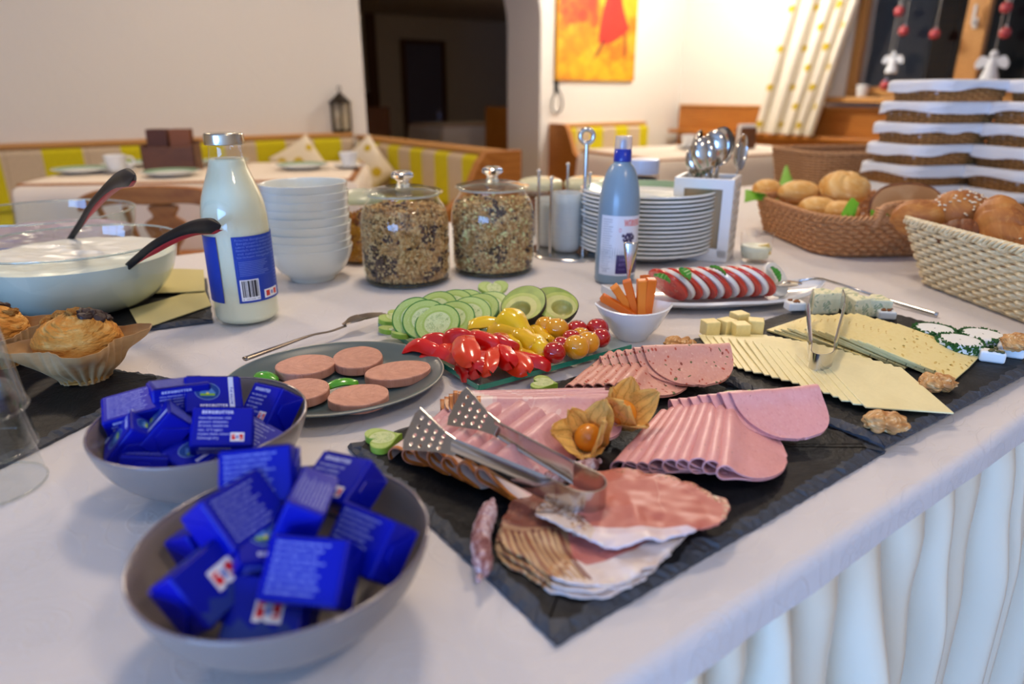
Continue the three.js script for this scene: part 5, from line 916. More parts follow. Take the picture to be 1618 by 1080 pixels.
// raw ham: flat sheets with a dark cured crust, fat band and red meat, painted along their own outline
function hamSheet(px, h, { wave = 0.0014, layers = 0, th = 0.0016, seed = 1, paint }) {
  const pts = px.map(([x, y]) => P(x, y, h)); const c = pts.reduce((a, p) => a.add(p), new THREE.Vector3()).multiplyScalar(1 / pts.length).setY(T);
  const cur = new THREE.CatmullRomCurve3(pts.map((p) => p.clone().sub(c).setY(0)), true, 'centripetal'); const edge = cur.getSpacedPoints(160);
  const xs = edge.map((p) => p.x), zs = edge.map((p) => p.z), x0 = Math.min(...xs), x1 = Math.max(...xs), z0 = Math.min(...zs), z1 = Math.max(...zs);
  const map = canvas(1024, 1024, (g, w, hh) => { const to = (px, py) => { const p = P(px, py, h).sub(c); return [(p.x - x0) / (x1 - x0) * w, (p.z - z0) / (z1 - z0) * hh]; }; paint(g, w, hh, to, rng(seed)); });
  map.flipY = false; map.needsUpdate = true;
  const g = sheet(160, 22, (u, v) => {
    const k = u * 160, e = edge[Math.round(k) % 160], rag = 1 + 0.02 * noise(u * 50, seed) * smooth(0.8, 1, v) + 0.014 * noise(u * 130, seed) * smooth(0.9, 1, v);
    const x = e.x * v * rag, z = e.z * v * rag, y = wave * (noise(x * 55, z * 55, seed) + 0.5 * noise(x * 130, z * 130, seed)) + 0.0014 * noise(u * 40, seed + 2) * smooth(0.7, 1, v);
    return [x, y, z, clamp((x - x0) / (x1 - x0), 0.002, 0.998), clamp((z - z0) / (z1 - z0), 0.002, 0.998)];
  }, th, true);
  return { g, c, m: phys({ map, roughness: 0.42, clearcoat: 0.06, clearcoatRoughness: 0.4 }) };
}
const poly = (g, pts, to, c, al = 1) => { g.globalAlpha = al; g.fillStyle = c; g.beginPath(); pts.forEach(([x, y], i) => { const [a, b] = to(x, y); i ? g.lineTo(a, b) : g.moveTo(a, b); }); g.closePath(); g.fill(); g.globalAlpha = 1; };
const line = (g, pts, to, c, w, al = 1) => { g.globalAlpha = al; g.strokeStyle = c; g.lineWidth = w; g.lineCap = g.lineJoin = 'round'; g.beginPath(); pts.forEach(([x, y], i) => { const [a, b] = to(x, y); i ? g.lineTo(a, b) : g.moveTo(a, b); }); g.stroke(); g.globalAlpha = 1; };
const speck = (g, pts, to, r, n, spread, cols, s0, s1, al = 0.5) => { for (let i = 0; i < n; i++) { const k = Math.floor(r() * (pts.length - 1)), t = r(), x = lerp(pts[k][0], pts[k + 1][0], t) + (r() - 0.5) * spread, y = lerp(pts[k][1], pts[k + 1][1], t) + (r() - 0.5) * spread; const [a, b] = to(x, y); g.globalAlpha = al; g.fillStyle = cols[Math.floor(r() * cols.length)]; g.beginPath(); g.ellipse(a, b, s0 + r() * (s1 - s0), (s0 + r() * (s1 - s0)) * 0.6, r() * 3, 0, 7); g.fill(); } g.globalAlpha = 1; };
const grain = (g, w, h, r, n, cols, al = 0.08) => { for (let i = 0; i < n; i++) { g.globalAlpha = al; g.strokeStyle = cols[Math.floor(r() * cols.length)]; g.lineWidth = 2 + r() * 8; g.beginPath(); const x = r() * w, y = r() * h; g.moveTo(x, y); g.quadraticCurveTo(x + 60 * (r() - 0.5), y + 60 * (r() - 0.5), x + 120 * (r() - 0.5), y + 50 * (r() - 0.5)); g.stroke(); } g.globalAlpha = 1; };
{
  const low = (seed, k) => ({ seed, wave: 0.0013, th: 0.0015, paint(g, w, h, to, r) {
    g.fillStyle = '#dccbc4'; g.fillRect(0, 0, w, h); grain(g, w, h, r, 60, ['#e8dcd8', '#c9b3ab']);
    poly(g, [[893, 842], [905, 862], [950, 866], [1030, 868], [1000, 886], [960, 902], [925, 910], [903, 898], [898, 870]], to, '#bf6f68'); poly(g, [[905, 868], [1000, 872], [950, 896], [915, 898]], to, '#c57a72', 0.6);
    poly(g, [[780, 880], [786, 820], [830, 790], [890, 800], [893, 850], [880, 852], [850, 858], [800, 862]], to, '#7b4030');
    speck(g, [[790, 850], [815, 815], [860, 805], [885, 830], [840, 845]], to, r, 240, 26, ['#5d2a1e', '#8f5238', '#a9714d', '#6b3324'], 5, 20, 0.4);
    poly(g, [[776, 880], [788, 845], [850, 850], [895, 850], [905, 900], [885, 930], [840, 925], [800, 905]], to, '#a57a58');
    for (let i = 0; i < 10; i++) { const x = 780 + i * 10.5 + 3 * r(), y = 850 + 4 * r(); const c = ['#74382a', '#8a4b33', '#6d3427'][i % 3]; line(g, [[x, y + 6], [x + 10, y + 30], [x + 26, y + 56], [x + 48, y + 82]], to, '#c49f70', 13); line(g, [[x + 6, y + 2], [x + 18, y + 30], [x + 34, y + 54], [x + 56, y + 78]], to, c, 19, 0.9); line(g, [[x + 3, y + 22], [x + 14, y + 40], [x + 30, y + 62]], to, '#c99a66', 7, 0.6); }
    speck(g, [[800, 900], [830, 915], [860, 925], [885, 915], [900, 905]], to, r, 120, 16, ['#a8602f', '#8a4a26', '#c98a52', '#e2c9a6'], 5, 18, 0.55);
    speck(g, [[860, 936], [920, 940], [990, 930], [1040, 895], [1070, 860]], to, r, 90, 12, ['#e8dfe2', '#d9c8bf', '#e5d6c2'], 6, 24, 0.6);
  } });
  const outline = (dx, dy, k = 0) => [[786, 868], [796, 828], [826, 800], [866, 790], [920, 800], [1000, 822], [1082, 846], [1062, 880], [1010, 925], [945, 944], [880, 938], [832, 908], [796, 888]].map(([x, y]) => [x + dx - k * 4 * (x > 950 ? 1 : 0), y + dy]);
  const names = ['raw ham slice at the bottom of the near pile', 'raw ham slice in the middle of the near pile', 'raw ham slice with striped crust on top of the near pile'];
  for (let k = 0; k < 3; k++) { const s = hamSheet(outline(-2 + k * 3, 4 - k * 4, 2 - k), SL, low(60 + k, k)); s.c.y = T + SL + 0.0022 + k * 0.0031; single('raw_ham_slice', s.g, s.m, names[k], 'ham slice', s.c); }
  const s = hamSheet([[846, 812], [868, 786], [905, 765], [952, 747], [1010, 748], [1062, 757], [1108, 778], [1148, 800], [1140, 828], [1106, 842], [1060, 852], [1010, 862], [968, 868], [925, 856], [890, 838]], SL + 0.014, { seed: 80, wave: 0.0016, th: 0.0018, paint(g, w, h, to, r) {
    g.fillStyle = '#c06a5c'; g.fillRect(0, 0, w, h); grain(g, w, h, r, 200, ['#b55b4c', '#c97a6c', '#cf8779', '#ad5548'], 0.09);
    line(g, [[1034, 765], [1042, 785], [1040, 800], [1052, 815]], to, '#dba797', 6, 0.5); line(g, [[960, 770], [1000, 764], [1060, 768], [1095, 785]], to, '#d9a48f', 5, 0.5);
    poly(g, [[900, 870], [925, 838], [950, 838], [990, 840], [1040, 838], [1085, 838], [1108, 846], [1050, 875], [960, 885]], to, '#d9c3c6'); poly(g, [[900, 870], [930, 846], [1000, 850], [1080, 848], [1050, 875], [960, 885]], to, '#e0d2d6', 0.8);
    poly(g, [[840, 815], [862, 790], [890, 800], [925, 828], [940, 842], [930, 866], [880, 845]], to, '#d8c3b4'); 
    speck(g, [[848, 808], [865, 795], [885, 808], [905, 822], [925, 838]], to, r, 150, 20, ['#8a4a26', '#b07a4a', '#6d3a20', '#c79a6c'], 6, 22, 0.55);
    speck(g, [[846, 818], [880, 838], [915, 856], [960, 868]], to, r, 60, 10, ['#efe6e0', '#e6d8cf', '#dcc7b8'], 6, 20, 0.7);
    speck(g, [[850, 800], [880, 775], [950, 748], [1010, 748], [1062, 757], [1108, 778], [1140, 798]], to, r, 260, 9, ['#8a4a26', '#a9683a', '#6d3a20', '#c79a6c'], 5, 16, 0.6);
    speck(g, [[1105, 780], [1148, 800], [1142, 826]], to, r, 50, 9, ['#e0d6c0', '#c9b892', '#a99a72'], 5, 13, 0.7);
  } });
  s.c.y = T + SL + 0.0165; single('raw_ham_slice', s.g, s.m, 'large red raw ham slice with white fat band lying uppermost', 'ham slice', s.c);
}
// small dry sausages with white bloom
{
  const t = tex(256, 256, (u, v) => { const n = tile(u, v, 12, 4), m = tile(u, v, 40, 2, 6); const c = mixc(hex('#7d4a48'), hex('#b98a8c'), clamp(0.5 + n)); return mixc(c, hex('#e2d8dd'), clamp(0.25 + n * 0.9 + m * 0.9)); }); t.repeat.set(1, 0.6);
  const m = mat({ map: t, roughness: 0.8 });
  const sal = (label, a, b, r) => { const d = b.clone().sub(a), o = thing('mini_salami', label, 'salami', a.clone()); const side = new THREE.Vector3(-d.z, 0, d.x).multiplyScalar(0.05);
    part('sausage', sweep([new THREE.Vector3(), d.clone().multiplyScalar(0.1), d.clone().multiplyScalar(0.5).add(side), d.clone().multiplyScalar(0.9), d], (q) => r * Math.sqrt(Math.max(0.02, 1 - Math.pow(Math.abs(q * 2 - 1), 9))) * (1 + 0.1 * noise(q * 26, r * 999) + 0.06 * noise(q * 60, 4)), 20, { n: 60 }), m, o);
    for (const [e, s] of [[new THREE.Vector3(), -1], [d, 1]]) part('casing_end', moved(blob(0.0022, 0.0022, 0.004), e.x + s * 0.002 * Math.sign(d.x || 1), e.y, e.z + s * 0.003 * Math.sign(d.z || 1)), m, o); };
  sal('small dry sausage hanging over the front left edge of the board', P(774, 795, 0.019), P(762, 908, 0.0135), 0.0068);
  sal('small dry sausage with white bloom pointing right, behind the tongs', P(862, 758, 0.0155), P(944, 731, 0.0155), 0.0074);
  sal('small dry sausage lying under the tongs', P(778, 752, 0.015), P(840, 762, 0.0148), 0.0072);
}
// ---- serving tongs of steel, lying across the ham
function tongs(label, bend, a, b, hBand, wArm, paddle) {
  const o = thing('serving_tongs', label, 'tongs', bend.clone()); const A = a.clone().sub(bend), B = b.clone().sub(bend);
  const dir = A.clone().add(B).multiplyScalar(0.5), L = dir.length(); dir.normalize(); const side = A.clone().sub(B).setY(0).normalize();
  const R = wArm;
  // U-shaped spring band standing on edge
  part('spring_band', sheet(40, 8, (u, v) => { const t = (u - 0.5) * 2, k = clamp(Math.abs(t) * 1.35), ang = clamp(t * 1.35, -1, 1) * Math.PI / 2; const back = Math.max(0, Math.abs(t) * 1.35 - 1) * 0.06; const p = side.clone().multiplyScalar(Math.sin(ang) * R).addScaledVector(dir, (1 - Math.cos(ang)) * R + back); return [p.x, p.y + (v - 0.5) * hBand, p.z]; }, 0.0011), M.steel, o);
  for (const [q, s] of [[A, 1], [B, -1]]) {
    const s0 = side.clone().multiplyScalar(s * R).addScaledVector(dir, R + 0.012), path = (t) => s0.clone().lerp(q, t);
    part('arm', sheet(30, 14, (u, v) => { const p = path(u), w = lerp(hBand * 0.5, hBand * 0.36, u) , an = (v - 0.5) * Math.PI * 0.95, dep = 0.4 * w * smooth(0, 0.15, u); return [p.x + side.x * s * (Math.cos(an) * dep - dep * 0.4), p.y + Math.sin(an) * w, p.z + side.z * s * (Math.cos(an) * dep - dep * 0.4)]; }, 0.0011), M.steel, o);
    if (paddle) {
      const e = q.clone().sub(s0).normalize(), sh = shapeOf([[-0.004, -0.006], [0.012, -0.0085], [0.044, -0.0185], [0.047, -0.012], [0.047, 0.012], [0.044, 0.0185], [0.012, 0.0085], [-0.004, 0.006]], false);
      for (let i = 0; i < 4; i++) for (let j = 0; j < 3 + (i > 1 ? 1 : 0); j++) { const n = 3 + (i > 1 ? 1 : 0); sh.holes.push(new THREE.Path().absarc(0.012 + i * 0.0088, (j - (n - 1) / 2) * (0.005 + i * 0.0009), 0.0017, 0, Math.PI * 2, true)); }
      const g = new THREE.ExtrudeGeometry(sh, { depth: 0.001, bevelEnabled: true, bevelSize: 0.0002, bevelThickness: 0.0002, bevelSegments: 1, curveSegments: 8 });
      const pm = part('perforated_grip', g, M.steel, o); const X = e, Y = new THREE.Vector3(0, 1, 0).addScaledVector(e, -e.y).normalize(), Z = X.clone().cross(Y); pm.quaternion.setFromRotationMatrix(new THREE.Matrix4().makeBasis(X, Y, Z)); pm.rotateX(0.6); pm.position.copy(q);
    } else part('grip', sheet(16, 10, (u, v) => { const e = q.clone().sub(s0).normalize(), p = q.clone().addScaledVector(e, u * 0.04 - 0.004); const w = lerp(hBand * 0.36, hBand * 0.6, u); return [p.x + side.x * s * -0.006 * u * u, p.y + (v - 0.5) * 2 * w, p.z + side.z * s * -0.006 * u * u]; }, 0.0011), M.steel, o);
  }
  return o;
}
tongs('steel serving tongs with perforated grips lying across the ham', P(950, 792, 0.031), P(716, 706, 0.043), P(780, 674, 0.046), 0.021, 0.0155, true);

// ---- physalis in open papery husks
{
  const fruit = phys({ color: '#e58a1c', roughness: 0.25, clearcoat: 0.6, clearcoatRoughness: 0.15 });
  const t = tex(256, 256, (u, v) => { const vein = Math.abs(Math.sin(u * 3.14159 * 4 + tile(u, v, 4, 2))) < 0.12 || Math.abs(tile(u, v, 14, 3)) < 0.03 ? -34 : 0, n = tile(u, v, 7, 4) * 30; return [246 + n + vein, 202 + n + vein, 104 + n * 0.7 + vein]; });
  const husk = phys({ map: t, roughness: 0.7, transmission: 0.35, thickness: 0 });
  // one papery petal: rises from the stem behind the fruit, bellies out and ends in a ragged tip; open turns the tip outwards
  const petal = (k, open, len) => sheet(16, 22, (u, v) => { const s = u * 2 - 1, w = len * 0.42 * Math.pow(Math.sin(Math.PI * clamp(0.06 + v * 0.9)), 0.75) * (1 - 0.25 * v), th = lerp(-1.5, 0.35, v * 0.8), belly = 0.0165 * Math.cos(th * 0.9) + open * 0.016 * smooth(0.35, 1, v), y = -0.0135 + len * v * (1 - 0.25 * open * v) - 0.002 * v, curl = 0.0045 * s * s * (1 - 0.4 * v), rag = v > 0.9 ? 0.0012 * noise(u * 9, k) : 0; return [s * w + 0.0012 * noise(v * 4, k), y + rag + 0.0012 * noise(u * 5, v * 5, k), belly - curl + 0.0012 * noise(u * 4, v * 6, k + 3) + 0.0006 * Math.sin(u * 19), u, v]; }, 0.0004);
  const phy = (label, pos, turn, tx, tz, s) => {
    const o = thing('physalis', label, 'physalis', pos); o.rotation.order = 'YXZ'; o.rotation.set(tx, turn, tz); o.scale.setScalar(s);
    part('fruit', blob(0.0108, 0.0106, 0.0108), fruit, o);
    const opens = [0.5, 0.1, 0.6, 0.25, 0.4]; for (let i = 0; i < 5; i++) part('husk_petal', petal(i * 3 + s * 10, opens[i], 0.033 + 0.006 * ((i * 2) % 3)).rotateY(i * 1.2566 + 0.2), husk, o);
    part('stem', sweep([[0, -0.0165, 0], [0.002, -0.022, 0.001], [0.006, -0.025, 0.002]], 0.0011, 7), husk, o);
    return o;
  };
  phy('orange physalis in an open husk beside the ham, the nearer one', P(930, 691, 0.0265), -0.35, 0.62, 0.1, 1.18);
  phy('orange physalis in an upright husk before the speckled sausage', P(985, 652, 0.031), 0.35, 0.5, -0.25, 1.15);
}
// ---- cucumber hearts
const heartOutline = (s, tall = 1) => Array.from({ length: 72 }, (_, i) => { const t = (i + 0.5) / 72 * Math.PI * 2; return [s * 16 * Math.pow(Math.sin(t), 3) / 16, -s * tall * (13 * Math.cos(t) - 5 * Math.cos(2 * t) - 2 * Math.cos(3 * t) - Math.cos(4 * t)) / 16]; });
const cukeTex = canvas(512, 512, (g, w, h) => {
  const r = rng(17); g.fillStyle = '#b3cb72'; g.fillRect(0, 0, w, h); g.fillStyle = '#a2bf5e'; g.beginPath(); g.arc(w / 2, h / 2, w * 0.34, 0, 7); g.fill(); g.fillStyle = '#cbd99c'; g.beginPath(); g.arc(w / 2, h / 2, w * 0.29, 0, 7); g.fill();
  g.strokeStyle = '#cfe0a2'; g.lineWidth = 9; for (let i = 0; i < 3; i++) { const a = i * 2.094; g.beginPath(); g.moveTo(w / 2, h / 2); g.lineTo(w / 2 + Math.cos(a) * w * 0.27, h / 2 + Math.sin(a) * h * 0.27); g.stroke(); }
  for (let i = 0; i < 42; i++) { const a = r() * 6.283, d = w * (0.11 + 0.14 * r()); g.save(); g.translate(w / 2 + Math.cos(a) * d, h / 2 + Math.sin(a) * d); g.rotate(a); g.fillStyle = '#e6eec4'; g.strokeStyle = '#7fa346'; g.lineWidth = 4; g.beginPath(); g.ellipse(0, 0, 14, 6, 0, 0, 7); g.fill(); g.stroke(); g.restore(); }
  for (let i = 0; i < 500; i++) { g.globalAlpha = 0.10; g.fillStyle = r() > 0.5 ? '#ffffff' : '#8bb04e'; g.beginPath(); g.arc(r() * w, r() * h, 2 + r() * 7, 0, 7); g.fill(); } g.globalAlpha = 1;
});
const cukeFlesh = phys({ map: cukeTex, roughness: 0.25, clearcoat: 0.5, clearcoatRoughness: 0.15 }), cukePeel = phys({ color: '#2f7a1c', roughness: 0.35, clearcoat: 0.3 }), cukePale = phys({ color: '#8fb840', roughness: 0.3, clearcoat: 0.4 });
function slicePair(o, outline, h, size, peelM = cukePeel) {
  const k = 1 / (2 * size), curved = outline.length < 60;
  part('flesh', planUV(plate(outline.map(([x, z]) => [x * 0.965, z * 0.965]), h, curved ? 0.0006 : 0, curved), k), cukeFlesh, o);
  const rimPts = curved ? new THREE.CatmullRomCurve3(outline.map(([x, z]) => new THREE.Vector3(x, 0, z)), true, 'centripetal').getSpacedPoints(72) : [...outline, outline[0]].map(([x, z]) => new THREE.Vector3(x, 0, z));
  const N = rimPts.length - 1; part('peel', sheet(N, 2, (u, v) => { const p = rimPts[Math.round(u * N)]; return [p.x * 0.98, h * (0.02 + 0.95 * v), p.z * 0.98, u, v]; }, size * 0.055, true), peelM, o);
}
function heart(label, pos, turn, s = 0.0165, tilt = 0, tall = 0.85) { const o = thing('cucumber_heart', label, 'cucumber slice', pos, turn, 'heart shaped cucumber slices'); o.rotation.order = 'YXZ'; o.rotation.x = tilt; slicePair(o, heartOutline(s, tall), 0.0062, 0.02, cukePale); return o; }
heart('heart shaped cucumber slice at the left corner of the meat board', P(604, 692, 0.012).setY(T + SL), 2.0, 0.021);
heart('heart shaped cucumber slice behind the ham, near the glass tray', P(858, 607, 0.010).setY(T + SL), 1.35, 0.0185);
heart('heart shaped cucumber slice between pink sausage and cheese board', P(1176, 623, 0.014).setY(T + SL), 2.5, 0.0205);
heart('cucumber heart half hidden behind the rear speckled sausage', P(1022, 558, 0.009).setY(T + SL), 1.0, 0.012);

// ---------------------------------------------------------------- oval plate of liver sausage
{
  const c = new THREE.Vector3(-0.194, T, -0.697), turn = deg(18), teal = phys({ color: '#4a5c60', roughness: 0.3, clearcoat: 0.35, clearcoatRoughness: 0.2 });
  const o = thing('oval_plate', 'oval dark teal plate with a pale worn rim carrying sausage discs', 'plate', c, turn); o.scale.set(1.11, 1, 0.97);
  part('plate_body', lathes([[0.001, 0.004], [0.055, 0.002], [0.07, 0.003], [0.09, 0.010], [0.106, 0.0155], [0.1075, 0.017], [0.1055, 0.0182], [0.089, 0.0125], [0.069, 0.0068], [0.001, 0.0065]], 80, 60), teal, o);
  part('plate_rim', moved(new THREE.TorusGeometry(0.1066, 0.0009, 8, 90), 0, 0.0176, 0, Math.PI / 2), phys({ color: '#a9a898', roughness: 0.3 }), o);
  const lt = tex(512, 512, (u, v) => { const n = tile(u, v, 14, 4) * 16, s = tile(u, v, 60, 2, 3); return [208 + n + (s > 0.42 ? 16 : 0), 148 + n + (s > 0.42 ? 18 : 0), 124 + n + (s > 0.42 ? 18 : 0)]; });
  const lb = grey(512, 512, (u, v) => 0.5 + 0.35 * tile(u, v, 22, 4) + 0.15 * tile(u, v, 5, 2, 8) - (Math.abs(tile(u, v, 9, 3, 3)) < 0.02 ? 0.3 : 0));
  const m = phys({ map: lt, bumpMap: lb, bumpScale: 0.0012, roughness: 0.5, clearcoat: 0.15, clearcoatRoughness: 0.4 });
  const disc = (label, px, h, rx, rz, turn, tx = 0, tz = 0, seed = 1) => { const r = rng(seed); const out = ring(1, 22, (a) => [Math.cos(a) * rx * (1 + 0.03 * noise(a * 2, seed)), Math.sin(a) * rz * (1 + 0.03 * noise(a * 2 + 9, seed))]); const q = single('liver_sausage_disc', planUV(plate(out, 0.0105, 0.0016), 12), m, label, 'sausage slice', P(px[0], px[1], h).setY(T + h), turn); q.rotation.order = 'YXZ'; q.rotation.x = tx; q.rotation.z = tz; };
  disc('thick pink liver sausage disc at the back left of the oval plate', [484, 588], 0.009, 0.033, 0.031, 0.3, 0, 0, 1);
  disc('thick pink liver sausage disc furthest back on the oval plate', [566, 576], 0.009, 0.029, 0.036, 0.2, 0, 0, 2);
  disc('cut liver sausage disc with a pointed end at the right of the plate', [630, 597], 0.009, 0.037, 0.024, 0.45, 0.05, 0, 3);
  disc('liver sausage disc at the front left, behind the butter bowl', [474, 628], 0.009, 0.031, 0.029, 0.1, 0, 0, 4);
  disc('cracked liver sausage disc nearest the camera on the oval plate', [568, 637], 0.009, 0.031, 0.026, 0.25, 0.03, 0, 5);
  const pep = phys({ color: '#4ea61f', roughness: 0.22, clearcoat: 0.6 });
  const pepper = (label, x, y, t) => { const q = thing('green_pepper_piece', label, 'pepper piece', P(x, y, 0.012).setY(T + 0.0155), t); part('flesh', sheet(14, 20, (u, v) => { const s = u * 2 - 1, L = (v - 0.5) * 0.034, w = 0.0085 * Math.sqrt(Math.max(0.02, 1 - Math.pow(Math.abs(v * 2 - 1), 3))); return [L, 0.0035 * (1 - s * s) - 0.5 * L * L / 0.03, s * w]; }, 0.0022), pep, q); };
  pepper('green pepper piece on the left rim of the oval plate', 420, 598, -0.6); pepper('green pepper piece between the liver sausage discs', 540, 609, 0.4);
}
// ---------------------------------------------------------------- glass tray of raw vegetables
const TRAY = new THREE.Vector3(-0.017, T, -0.852), TT = deg(34.5), TW = 0.226, TD = 0.262;
{
  const o = thing('glass_tray', 'square clear glass tray with green edges carrying vegetables', 'tray', TRAY, TT);
  const gm = phys({ color: '#f3fbf8', transmission: 1, thickness: 0, roughness: 0.0, ior: 1.5 });
  part('glass_plate', moved(rbox(TW, 0.007, TD, 0.0012), 0, 0.0085, 0), gm, o);
  const eg = phys({ color: '#1f8a70', roughness: 0.25, clearcoat: 0.4 });
  part('ground_edge', boxUNl(-TW / 2, TW / 2, TD / 2 + 0.0001, TD / 2 + 0.0009, 0.0055, 0.0115), eg, o, 'green ground edge of the glass'); part('ground_edge', boxUNl(-TW / 2 - 0.0009, -TW / 2 - 0.0001, -TD / 2, TD / 2, 0.0055, 0.0115), eg, o);
  for (const [x, z] of [[-1, -1], [1, -1], [1, 1], [-1, 1]]) part('foot', moved(new THREE.CylinderGeometry(0.006, 0.007, 0.005, 16), x * 0.09, 0.0025, z * 0.11), M.glass, o);
}
const GT = 0.0122;                                // top of the glass
{ // cucumber slices leaning in two rows
  const proto = thing('cucumber_slice', '', 'cucumber slice', null, 0, 'round cucumber slices fanned on the glass tray'); slicePair(proto, ring(0.0295, 26), 0.0034, 0.0295);
  const spots = [[655, 502, 0.016, 52, 'at the far left of'], [672, 506, 0.018, 50, 'second from the left of'], [692, 512, 0.024, 44, 'frontmost and largest on'], [716, 505, 0.02, 40, 'tucked behind the frontmost of'], [690, 488, 0.018, 40, 'third in the back row of'], [716, 484, 0.018, 38, 'at the middle of the back row on'], [742, 498, 0.024, 42, 'at the right front of'], [735, 484, 0.02, 38, 'behind the right front one of'], [756, 490, 0.02, 36, 'second from the right on'], [774, 486, 0.018, 34, 'furthest right, by the avocado, on']];
  spots.forEach(([x, y, h, tl, l], i) => { const o = i ? copy(proto) : proto; o.userData = { label: `round cucumber slice ${l} the glass tray`, category: 'cucumber slice', group: 'round cucumber slices fanned on the glass tray' }; o.rotation.order = 'YXZ'; o.position.copy(P(x, y, GT + 0.0295 * Math.sin(deg(tl * 0.85)) + 0.0008)); o.rotation.set(deg(tl * 0.85), deg(-14 + 4 * Math.sin(i * 2.3)), deg(3 * Math.sin(i * 5))); });
  heart('pale cucumber heart at the back left corner of the glass tray', P(622, 500, 0.018).setY(T + GT), 1.2, 0.025, 0.25);
  heart('pale cucumber heart at the left front of the glass tray', P(628, 523, 0.016).setY(T + GT), 2.4, 0.027, 0.12);
  heart('pale cucumber heart at the back of the glass tray before the jars', P(780, 463, 0.016).setY(T + GT + 0.008), 0.3, 0.024, 0.5);
}
{ // avocado halves
  const t = tex(256, 256, (u, v) => { const d = Math.hypot((u - 0.5) * 2, (v - 0.5) * 2), n = tile(u, v, 8, 4) * 18; const c = Math.hypot((u - 0.4625) * 0.08, (v - 0.5) * 0.08) < 0.0136 ? hex('#b7b060') : d > 0.70 ? hex('#7f9a2f') : d > 0.55 ? hex('#a5b34a') : hex('#bcbd6c'); return [c[0] + n, c[1] + n, c[2] + n * 0.6]; });
  const flesh = phys({ map: t, roughness: 0.4, clearcoat: 0.25, clearcoatRoughness: 0.3 }), skin = mat({ color: '#33281f', roughness: 0.65, bumpMap: plasterBump, bumpScale: 0.0012 });
  const rad = (a) => { const c = Math.cos(a); return 0.0325 * (1 + 0.24 * c + 0.10 * c * c * Math.sign(c)); };   // pear-shaped outline, tip at +x
  const half = (label, pos, rot) => {
    const o = thing('avocado_half', label, 'avocado', pos); o.quaternion.setFromEuler(new THREE.Euler(rot[0], rot[1], 0, 'YXZ')).multiply(new THREE.Quaternion().setFromAxisAngle(new THREE.Vector3(0, 1, 0), rot[2])); o.scale.setScalar(0.96);
    part('skin', sheet(56, 16, (u, v) => { const a = u * 6.283185, r = rad(a), ph = v * Math.PI / 2; return [Math.cos(a) * r * Math.cos(ph), -0.029 * Math.sin(ph), Math.sin(a) * r * 0.92 * Math.cos(ph), u, v]; }, 0.0012, true), skin, o);
    part('flesh', sheet(64, 40, (u, v) => { const a = u * 6.283185, r = rad(a) * 0.975 * v, x = Math.cos(a) * r, z = Math.sin(a) * r * 0.92; const d = Math.hypot(x + 0.003, z) / 0.0145, pit = d < 1 ? -0.014 * Math.sqrt(1 - d * d) : 0; return [x, 0.0007 + pit, z, 0.5 + x / 0.08, 0.5 + z / 0.08]; }, 0.0008, true), flesh, o);
    return o;
  };
  half('avocado half with pointed tip up, left of the pair', P(823, 487, 0.042), [0.55, -0.35, 1.45]);
  half('avocado half with open pit hollow, right of the pair', P(886, 485, 0.042), [0.52, 0.15, 2.3]);
}
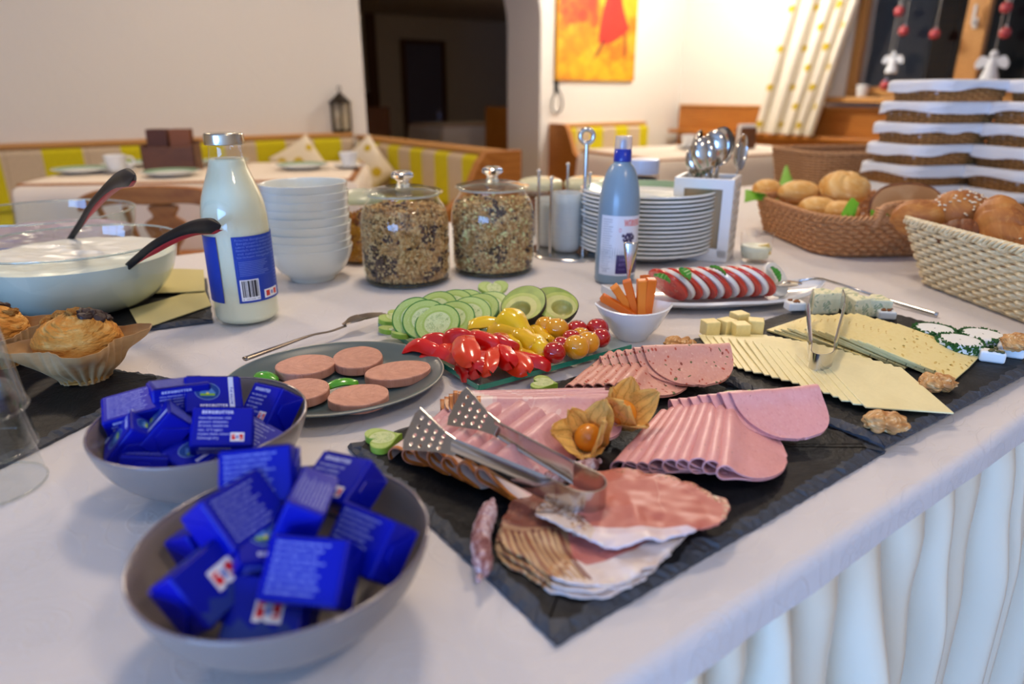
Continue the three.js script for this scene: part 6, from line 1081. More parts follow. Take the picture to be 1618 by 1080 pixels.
{ // pepper pieces: curved, glossy, with paler ends
  const pepperMat = (c) => phys({ color: c, roughness: 0.2, clearcoat: 0.4, clearcoatRoughness: 0.08 });
  const reds = [pepperMat('#d81410'), pepperMat('#c40c0c'), pepperMat('#e23a18')], yel = [pepperMat('#efc40f'), pepperMat('#e8b50c')];
  const strip = (L, w, curl, bend, seed) => sheet(14, 26, (u, v) => { const s = u * 2 - 1, q = v * 2 - 1; const wid = w * Math.pow(Math.max(0.02, 1 - Math.pow(Math.abs(q), 9)), 0.5) * (1 - 0.25 * q) * (1 + 0.25 * noise(v * 3, seed)) * 1.15; const b = bend * q; return [Math.sin(b) * L / (2 * Math.max(0.2, bend)) , Math.cos(b) * L / (2 * Math.max(0.2, bend)) - L / (2 * Math.max(0.2, bend)) + curl * (1 - s * s) * w + 0.0012 * noise(u * 3, v * 5, seed), s * wid, u, v]; }, 0.0026);
  const redG = [strip(0.058, 0.0125, 0.7, 0.6, 1), strip(0.05, 0.0135, 0.8, 0.8, 2), strip(0.062, 0.0115, 0.6, 0.4, 3)], yelG = [strip(0.054, 0.0135, 0.7, 0.5, 4), strip(0.056, 0.0115, 0.6, 0.35, 5)];
  const lay = (name, list, geos, mats, group) => list.forEach(([x, y, h, ry, rx, rz, l], i) => { const o = single(name, geos[i % geos.length], mats[i % mats.length], l, 'pepper piece', P(x, y, h), 0, group); o.rotation.order = 'YXZ'; o.rotation.set(deg(rx), deg(ry), deg(rz)); });
  lay('red_pepper_piece', [
    [672, 549, 0.021, -35, 10, 0, 'red pepper strip at the far left of the red heap'], [690, 540, 0.024, -20, -10, 6, 'red pepper strip lying across the left of the red heap'], [712, 557, 0.02, -42, 20, 0, 'red pepper strip low at the left front of the red heap'],
    [700, 560, 0.017, -30, 0, 0, 'dark red pepper strip at the bottom left of the heap'], [727, 533, 0.032, -24, 14, 0, 'red pepper strip arching at the back of the red heap'], [735, 552, 0.036, -76, 24, -8, 'orange red pepper strip curling down in the middle of the heap'],
    [760, 537, 0.034, -40, 30, 4, 'bright red pepper piece topmost in the middle'], [752, 573, 0.024, -84, 36, 0, 'red pepper piece hanging over the front of the heap'], [772, 569, 0.027, -88, 40, 0, 'broad glossy red pepper piece at the front'],
    [793, 560, 0.027, -70, 34, 4, 'red pepper piece at the right front of the heap'], [790, 543, 0.03, -50, 28, 0, 'red pepper piece behind the right front of the heap'], [812, 571, 0.02, -62, 26, 0, 'red pepper strip low at the right of the heap'], [832, 570, 0.018, -12, 10, 0, 'thin red pepper strip pointing to the tomatoes'], [738, 578, 0.017, -80, 30, 0, 'red pepper piece touching the front edge of the tray'],
  ], redG, reds, 'pieces of red pepper on the glass tray');
  lay('yellow_pepper_piece', [
    [772, 513, 0.03, -15, -5, 0, 'yellow pepper piece at the back left of the yellow heap'], [800, 520, 0.034, -35, 20, 6, 'yellow pepper piece in the middle of the yellow heap'], [815, 512, 0.04, -62, 18, -30, 'yellow pepper piece with a point sticking up'], [826, 533, 0.032, -58, 30, 0, 'broad yellow pepper piece sloping to the front'],
    [843, 545, 0.026, -60, 26, 0, 'yellow pepper piece at the right front of the yellow heap'], [851, 527, 0.026, -70, 10, 0, 'yellow pepper piece beside the yellow tomatoes'], [810, 545, 0.022, -40, 20, 0, 'yellow pepper piece under the others'], [836, 560, 0.018, -50, 14, 0, 'yellow pepper piece low beside the red strips'],
  ], yelG, yel, 'pieces of yellow pepper on the glass tray');
  const redT = phys({ color: '#b81410', roughness: 0.1, clearcoat: 0.9, clearcoatRoughness: 0.05 }), yelT = phys({ color: '#e7a012', roughness: 0.1, clearcoat: 0.9, clearcoatRoughness: 0.05 });
  const tg = blob(1, 0.96, 1, (x, y) => 1 - 0.06 * smooth(0.85, 1, y), 36, 26);
  const tom = (name, x, y, r, m, l, g, up = 0) => { const o = thing(name, l, 'tomato', P(x, y, GT + r + up).setY(T + GT + r * 0.96 + up), 0, g); const q = part('fruit', tg, m, o); q.scale.setScalar(r); part('blossom_scar', moved(new THREE.CylinderGeometry(0.0008, 0.0005, 0.0006, 10), 0.004, r * 0.93, 0.003, 0.2), mat({ color: '#7a4a18', roughness: 0.8 }), o); };
  const G1 = 'red cherry tomatoes on the glass tray', G2 = 'yellow cherry tomatoes on the glass tray';
  tom('red_tomato', 876, 556, 0.0137, redT, 'glossy red cherry tomato nearest the camera', G1); tom('red_tomato', 887, 546, 0.0125, redT, 'red cherry tomato just behind the nearest red one', G1); tom('red_tomato', 912, 521, 0.014, redT, 'red cherry tomato at the back left of the red ones', G1); tom('red_tomato', 944, 519, 0.0148, redT, 'red cherry tomato at the back right corner', G1); tom('red_tomato', 949, 533, 0.0128, redT, 'red cherry tomato furthest right', G1); tom('red_tomato', 903, 535, 0.0125, redT, 'red cherry tomato between the yellow ones', G1);
  tom('yellow_tomato', 911, 547, 0.0153, yelT, 'yellow cherry tomato at the front', G2); tom('yellow_tomato', 929, 540, 0.0145, yelT, 'yellow cherry tomato behind the front yellow one', G2); tom('yellow_tomato', 862, 515, 0.014, yelT, 'yellow cherry tomato left below the avocado', G2, 0.004); tom('yellow_tomato', 880, 519, 0.0153, yelT, 'yellow cherry tomato right below the avocado', G2, 0.003); tom('yellow_tomato', 918, 531, 0.0125, yelT, 'yellow cherry tomato half hidden in the middle', G2);
}
// ---------------------------------------------------------------- cheese
{
  const butter = tex(256, 256, (u, v) => { const n = tile(u, v, 5, 4) * 7 + tile(u, v, 40, 2, 3) * 4; return [246 + n, 233 + n, 178 + n]; });
  const m1 = phys({ map: butter, roughness: 0.36, clearcoat: 0.12, clearcoatRoughness: 0.3 });
  const g1 = moved(rbox(0.088, 0.0018, 0.101, 0.0006, 2), 0.044, 0, 0.0505).rotateY(-deg(41));
  fan({ name: 'cheese_slice', cat: 'cheese slice', group: 'square pale yellow cheese slices', geo: [g1], m: m1, n: 16, base: SC - 0.0026, from: new THREE.Vector3(0.241, 0, -0.834), to: new THREE.Vector3(0.345, 0, -0.705), a0: deg(41), a1: deg(41), Rz: 0.13, sep: 0.0021, tilt: 0.115, jitter: 0.7, seed: 9, label: (k, n) => (k === n - 1 ? 'square pale cheese slice uppermost, in full view at the right front' : `${ORD[k]} square pale cheese slice from the left end of the front row`) });
  const holeyT = canvas(512, 512, (g, w, h) => { const r = rng(4); g.fillStyle = '#f2e09a'; g.fillRect(0, 0, w, h); for (let i = 0; i < 700; i++) { g.globalAlpha = 0.08; g.fillStyle = r() > 0.5 ? '#fff6cf' : '#d3b04f'; g.beginPath(); g.arc(r() * w, r() * h, 3 + r() * 12, 0, 7); g.fill(); } g.globalAlpha = 0.8; for (let i = 0; i < 34; i++) { g.fillStyle = '#d0ab4c'; g.beginPath(); g.ellipse(r() * w, r() * h, 8 + r() * 16, 3 + r() * 5, r() * 0.6, 0, 7); g.fill(); } for (let i = 0; i < 14; i++) { const e = Math.floor(r() * 4); g.fillStyle = '#3a3a22'; const t = r() * w, d = r() * 14; g.beginPath(); g.ellipse(e === 0 ? t : e === 1 ? t : e === 2 ? d : w - d, e === 0 ? d : e === 1 ? h - d : t, 2 + r() * 5, 2 + r() * 3, r() * 3, 0, 7); g.fill(); } g.globalAlpha = 1; });
  const holed = (seed) => { const r = rng(seed), s = shapeOf([[-0.052, 0], [0.05, 0.001], [0.053, 0.045], [0.052, 0.096], [0, 0.097], [-0.051, 0.096], [-0.053, 0.05]].map(([x, z]) => [x, -z])); for (let i = 0; i < 9; i++) { const x = -0.042 + 0.021 * (i % 5) + 0.008 * r(), z = 0.02 + 0.055 * (i > 4 ? 1 : 0) + 0.02 * r(); s.holes.push(new THREE.Path().absellipse(x, -z, 0.002 + 0.0018 * r(), 0.0010 + 0.0006 * r(), 0, Math.PI * 2, true, r() * 0.8)); } const g = new THREE.ExtrudeGeometry(s, { depth: 0.0018, bevelEnabled: true, bevelSize: 0.0004, bevelThickness: 0.0004, bevelSegments: 1, curveSegments: 8 }); g.rotateX(-Math.PI / 2); return planUV(g, 9.4, 0.5, 0.04); };
  const m2 = phys({ map: holeyT, roughness: 0.4, clearcoat: 0.15, clearcoatRoughness: 0.3 });
  fan({ name: 'holed_cheese_slice', cat: 'cheese slice', group: 'yellow cheese slices with small holes', geo: [holed(1), holed(2)], m: m2, n: 14, base: SC - 0.002, from: new THREE.Vector3(0.378, 0, -0.882), to: new THREE.Vector3(0.452, 0, -0.788), a0: deg(36), a1: deg(45), Rz: 0.095, sep: 0.0027, tilt: 0.2, jitter: 1.6, seed: 10, label: (k, n) => (k === n - 1 ? 'yellow holed cheese slice uppermost at the right end of the rear row' : `${ORD[k]} yellow holed cheese slice from the left end of the rear row`) });
  const cube = rbox(0.0195, 0.0195, 0.0195, 0.0014, 3); const cp = cube.attributes.position; for (let i = 0; i < cp.count; i++) cp.setXYZ(i, cp.getX(i) * (1 + 1.5 * cp.getY(i)), cp.getY(i), cp.getZ(i) * (1 - 1.2 * cp.getY(i)));
  const cm = phys({ map: butter, color: '#fff6d8', roughness: 0.4 });
  [[1122, 516, 0.2, 'cheese cube furthest left of the pale cubes'], [1148, 514, 0.5, 'cheese cube second from the left of the pale cubes'], [1170, 520, 0.1, 'cheese cube in front of the other pale cubes'], [1194, 514, -0.3, 'cheese cube furthest right of the pale cubes'], [1168, 503, 0.35, 'cheese cube behind the other pale cubes']].forEach(([x, y, t, l]) => single('cheese_cube', cube, cm, l, 'cheese cube', P(x, y, SC + 0.0105).setY(T + SC + 0.0095), t, 'pale yellow cheese cubes'));
  // blue cheese wedges
  const blueT = tex(256, 256, (u, v) => { const a = tile(u, v, 7, 4), b = tile(u, v, 20, 3, 5); const k = a > 0.2 && b > 0.05 ? 1 : 0; return k ? [150 + b * 60, 165 + b * 60, 140] : [231 + a * 18, 226 + a * 14, 186 + a * 20]; });
  const bm = mat({ map: blueT, roughness: 0.6 }); const bt = blueT.clone(); bt.repeat.set(24, 24); bt.needsUpdate = true; bm.map = bt;
  const wedge = (w, d, h, s) => { const g = plate([[-w / 2, d / 2], [w / 2, d / 2 * 0.8], [w * 0.2, -d / 2], [-w * 0.2, -d / 2]], h, 0.002, false, 4); const p = g.attributes.position; for (let i = 0; i < p.count; i++) p.setXYZ(i, p.getX(i) + 0.002 * noise(p.getX(i) * 90, p.getY(i) * 90, s), p.getY(i), p.getZ(i) + 0.002 * noise(p.getZ(i) * 80, p.getY(i) * 90, s + 4)); g.computeVertexNormals(); return g; };
  [[1297, 492, 0.042, 0.03, 0.031, 0.1, 'blue veined cheese wedge at the left, behind the small tongs'], [1328, 484, 0.036, 0.03, 0.026, -0.2, 'blue veined cheese wedge second from the left, set further back'], [1352, 497, 0.036, 0.034, 0.027, 0.3, 'blue veined cheese wedge in the middle beside the tongs arm'], [1383, 496, 0.034, 0.036, 0.025, -0.3, 'blue veined cheese wedge furthest right with yellowish rind']].forEach(([x, y, w, d, h, t, l], i) => single('blue_cheese_wedge', wedge(w, d, h, i), bm, l, 'cheese', P(x, y, SC).setY(T + SC), t));
  // white soft cheese cubes with topping
  const wm = mat({ color: '#e9ebe8', roughness: 0.55 }), nut = mat({ color: '#8a5428', roughness: 0.8 }), seedM = mat({ color: '#5b5a33', roughness: 0.7 });
  const soft = (x, y, w, h, d, t, topM, l, n = 6) => { const r = rng(x), o = thing('soft_cheese_piece', l, 'cheese', P(x, y, SC).setY(T + SC), t); part('cheese', moved(rbox(w, h, d, 0.003, 3), 0, h / 2, 0), wm, o); for (let i = 0; i < n; i++) part('topping', moved(blob(0.003 + 0.0015 * r(), 0.0016, 0.0026, (a, b, c) => 1 + 0.3 * noise(a * 4 + i, b * 4, c * 4), 10, 8), (r() - 0.5) * w * 0.7, h + 0.0007, (r() - 0.5) * d * 0.7, 0, r() * 3), topM, o); };
  soft(1255, 489, 0.026, 0.013, 0.02, 0.1, nut, 'white soft cheese piece with brown crumbs at the back left');
  soft(1398, 502, 0.024, 0.012, 0.02, -0.2, nut, 'white soft cheese piece with brown top right of the blue cheese');
  soft(1565, 570, 0.026, 0.0135, 0.016, -0.45, seedM, 'white soft cheese piece with green seeds nearest the right edge of the board', 5);
  soft(1594, 562, 0.028, 0.0145, 0.018, -0.5, nut, 'white soft cheese piece under a walnut at the right edge', 3);
  // herb coated rounds
  const herbM = [mat({ color: '#2f5a24', roughness: 0.8 }), mat({ color: '#4c7a33', roughness: 0.8 }), mat({ color: '#23441d', roughness: 0.8 })], hg = new THREE.TetrahedronGeometry(0.0021);
  [[1476, 523, 0.0235, 'herb coated white cheese round at the back left'], [1516, 541, 0.0245, 'herb coated white cheese round in front, beside the holed cheese'], [1552, 532, 0.0245, 'herb coated white cheese round at the back right']].forEach(([x, y, r, l], k) => {
    const q = rng(90 + k), o = thing('herb_cheese', l, 'cheese', P(x, y, SC + 0.012).setY(T + SC), k, 'herb coated cheese rounds'); part('cheese', lathes([[0.001, 0.0005], [r * 0.94, 0.0005], [r, 0.003], [r, 0.013], [r * 0.92, 0.0158], [0.001, 0.0162]], 48, 30), wm, o);
    const im = new THREE.InstancedMesh(hg, herbM[0], 300); im.name = 'chopped_herbs'; im.userData.kind = 'stuff'; shade(im); const mm = new THREE.Matrix4(), qq = new THREE.Quaternion(); for (let i = 0; i < 300; i++) { const a = q() * 6.283, top = i < 30, rad = top ? r * (0.86 + 0.14 * q()) : r * 1.005; qq.setFromEuler(new THREE.Euler(q() * 6, q() * 6, q() * 6)); const s = 0.9 + q() * 1.1; mm.compose(new THREE.Vector3(Math.cos(a) * rad, top ? 0.0161 : 0.001 + q() * 0.0145, Math.sin(a) * rad), qq, new THREE.Vector3(s, s * (top ? 0.4 : 1), s)); im.setMatrixAt(i, mm); im.setColorAt(i, new THREE.Color().setHSL(0.29 + 0.05 * q(), 1, 0.75 + 0.3 * q())); } o.add(im);
  });
  // walnut halves
  const wt = tex(256, 256, (u, v) => { const n = tile(u, v, 9, 4), k = tile(u, v, 24, 2, 3); const c = mixc(hex('#b67a3f'), hex('#d9a868'), clamp(0.5 + n)); return k > 0.3 ? mixc(c, hex('#efd9b4'), 0.7) : mixc(c, hex('#7d4a20'), clamp(-k)); });
  const nm = mat({ map: wt, roughness: 0.62 });
  const lobes = (s) => blob(0.0185, 0.0088, 0.0135, (x, y, z) => { const split = Math.exp(-Math.pow(x / 0.14, 2)) * 0.32; const w = Math.abs(noise(x * 2.6 + s, y * 2.6, z * 2.6)) + 0.25 * Math.abs(noise(x * 6, y * 6 + s, z * 6)); return 0.92 - split + 0.30 * w; }, 64, 44);
  const wal = (l, x, y, h, t, s, tilt = 0) => { const o = single('walnut_half', lobes(s), nm, l, 'walnut', P(x, y, h + 0.006).setY(T + h + 0.0072), t); o.rotation.order = 'YXZ'; o.rotation.x = tilt; };
  wal('walnut half on the board corner behind the speckled sausage', 1074, 545, SC, -0.5, 1, 0.2); wal('walnut half at the front corner of the cheese board', 1398, 668, SC, -0.35, 2, 0.25); wal('walnut half lying below the holed cheese slices', 1481, 606, SC, 0.1, 3, 0.3); wal('walnut half at the right edge on white cheese', 1605, 542, SC + 0.0155, 0.4, 4, 0.3);
  tongs('small steel tongs lying on the pale cheese slices', P(1297, 574, 0.0345), P(1277, 487, 0.052), P(1333, 487, 0.052), 0.021, 0.0125, false);
}
// ---------------------------------------------------------------- leaf shaped dish of tomato and mozzarella
{
  const a = P(953, 464, 0.022), b = P(1294, 441, 0.03), c = a.clone().add(b).multiplyScalar(0.5).setY(T), turn = Math.atan2(-(b.z - a.z), b.x - a.x), L = Math.hypot(b.x - a.x, b.z - a.z) / 2, Wd = 0.068;
  c.z += 0.006;
  const o = thing('leaf_dish', 'long white leaf shaped dish of tomato and mozzarella', 'dish', c, turn);
  part('dish_body', sheet(80, 30, (u, v) => { const t = u * 2 - 1, s = v * 2 - 1, w = Wd * Math.pow(Math.max(0.0004, 1 - Math.abs(t) ** 2.1), 0.72); const e = Math.abs(s) ** 2.6; return [t * L, 0.004 + 0.017 * e * (1 - 0.3 * Math.abs(t)) + 0.020 * Math.abs(t) ** 4, s * w + 0.008 * t]; }, 0.0042), M.white, o);
  part('foot', moved(lathe([[0.001, 0.0], [0.03, 0.0], [0.032, 0.004], [0.001, 0.005]], 40).scale(2.6, 1, 1.0), 0, 0, 0), M.white, o);
  const tomT = canvas(256, 256, (g, w, h) => { const r = rng(6); g.fillStyle = '#d8452e'; g.fillRect(0, 0, w, h); for (let i = 0; i < 6; i++) { const an = i * 1.047; g.fillStyle = '#c23322'; g.beginPath(); g.ellipse(w / 2 + Math.cos(an) * 70, h / 2 + Math.sin(an) * 70, 34, 26, an, 0, 7); g.fill(); g.fillStyle = '#e8a27a'; for (let k = 0; k < 6; k++) { g.beginPath(); g.ellipse(w / 2 + Math.cos(an) * 70 + (r() - 0.5) * 44, h / 2 + Math.sin(an) * 70 + (r() - 0.5) * 34, 5, 3, r() * 3, 0, 7); g.fill(); } } });
  const tf = phys({ map: tomT, roughness: 0.22, clearcoat: 0.5 }), skin = phys({ color: '#c9301c', roughness: 0.2, clearcoat: 0.6 }), mo = phys({ color: '#ece9de', roughness: 0.35, clearcoat: 0.3 }), basil = phys({ color: '#3d8c22', roughness: 0.4, clearcoat: 0.2 });
  const R = 0.0345, tG = planUV(plate(ring(R, 26), 0.0062, 0.0012), 1 / (2 * R)), tS = lathes([[R - 0.0005, 0.0008], [R + 0.0006, 0.002], [R + 0.0008, 0.0032], [R + 0.0006, 0.0046], [R - 0.0005, 0.0056]], 40, 12), mG = plate(ring(R * 0.97, 24, (an, r) => [Math.cos(an) * r * (1 + 0.02 * noise(an)), Math.sin(an) * r * 1.02]), 0.0075, 0.0022);
  const n = 13; const r = rng(14);
  for (let i = 0; i < n; i++) {
    const t = lerp(-0.45, 0.35, i / (n - 1)), tom = i % 2 === 0, where = i < n / 2 ? 'left' : 'right', k = i < n / 2 ? Math.floor(i / 2) : Math.floor((n - 1 - i) / 2) + (0);
    const label = tom ? `${ORD[k]} red tomato slice from the ${where} end of the leaf dish` : `${ORD[i < n / 2 ? k : Math.floor((n - 2 - i) / 2)]} white mozzarella slice from the ${where} end of the leaf dish`;
    const q = thing(tom ? 'tomato_slice' : 'mozzarella_slice', label, tom ? 'tomato slice' : 'mozzarella slice', new THREE.Vector3(t * L, 0, 0.004).applyAxisAngle(new THREE.Vector3(0, 1, 0), turn).add(c), 0, tom ? 'tomato slices on the leaf dish' : 'mozzarella slices on the leaf dish');
    q.rotation.order = 'YXZ'; q.rotation.set(0.1 * (r() - 0.5), turn + 0.45 + 0.08 * (r() - 0.5), -Math.PI / 2 + deg(42)); q.position.y = T + 0.0325;
    if (tom) { part('flesh', tG, tf, q); part('skin', tS, skin, q); } else part('cheese', mG, mo, q);
  }
  const e = thing('mozzarella_slice', 'round white mozzarella slice with a basil leaf at the right end', 'mozzarella slice', P(1221, 445, 0.03).setY(T + 0.032), 0); e.rotation.order = 'YXZ'; e.rotation.set(0.9, 0.1, -0.5); part('cheese', moved(plate(ring(0.0285, 24), 0.008, 0.002), 0, 0, 0), mo, e);
  const leafG = sheet(10, 16, (u, v) => { const s = u * 2 - 1, w = 0.0085 * Math.pow(Math.sin(Math.PI * clamp(v * 0.94 + 0.03)), 0.8); return [s * w, 0.0035 * Math.abs(s) + 0.003 * Math.sin(v * 3) + 0.0006 * Math.sin(v * 30), (v - 0.5) * 0.026, u, v]; }, 0.0005);
  const leaf = (x, y, h, ry, rx, rz, l) => { const q = single('basil_leaf', leafG, basil, l, 'basil leaf', P(x, y, h), 0, 'basil leaves on the caprese dish'); q.rotation.order = 'YXZ'; q.rotation.set(deg(rx), deg(ry), deg(rz)); };
  leaf(1045, 442, 0.052, 70, 20, 10, 'basil leaf at the left end of the leaf dish'); leaf(1081, 434, 0.058, 30, 30, 10, 'basil leaf second from the left on the leaf dish'); leaf(1133, 429, 0.061, 75, 25, 0, 'basil leaf in the middle of the leaf dish'); leaf(1223, 434, 0.046, 40, 50, 0, 'basil leaf on the round mozzarella at the right end');
  const sp = [P(1262, 444, 0.034), P(1286, 440, 0.040), P(1320, 447, 0.026), P(1370, 463, 0.012), P(1425, 481, 0.006), P(1481, 498, 0.003)];
  const q = thing('serving_spoon', 'steel serving spoon resting on the right tip of the leaf dish', 'spoon', sp[0].clone()); part('handle', sweep(sp.map((p) => p.clone().sub(sp[0])), (t) => 0.0022 + 0.0022 * smooth(0.55, 1, t), 10, { n: 50, squash: 0.6 }), M.steel, q); part('spoon_bowl', moved(blob(0.026, 0.006, 0.017, (x, y) => (y > 0 ? 0.3 : 1)), -0.02, -0.002, 0.002, 0, 0.2), M.steel, q);
}
// ---------------------------------------------------------------- small white bowl of carrot sticks
{
  const c = P(1001, 484, 0.044).setY(T);
  const o = thing('snack_bowl', 'small white pointed bowl filled with carrot sticks', 'bowl', c, deg(-3)); o.scale.set(0.8, 0.95, 0.85);
  const prof = [[0.001, 0.003], [0.4, 0.0], [0.46, 0.002], [0.72, 0.018], [0.9, 0.036], [1, 0.047]];
  part('bowl_body', sheet(96, 24, (u, v) => { const k = v * (prof.length - 1), i = Math.min(prof.length - 2, Math.floor(k)), f = k - i, rad = lerp(prof[i][0], prof[i + 1][0], f), y = lerp(prof[i][1], prof[i + 1][1], f); const a = u * 6.283185, ex = 0.062 * rad * (1 - 0.22 * (1 - rad)), q = lerp(1, Math.pow(Math.abs(Math.cos(a)), 0.25) * 0.12 + 0.9, rad); const sx = Math.sign(Math.cos(a)) * Math.pow(Math.abs(Math.cos(a)), 1.0), sz = Math.sign(Math.sin(a)) * Math.pow(Math.abs(Math.sin(a)), lerp(1, 1.35, rad)); return [sx * ex * q, y + 0.004 * rad * rad * Math.abs(Math.cos(a)) ** 4, sz * 0.047 * rad]; }, 0.0030, true), M.white, o);
  const cm = phys({ color: '#e2701a', roughness: 0.4, clearcoat: 0.25 }), cm2 = phys({ color: '#ea8526', roughness: 0.4, clearcoat: 0.25 });
  const stick = (w, s) => { const g = new RoundedBoxGeometry(w, 0.056, w * 0.95, 4, 0.0016), p = g.attributes.position; for (let i = 0; i < p.count; i++) { const y = p.getY(i); p.setXYZ(i, p.getX(i) * (1 + y * 3) + 0.0012 * noise(y * 60, s), y, p.getZ(i) * (1 + y * 2) + 0.001 * noise(y * 60, s + 4)); } g.computeVertexNormals(); return g; };
  [[1026, 471, 0.051, 4, 6, -2, 0.012, 'carrot stick upright at the right of the bowl'], [1014, 473, 0.049, 2, 4, 2, 0.0125, 'broad carrot stick upright in the middle of the bowl'], [999, 472, 0.049, -10, 6, 18, 0.0105, 'carrot stick leaning left beside the broad one'], [986, 475, 0.046, 10, 10, 38, 0.0105, 'carrot stick leaning far left in the bowl'], [978, 484, 0.040, 0, 14, 58, 0.010, 'carrot stick lying at the left rim of the bowl'], [1000, 483, 0.036, 0, 20, 48, 0.0095, 'carrot stick low in the middle of the bowl'], [1020, 466, 0.045, 30, -18, -8, 0.0105, 'carrot stick behind the upright ones']].forEach(([x, y, h, ry, rx, rz, w, l], i) => { const q = single('carrot_stick', stick(w, i), i % 2 ? cm2 : cm, l, 'carrot stick', P(x, y, h), 0, 'carrot sticks in the white bowl'); q.rotation.order = 'YXZ'; q.rotation.set(deg(rx), deg(ry), deg(rz)); });
  const s0 = P(992, 466, 0.046), t = thing('snack_fork', 'slim steel handle standing up from the carrot sticks', 'fork', s0); part('handle', sweep([[0, 0, 0], [0, 0.02, -0.003], [0.001, 0.045, -0.006], [0.002, 0.072, -0.009]], (q) => 0.0018 + 0.0082 * smooth(0.25, 1, q), 14, { n: 30, squash: 0.4 }), M.steel, t); part('tines', sweep([[0, 0, 0], [0, -0.024, 0.002]], 0.0015, 8), M.steel, t);
}
// ---------------------------------------------------------------- wicker baskets
function perim(w, d, r) { // rounded rectangle, parameter by arc length
  const a = w - 2 * r, b = d - 2 * r, q = Math.PI / 2 * r, total = 2 * (a + b) + 4 * q;
  const at = (s) => { s = ((s % total) + total) % total; const seg = [[a, 0], [q, 1], [b, 2], [q, 3], [a, 4], [q, 5], [b, 6], [q, 7]]; for (const [len, k] of seg) { if (s <= len) { const f = s; switch (k) { case 0: return [-a / 2 + f, d / 2, 0, 1]; case 1: { const g = f / r; return [a / 2 + Math.sin(g) * r, b / 2 + Math.cos(g) * r, Math.sin(g), Math.cos(g)]; } case 2: return [w / 2, b / 2 - f, 1, 0]; case 3: { const g = f / r; return [a / 2 + Math.cos(g) * r, -b / 2 - Math.sin(g) * r, Math.cos(g), -Math.sin(g)]; } case 4: return [a / 2 - f, -d / 2, 0, -1]; case 5: { const g = f / r; return [-a / 2 - Math.sin(g) * r, -b / 2 - Math.cos(g) * r, -Math.sin(g), -Math.cos(g)]; } case 6: return [-w / 2, -b / 2 + f, -1, 0]; default: { const g = f / r; return [-a / 2 - Math.cos(g) * r, b / 2 + Math.sin(g) * r, -Math.cos(g), Math.sin(g)]; } } } s -= len; } return at(0); };
  return { total, at };
}
function loopTube(fn, n, rad, seg = 5) { // closed tube without frames: cross-section spanned by the outward normal and up
  const pos = [], uv = [], idx = [];
  for (let i = 0; i <= n; i++) { const [x, y, z, nx, nz] = fn(i / n), r = typeof rad === 'function' ? rad(i / n) : rad; for (let j = 0; j <= seg; j++) { const a = j / seg * 6.283185; pos.push(x + nx * Math.cos(a) * r, y + Math.sin(a) * r, z + nz * Math.cos(a) * r); uv.push(i / n * 40, j / seg); } }
  for (let i = 0; i < n; i++) for (let j = 0; j < seg; j++) { const a = i * (seg + 1) + j, b = a + seg + 1; idx.push(a, b, a + 1, b, b + 1, a + 1); }
  return build(pos, uv, idx);
}
const strawTex = (a, b, s) => { const t = tex(256, 64, (u, v) => mixc(hex(a), hex(b), clamp(0.5 + tile(u, v, 10, 3, s) * 1.3))); return t; };
const WK = { pale: mat({ map: strawTex('#f0e0b8', '#d6bb88', 2), roughness: 0.6 }), honey: mat({ map: strawTex('#d39c69', '#a87040', 4), roughness: 0.6 }), brown: mat({ map: strawTex('#d6a060', '#a06c38', 6), roughness: 0.65 }), dark: mat({ map: strawTex('#cc9f74', '#9a7048', 8), roughness: 0.7 }) };
function wicker(o, { w, d, h, r = 0.04, flare = 0.1, gap = 0.0125, row = 0.0046, m, rim = true, y0 = 0.004 }) {
  const p = perim(w, d, r), n = Math.round(p.total / gap / 2) * 2, rows = Math.floor((h - y0) / row), g = [];
  const f = (y) => 1 + flare * (y / h - 1);
  for (let j = 0; j < rows; j++) { const y = y0 + (j + 0.5) * row; g.push(loopTube((t) => { const [x, z, nx, nz] = p.at(t * p.total); const k = f(y), off = Math.min(0.0032, row * 0.45) * Math.cos(Math.PI * t * n + j * Math.PI); return [x * k + nx * off, y + 0.0004 * noise(t * 60, j), z * k + nz * off, nx, nz]; }, n * 3, row * 0.52, 5)); }
  part('woven_side', merged(g), m, o).userData.kind = 'stuff'; const st = [];
  for (let i = 0; i < n; i++) { const [x, z] = p.at((i + 0.5) / n * p.total); st.push(sweepLine([x * f(0), 0.003, z * f(0)], [x * f(h), h, z * f(h)], 0.0018)); }
  part('stakes', merged(st), m, o).userData.kind = 'stuff';
  part('base', moved(plate(Array.from({ length: 48 }, (_, i) => { const [x, z] = p.at(i / 48 * p.total); return [x * f(0) * 0.99, z * f(0) * 0.99]; }), 0.005, 0.001), 0, 0.0005, 0), m, o);
  if (rim) { const b = []; for (const ph of [0, 2.094, 4.188]) b.push(loopTube((t) => { const [x, z, nx, nz] = p.at(t * p.total); const a = t * p.total / 0.03 * 6.283 + ph, k = f(h); return [x * k + nx * 0.0035 * Math.cos(a), h + 0.0045 * Math.sin(a) + 0.002, z * k + nz * 0.0035 * Math.cos(a), nx, nz]; }, 360, 0.0036, 6)); part('braided_rim', merged(b), m, o); }
  return { p, f };
}
function sweepLine(a, b, r) { const A = new THREE.Vector3(...a), B = new THREE.Vector3(...b), L = A.distanceTo(B), g = new THREE.CylinderGeometry(r, r, L, 5, 1, true); g.applyQuaternion(new THREE.Quaternion().setFromUnitVectors(new THREE.Vector3(0, 1, 0), B.clone().sub(A).normalize())); const c = A.add(B).multiplyScalar(0.5); g.translate(c.x, c.y, c.z); return g; }
const WB = { pos: new THREE.Vector3(0.858, T, -1.005), turn: deg(7) };
wicker(thing('bread_basket', 'pale woven wicker basket of brown rolls at the right', 'basket', WB.pos, WB.turn), { w: 0.34, d: 0.42, h: 0.105, r: 0.05, flare: 0.2, m: WK.pale, gap: 0.019, row: 0.0072 });
const HB = { pos: new THREE.Vector3(0.765, T, -1.505), turn: deg(5) };
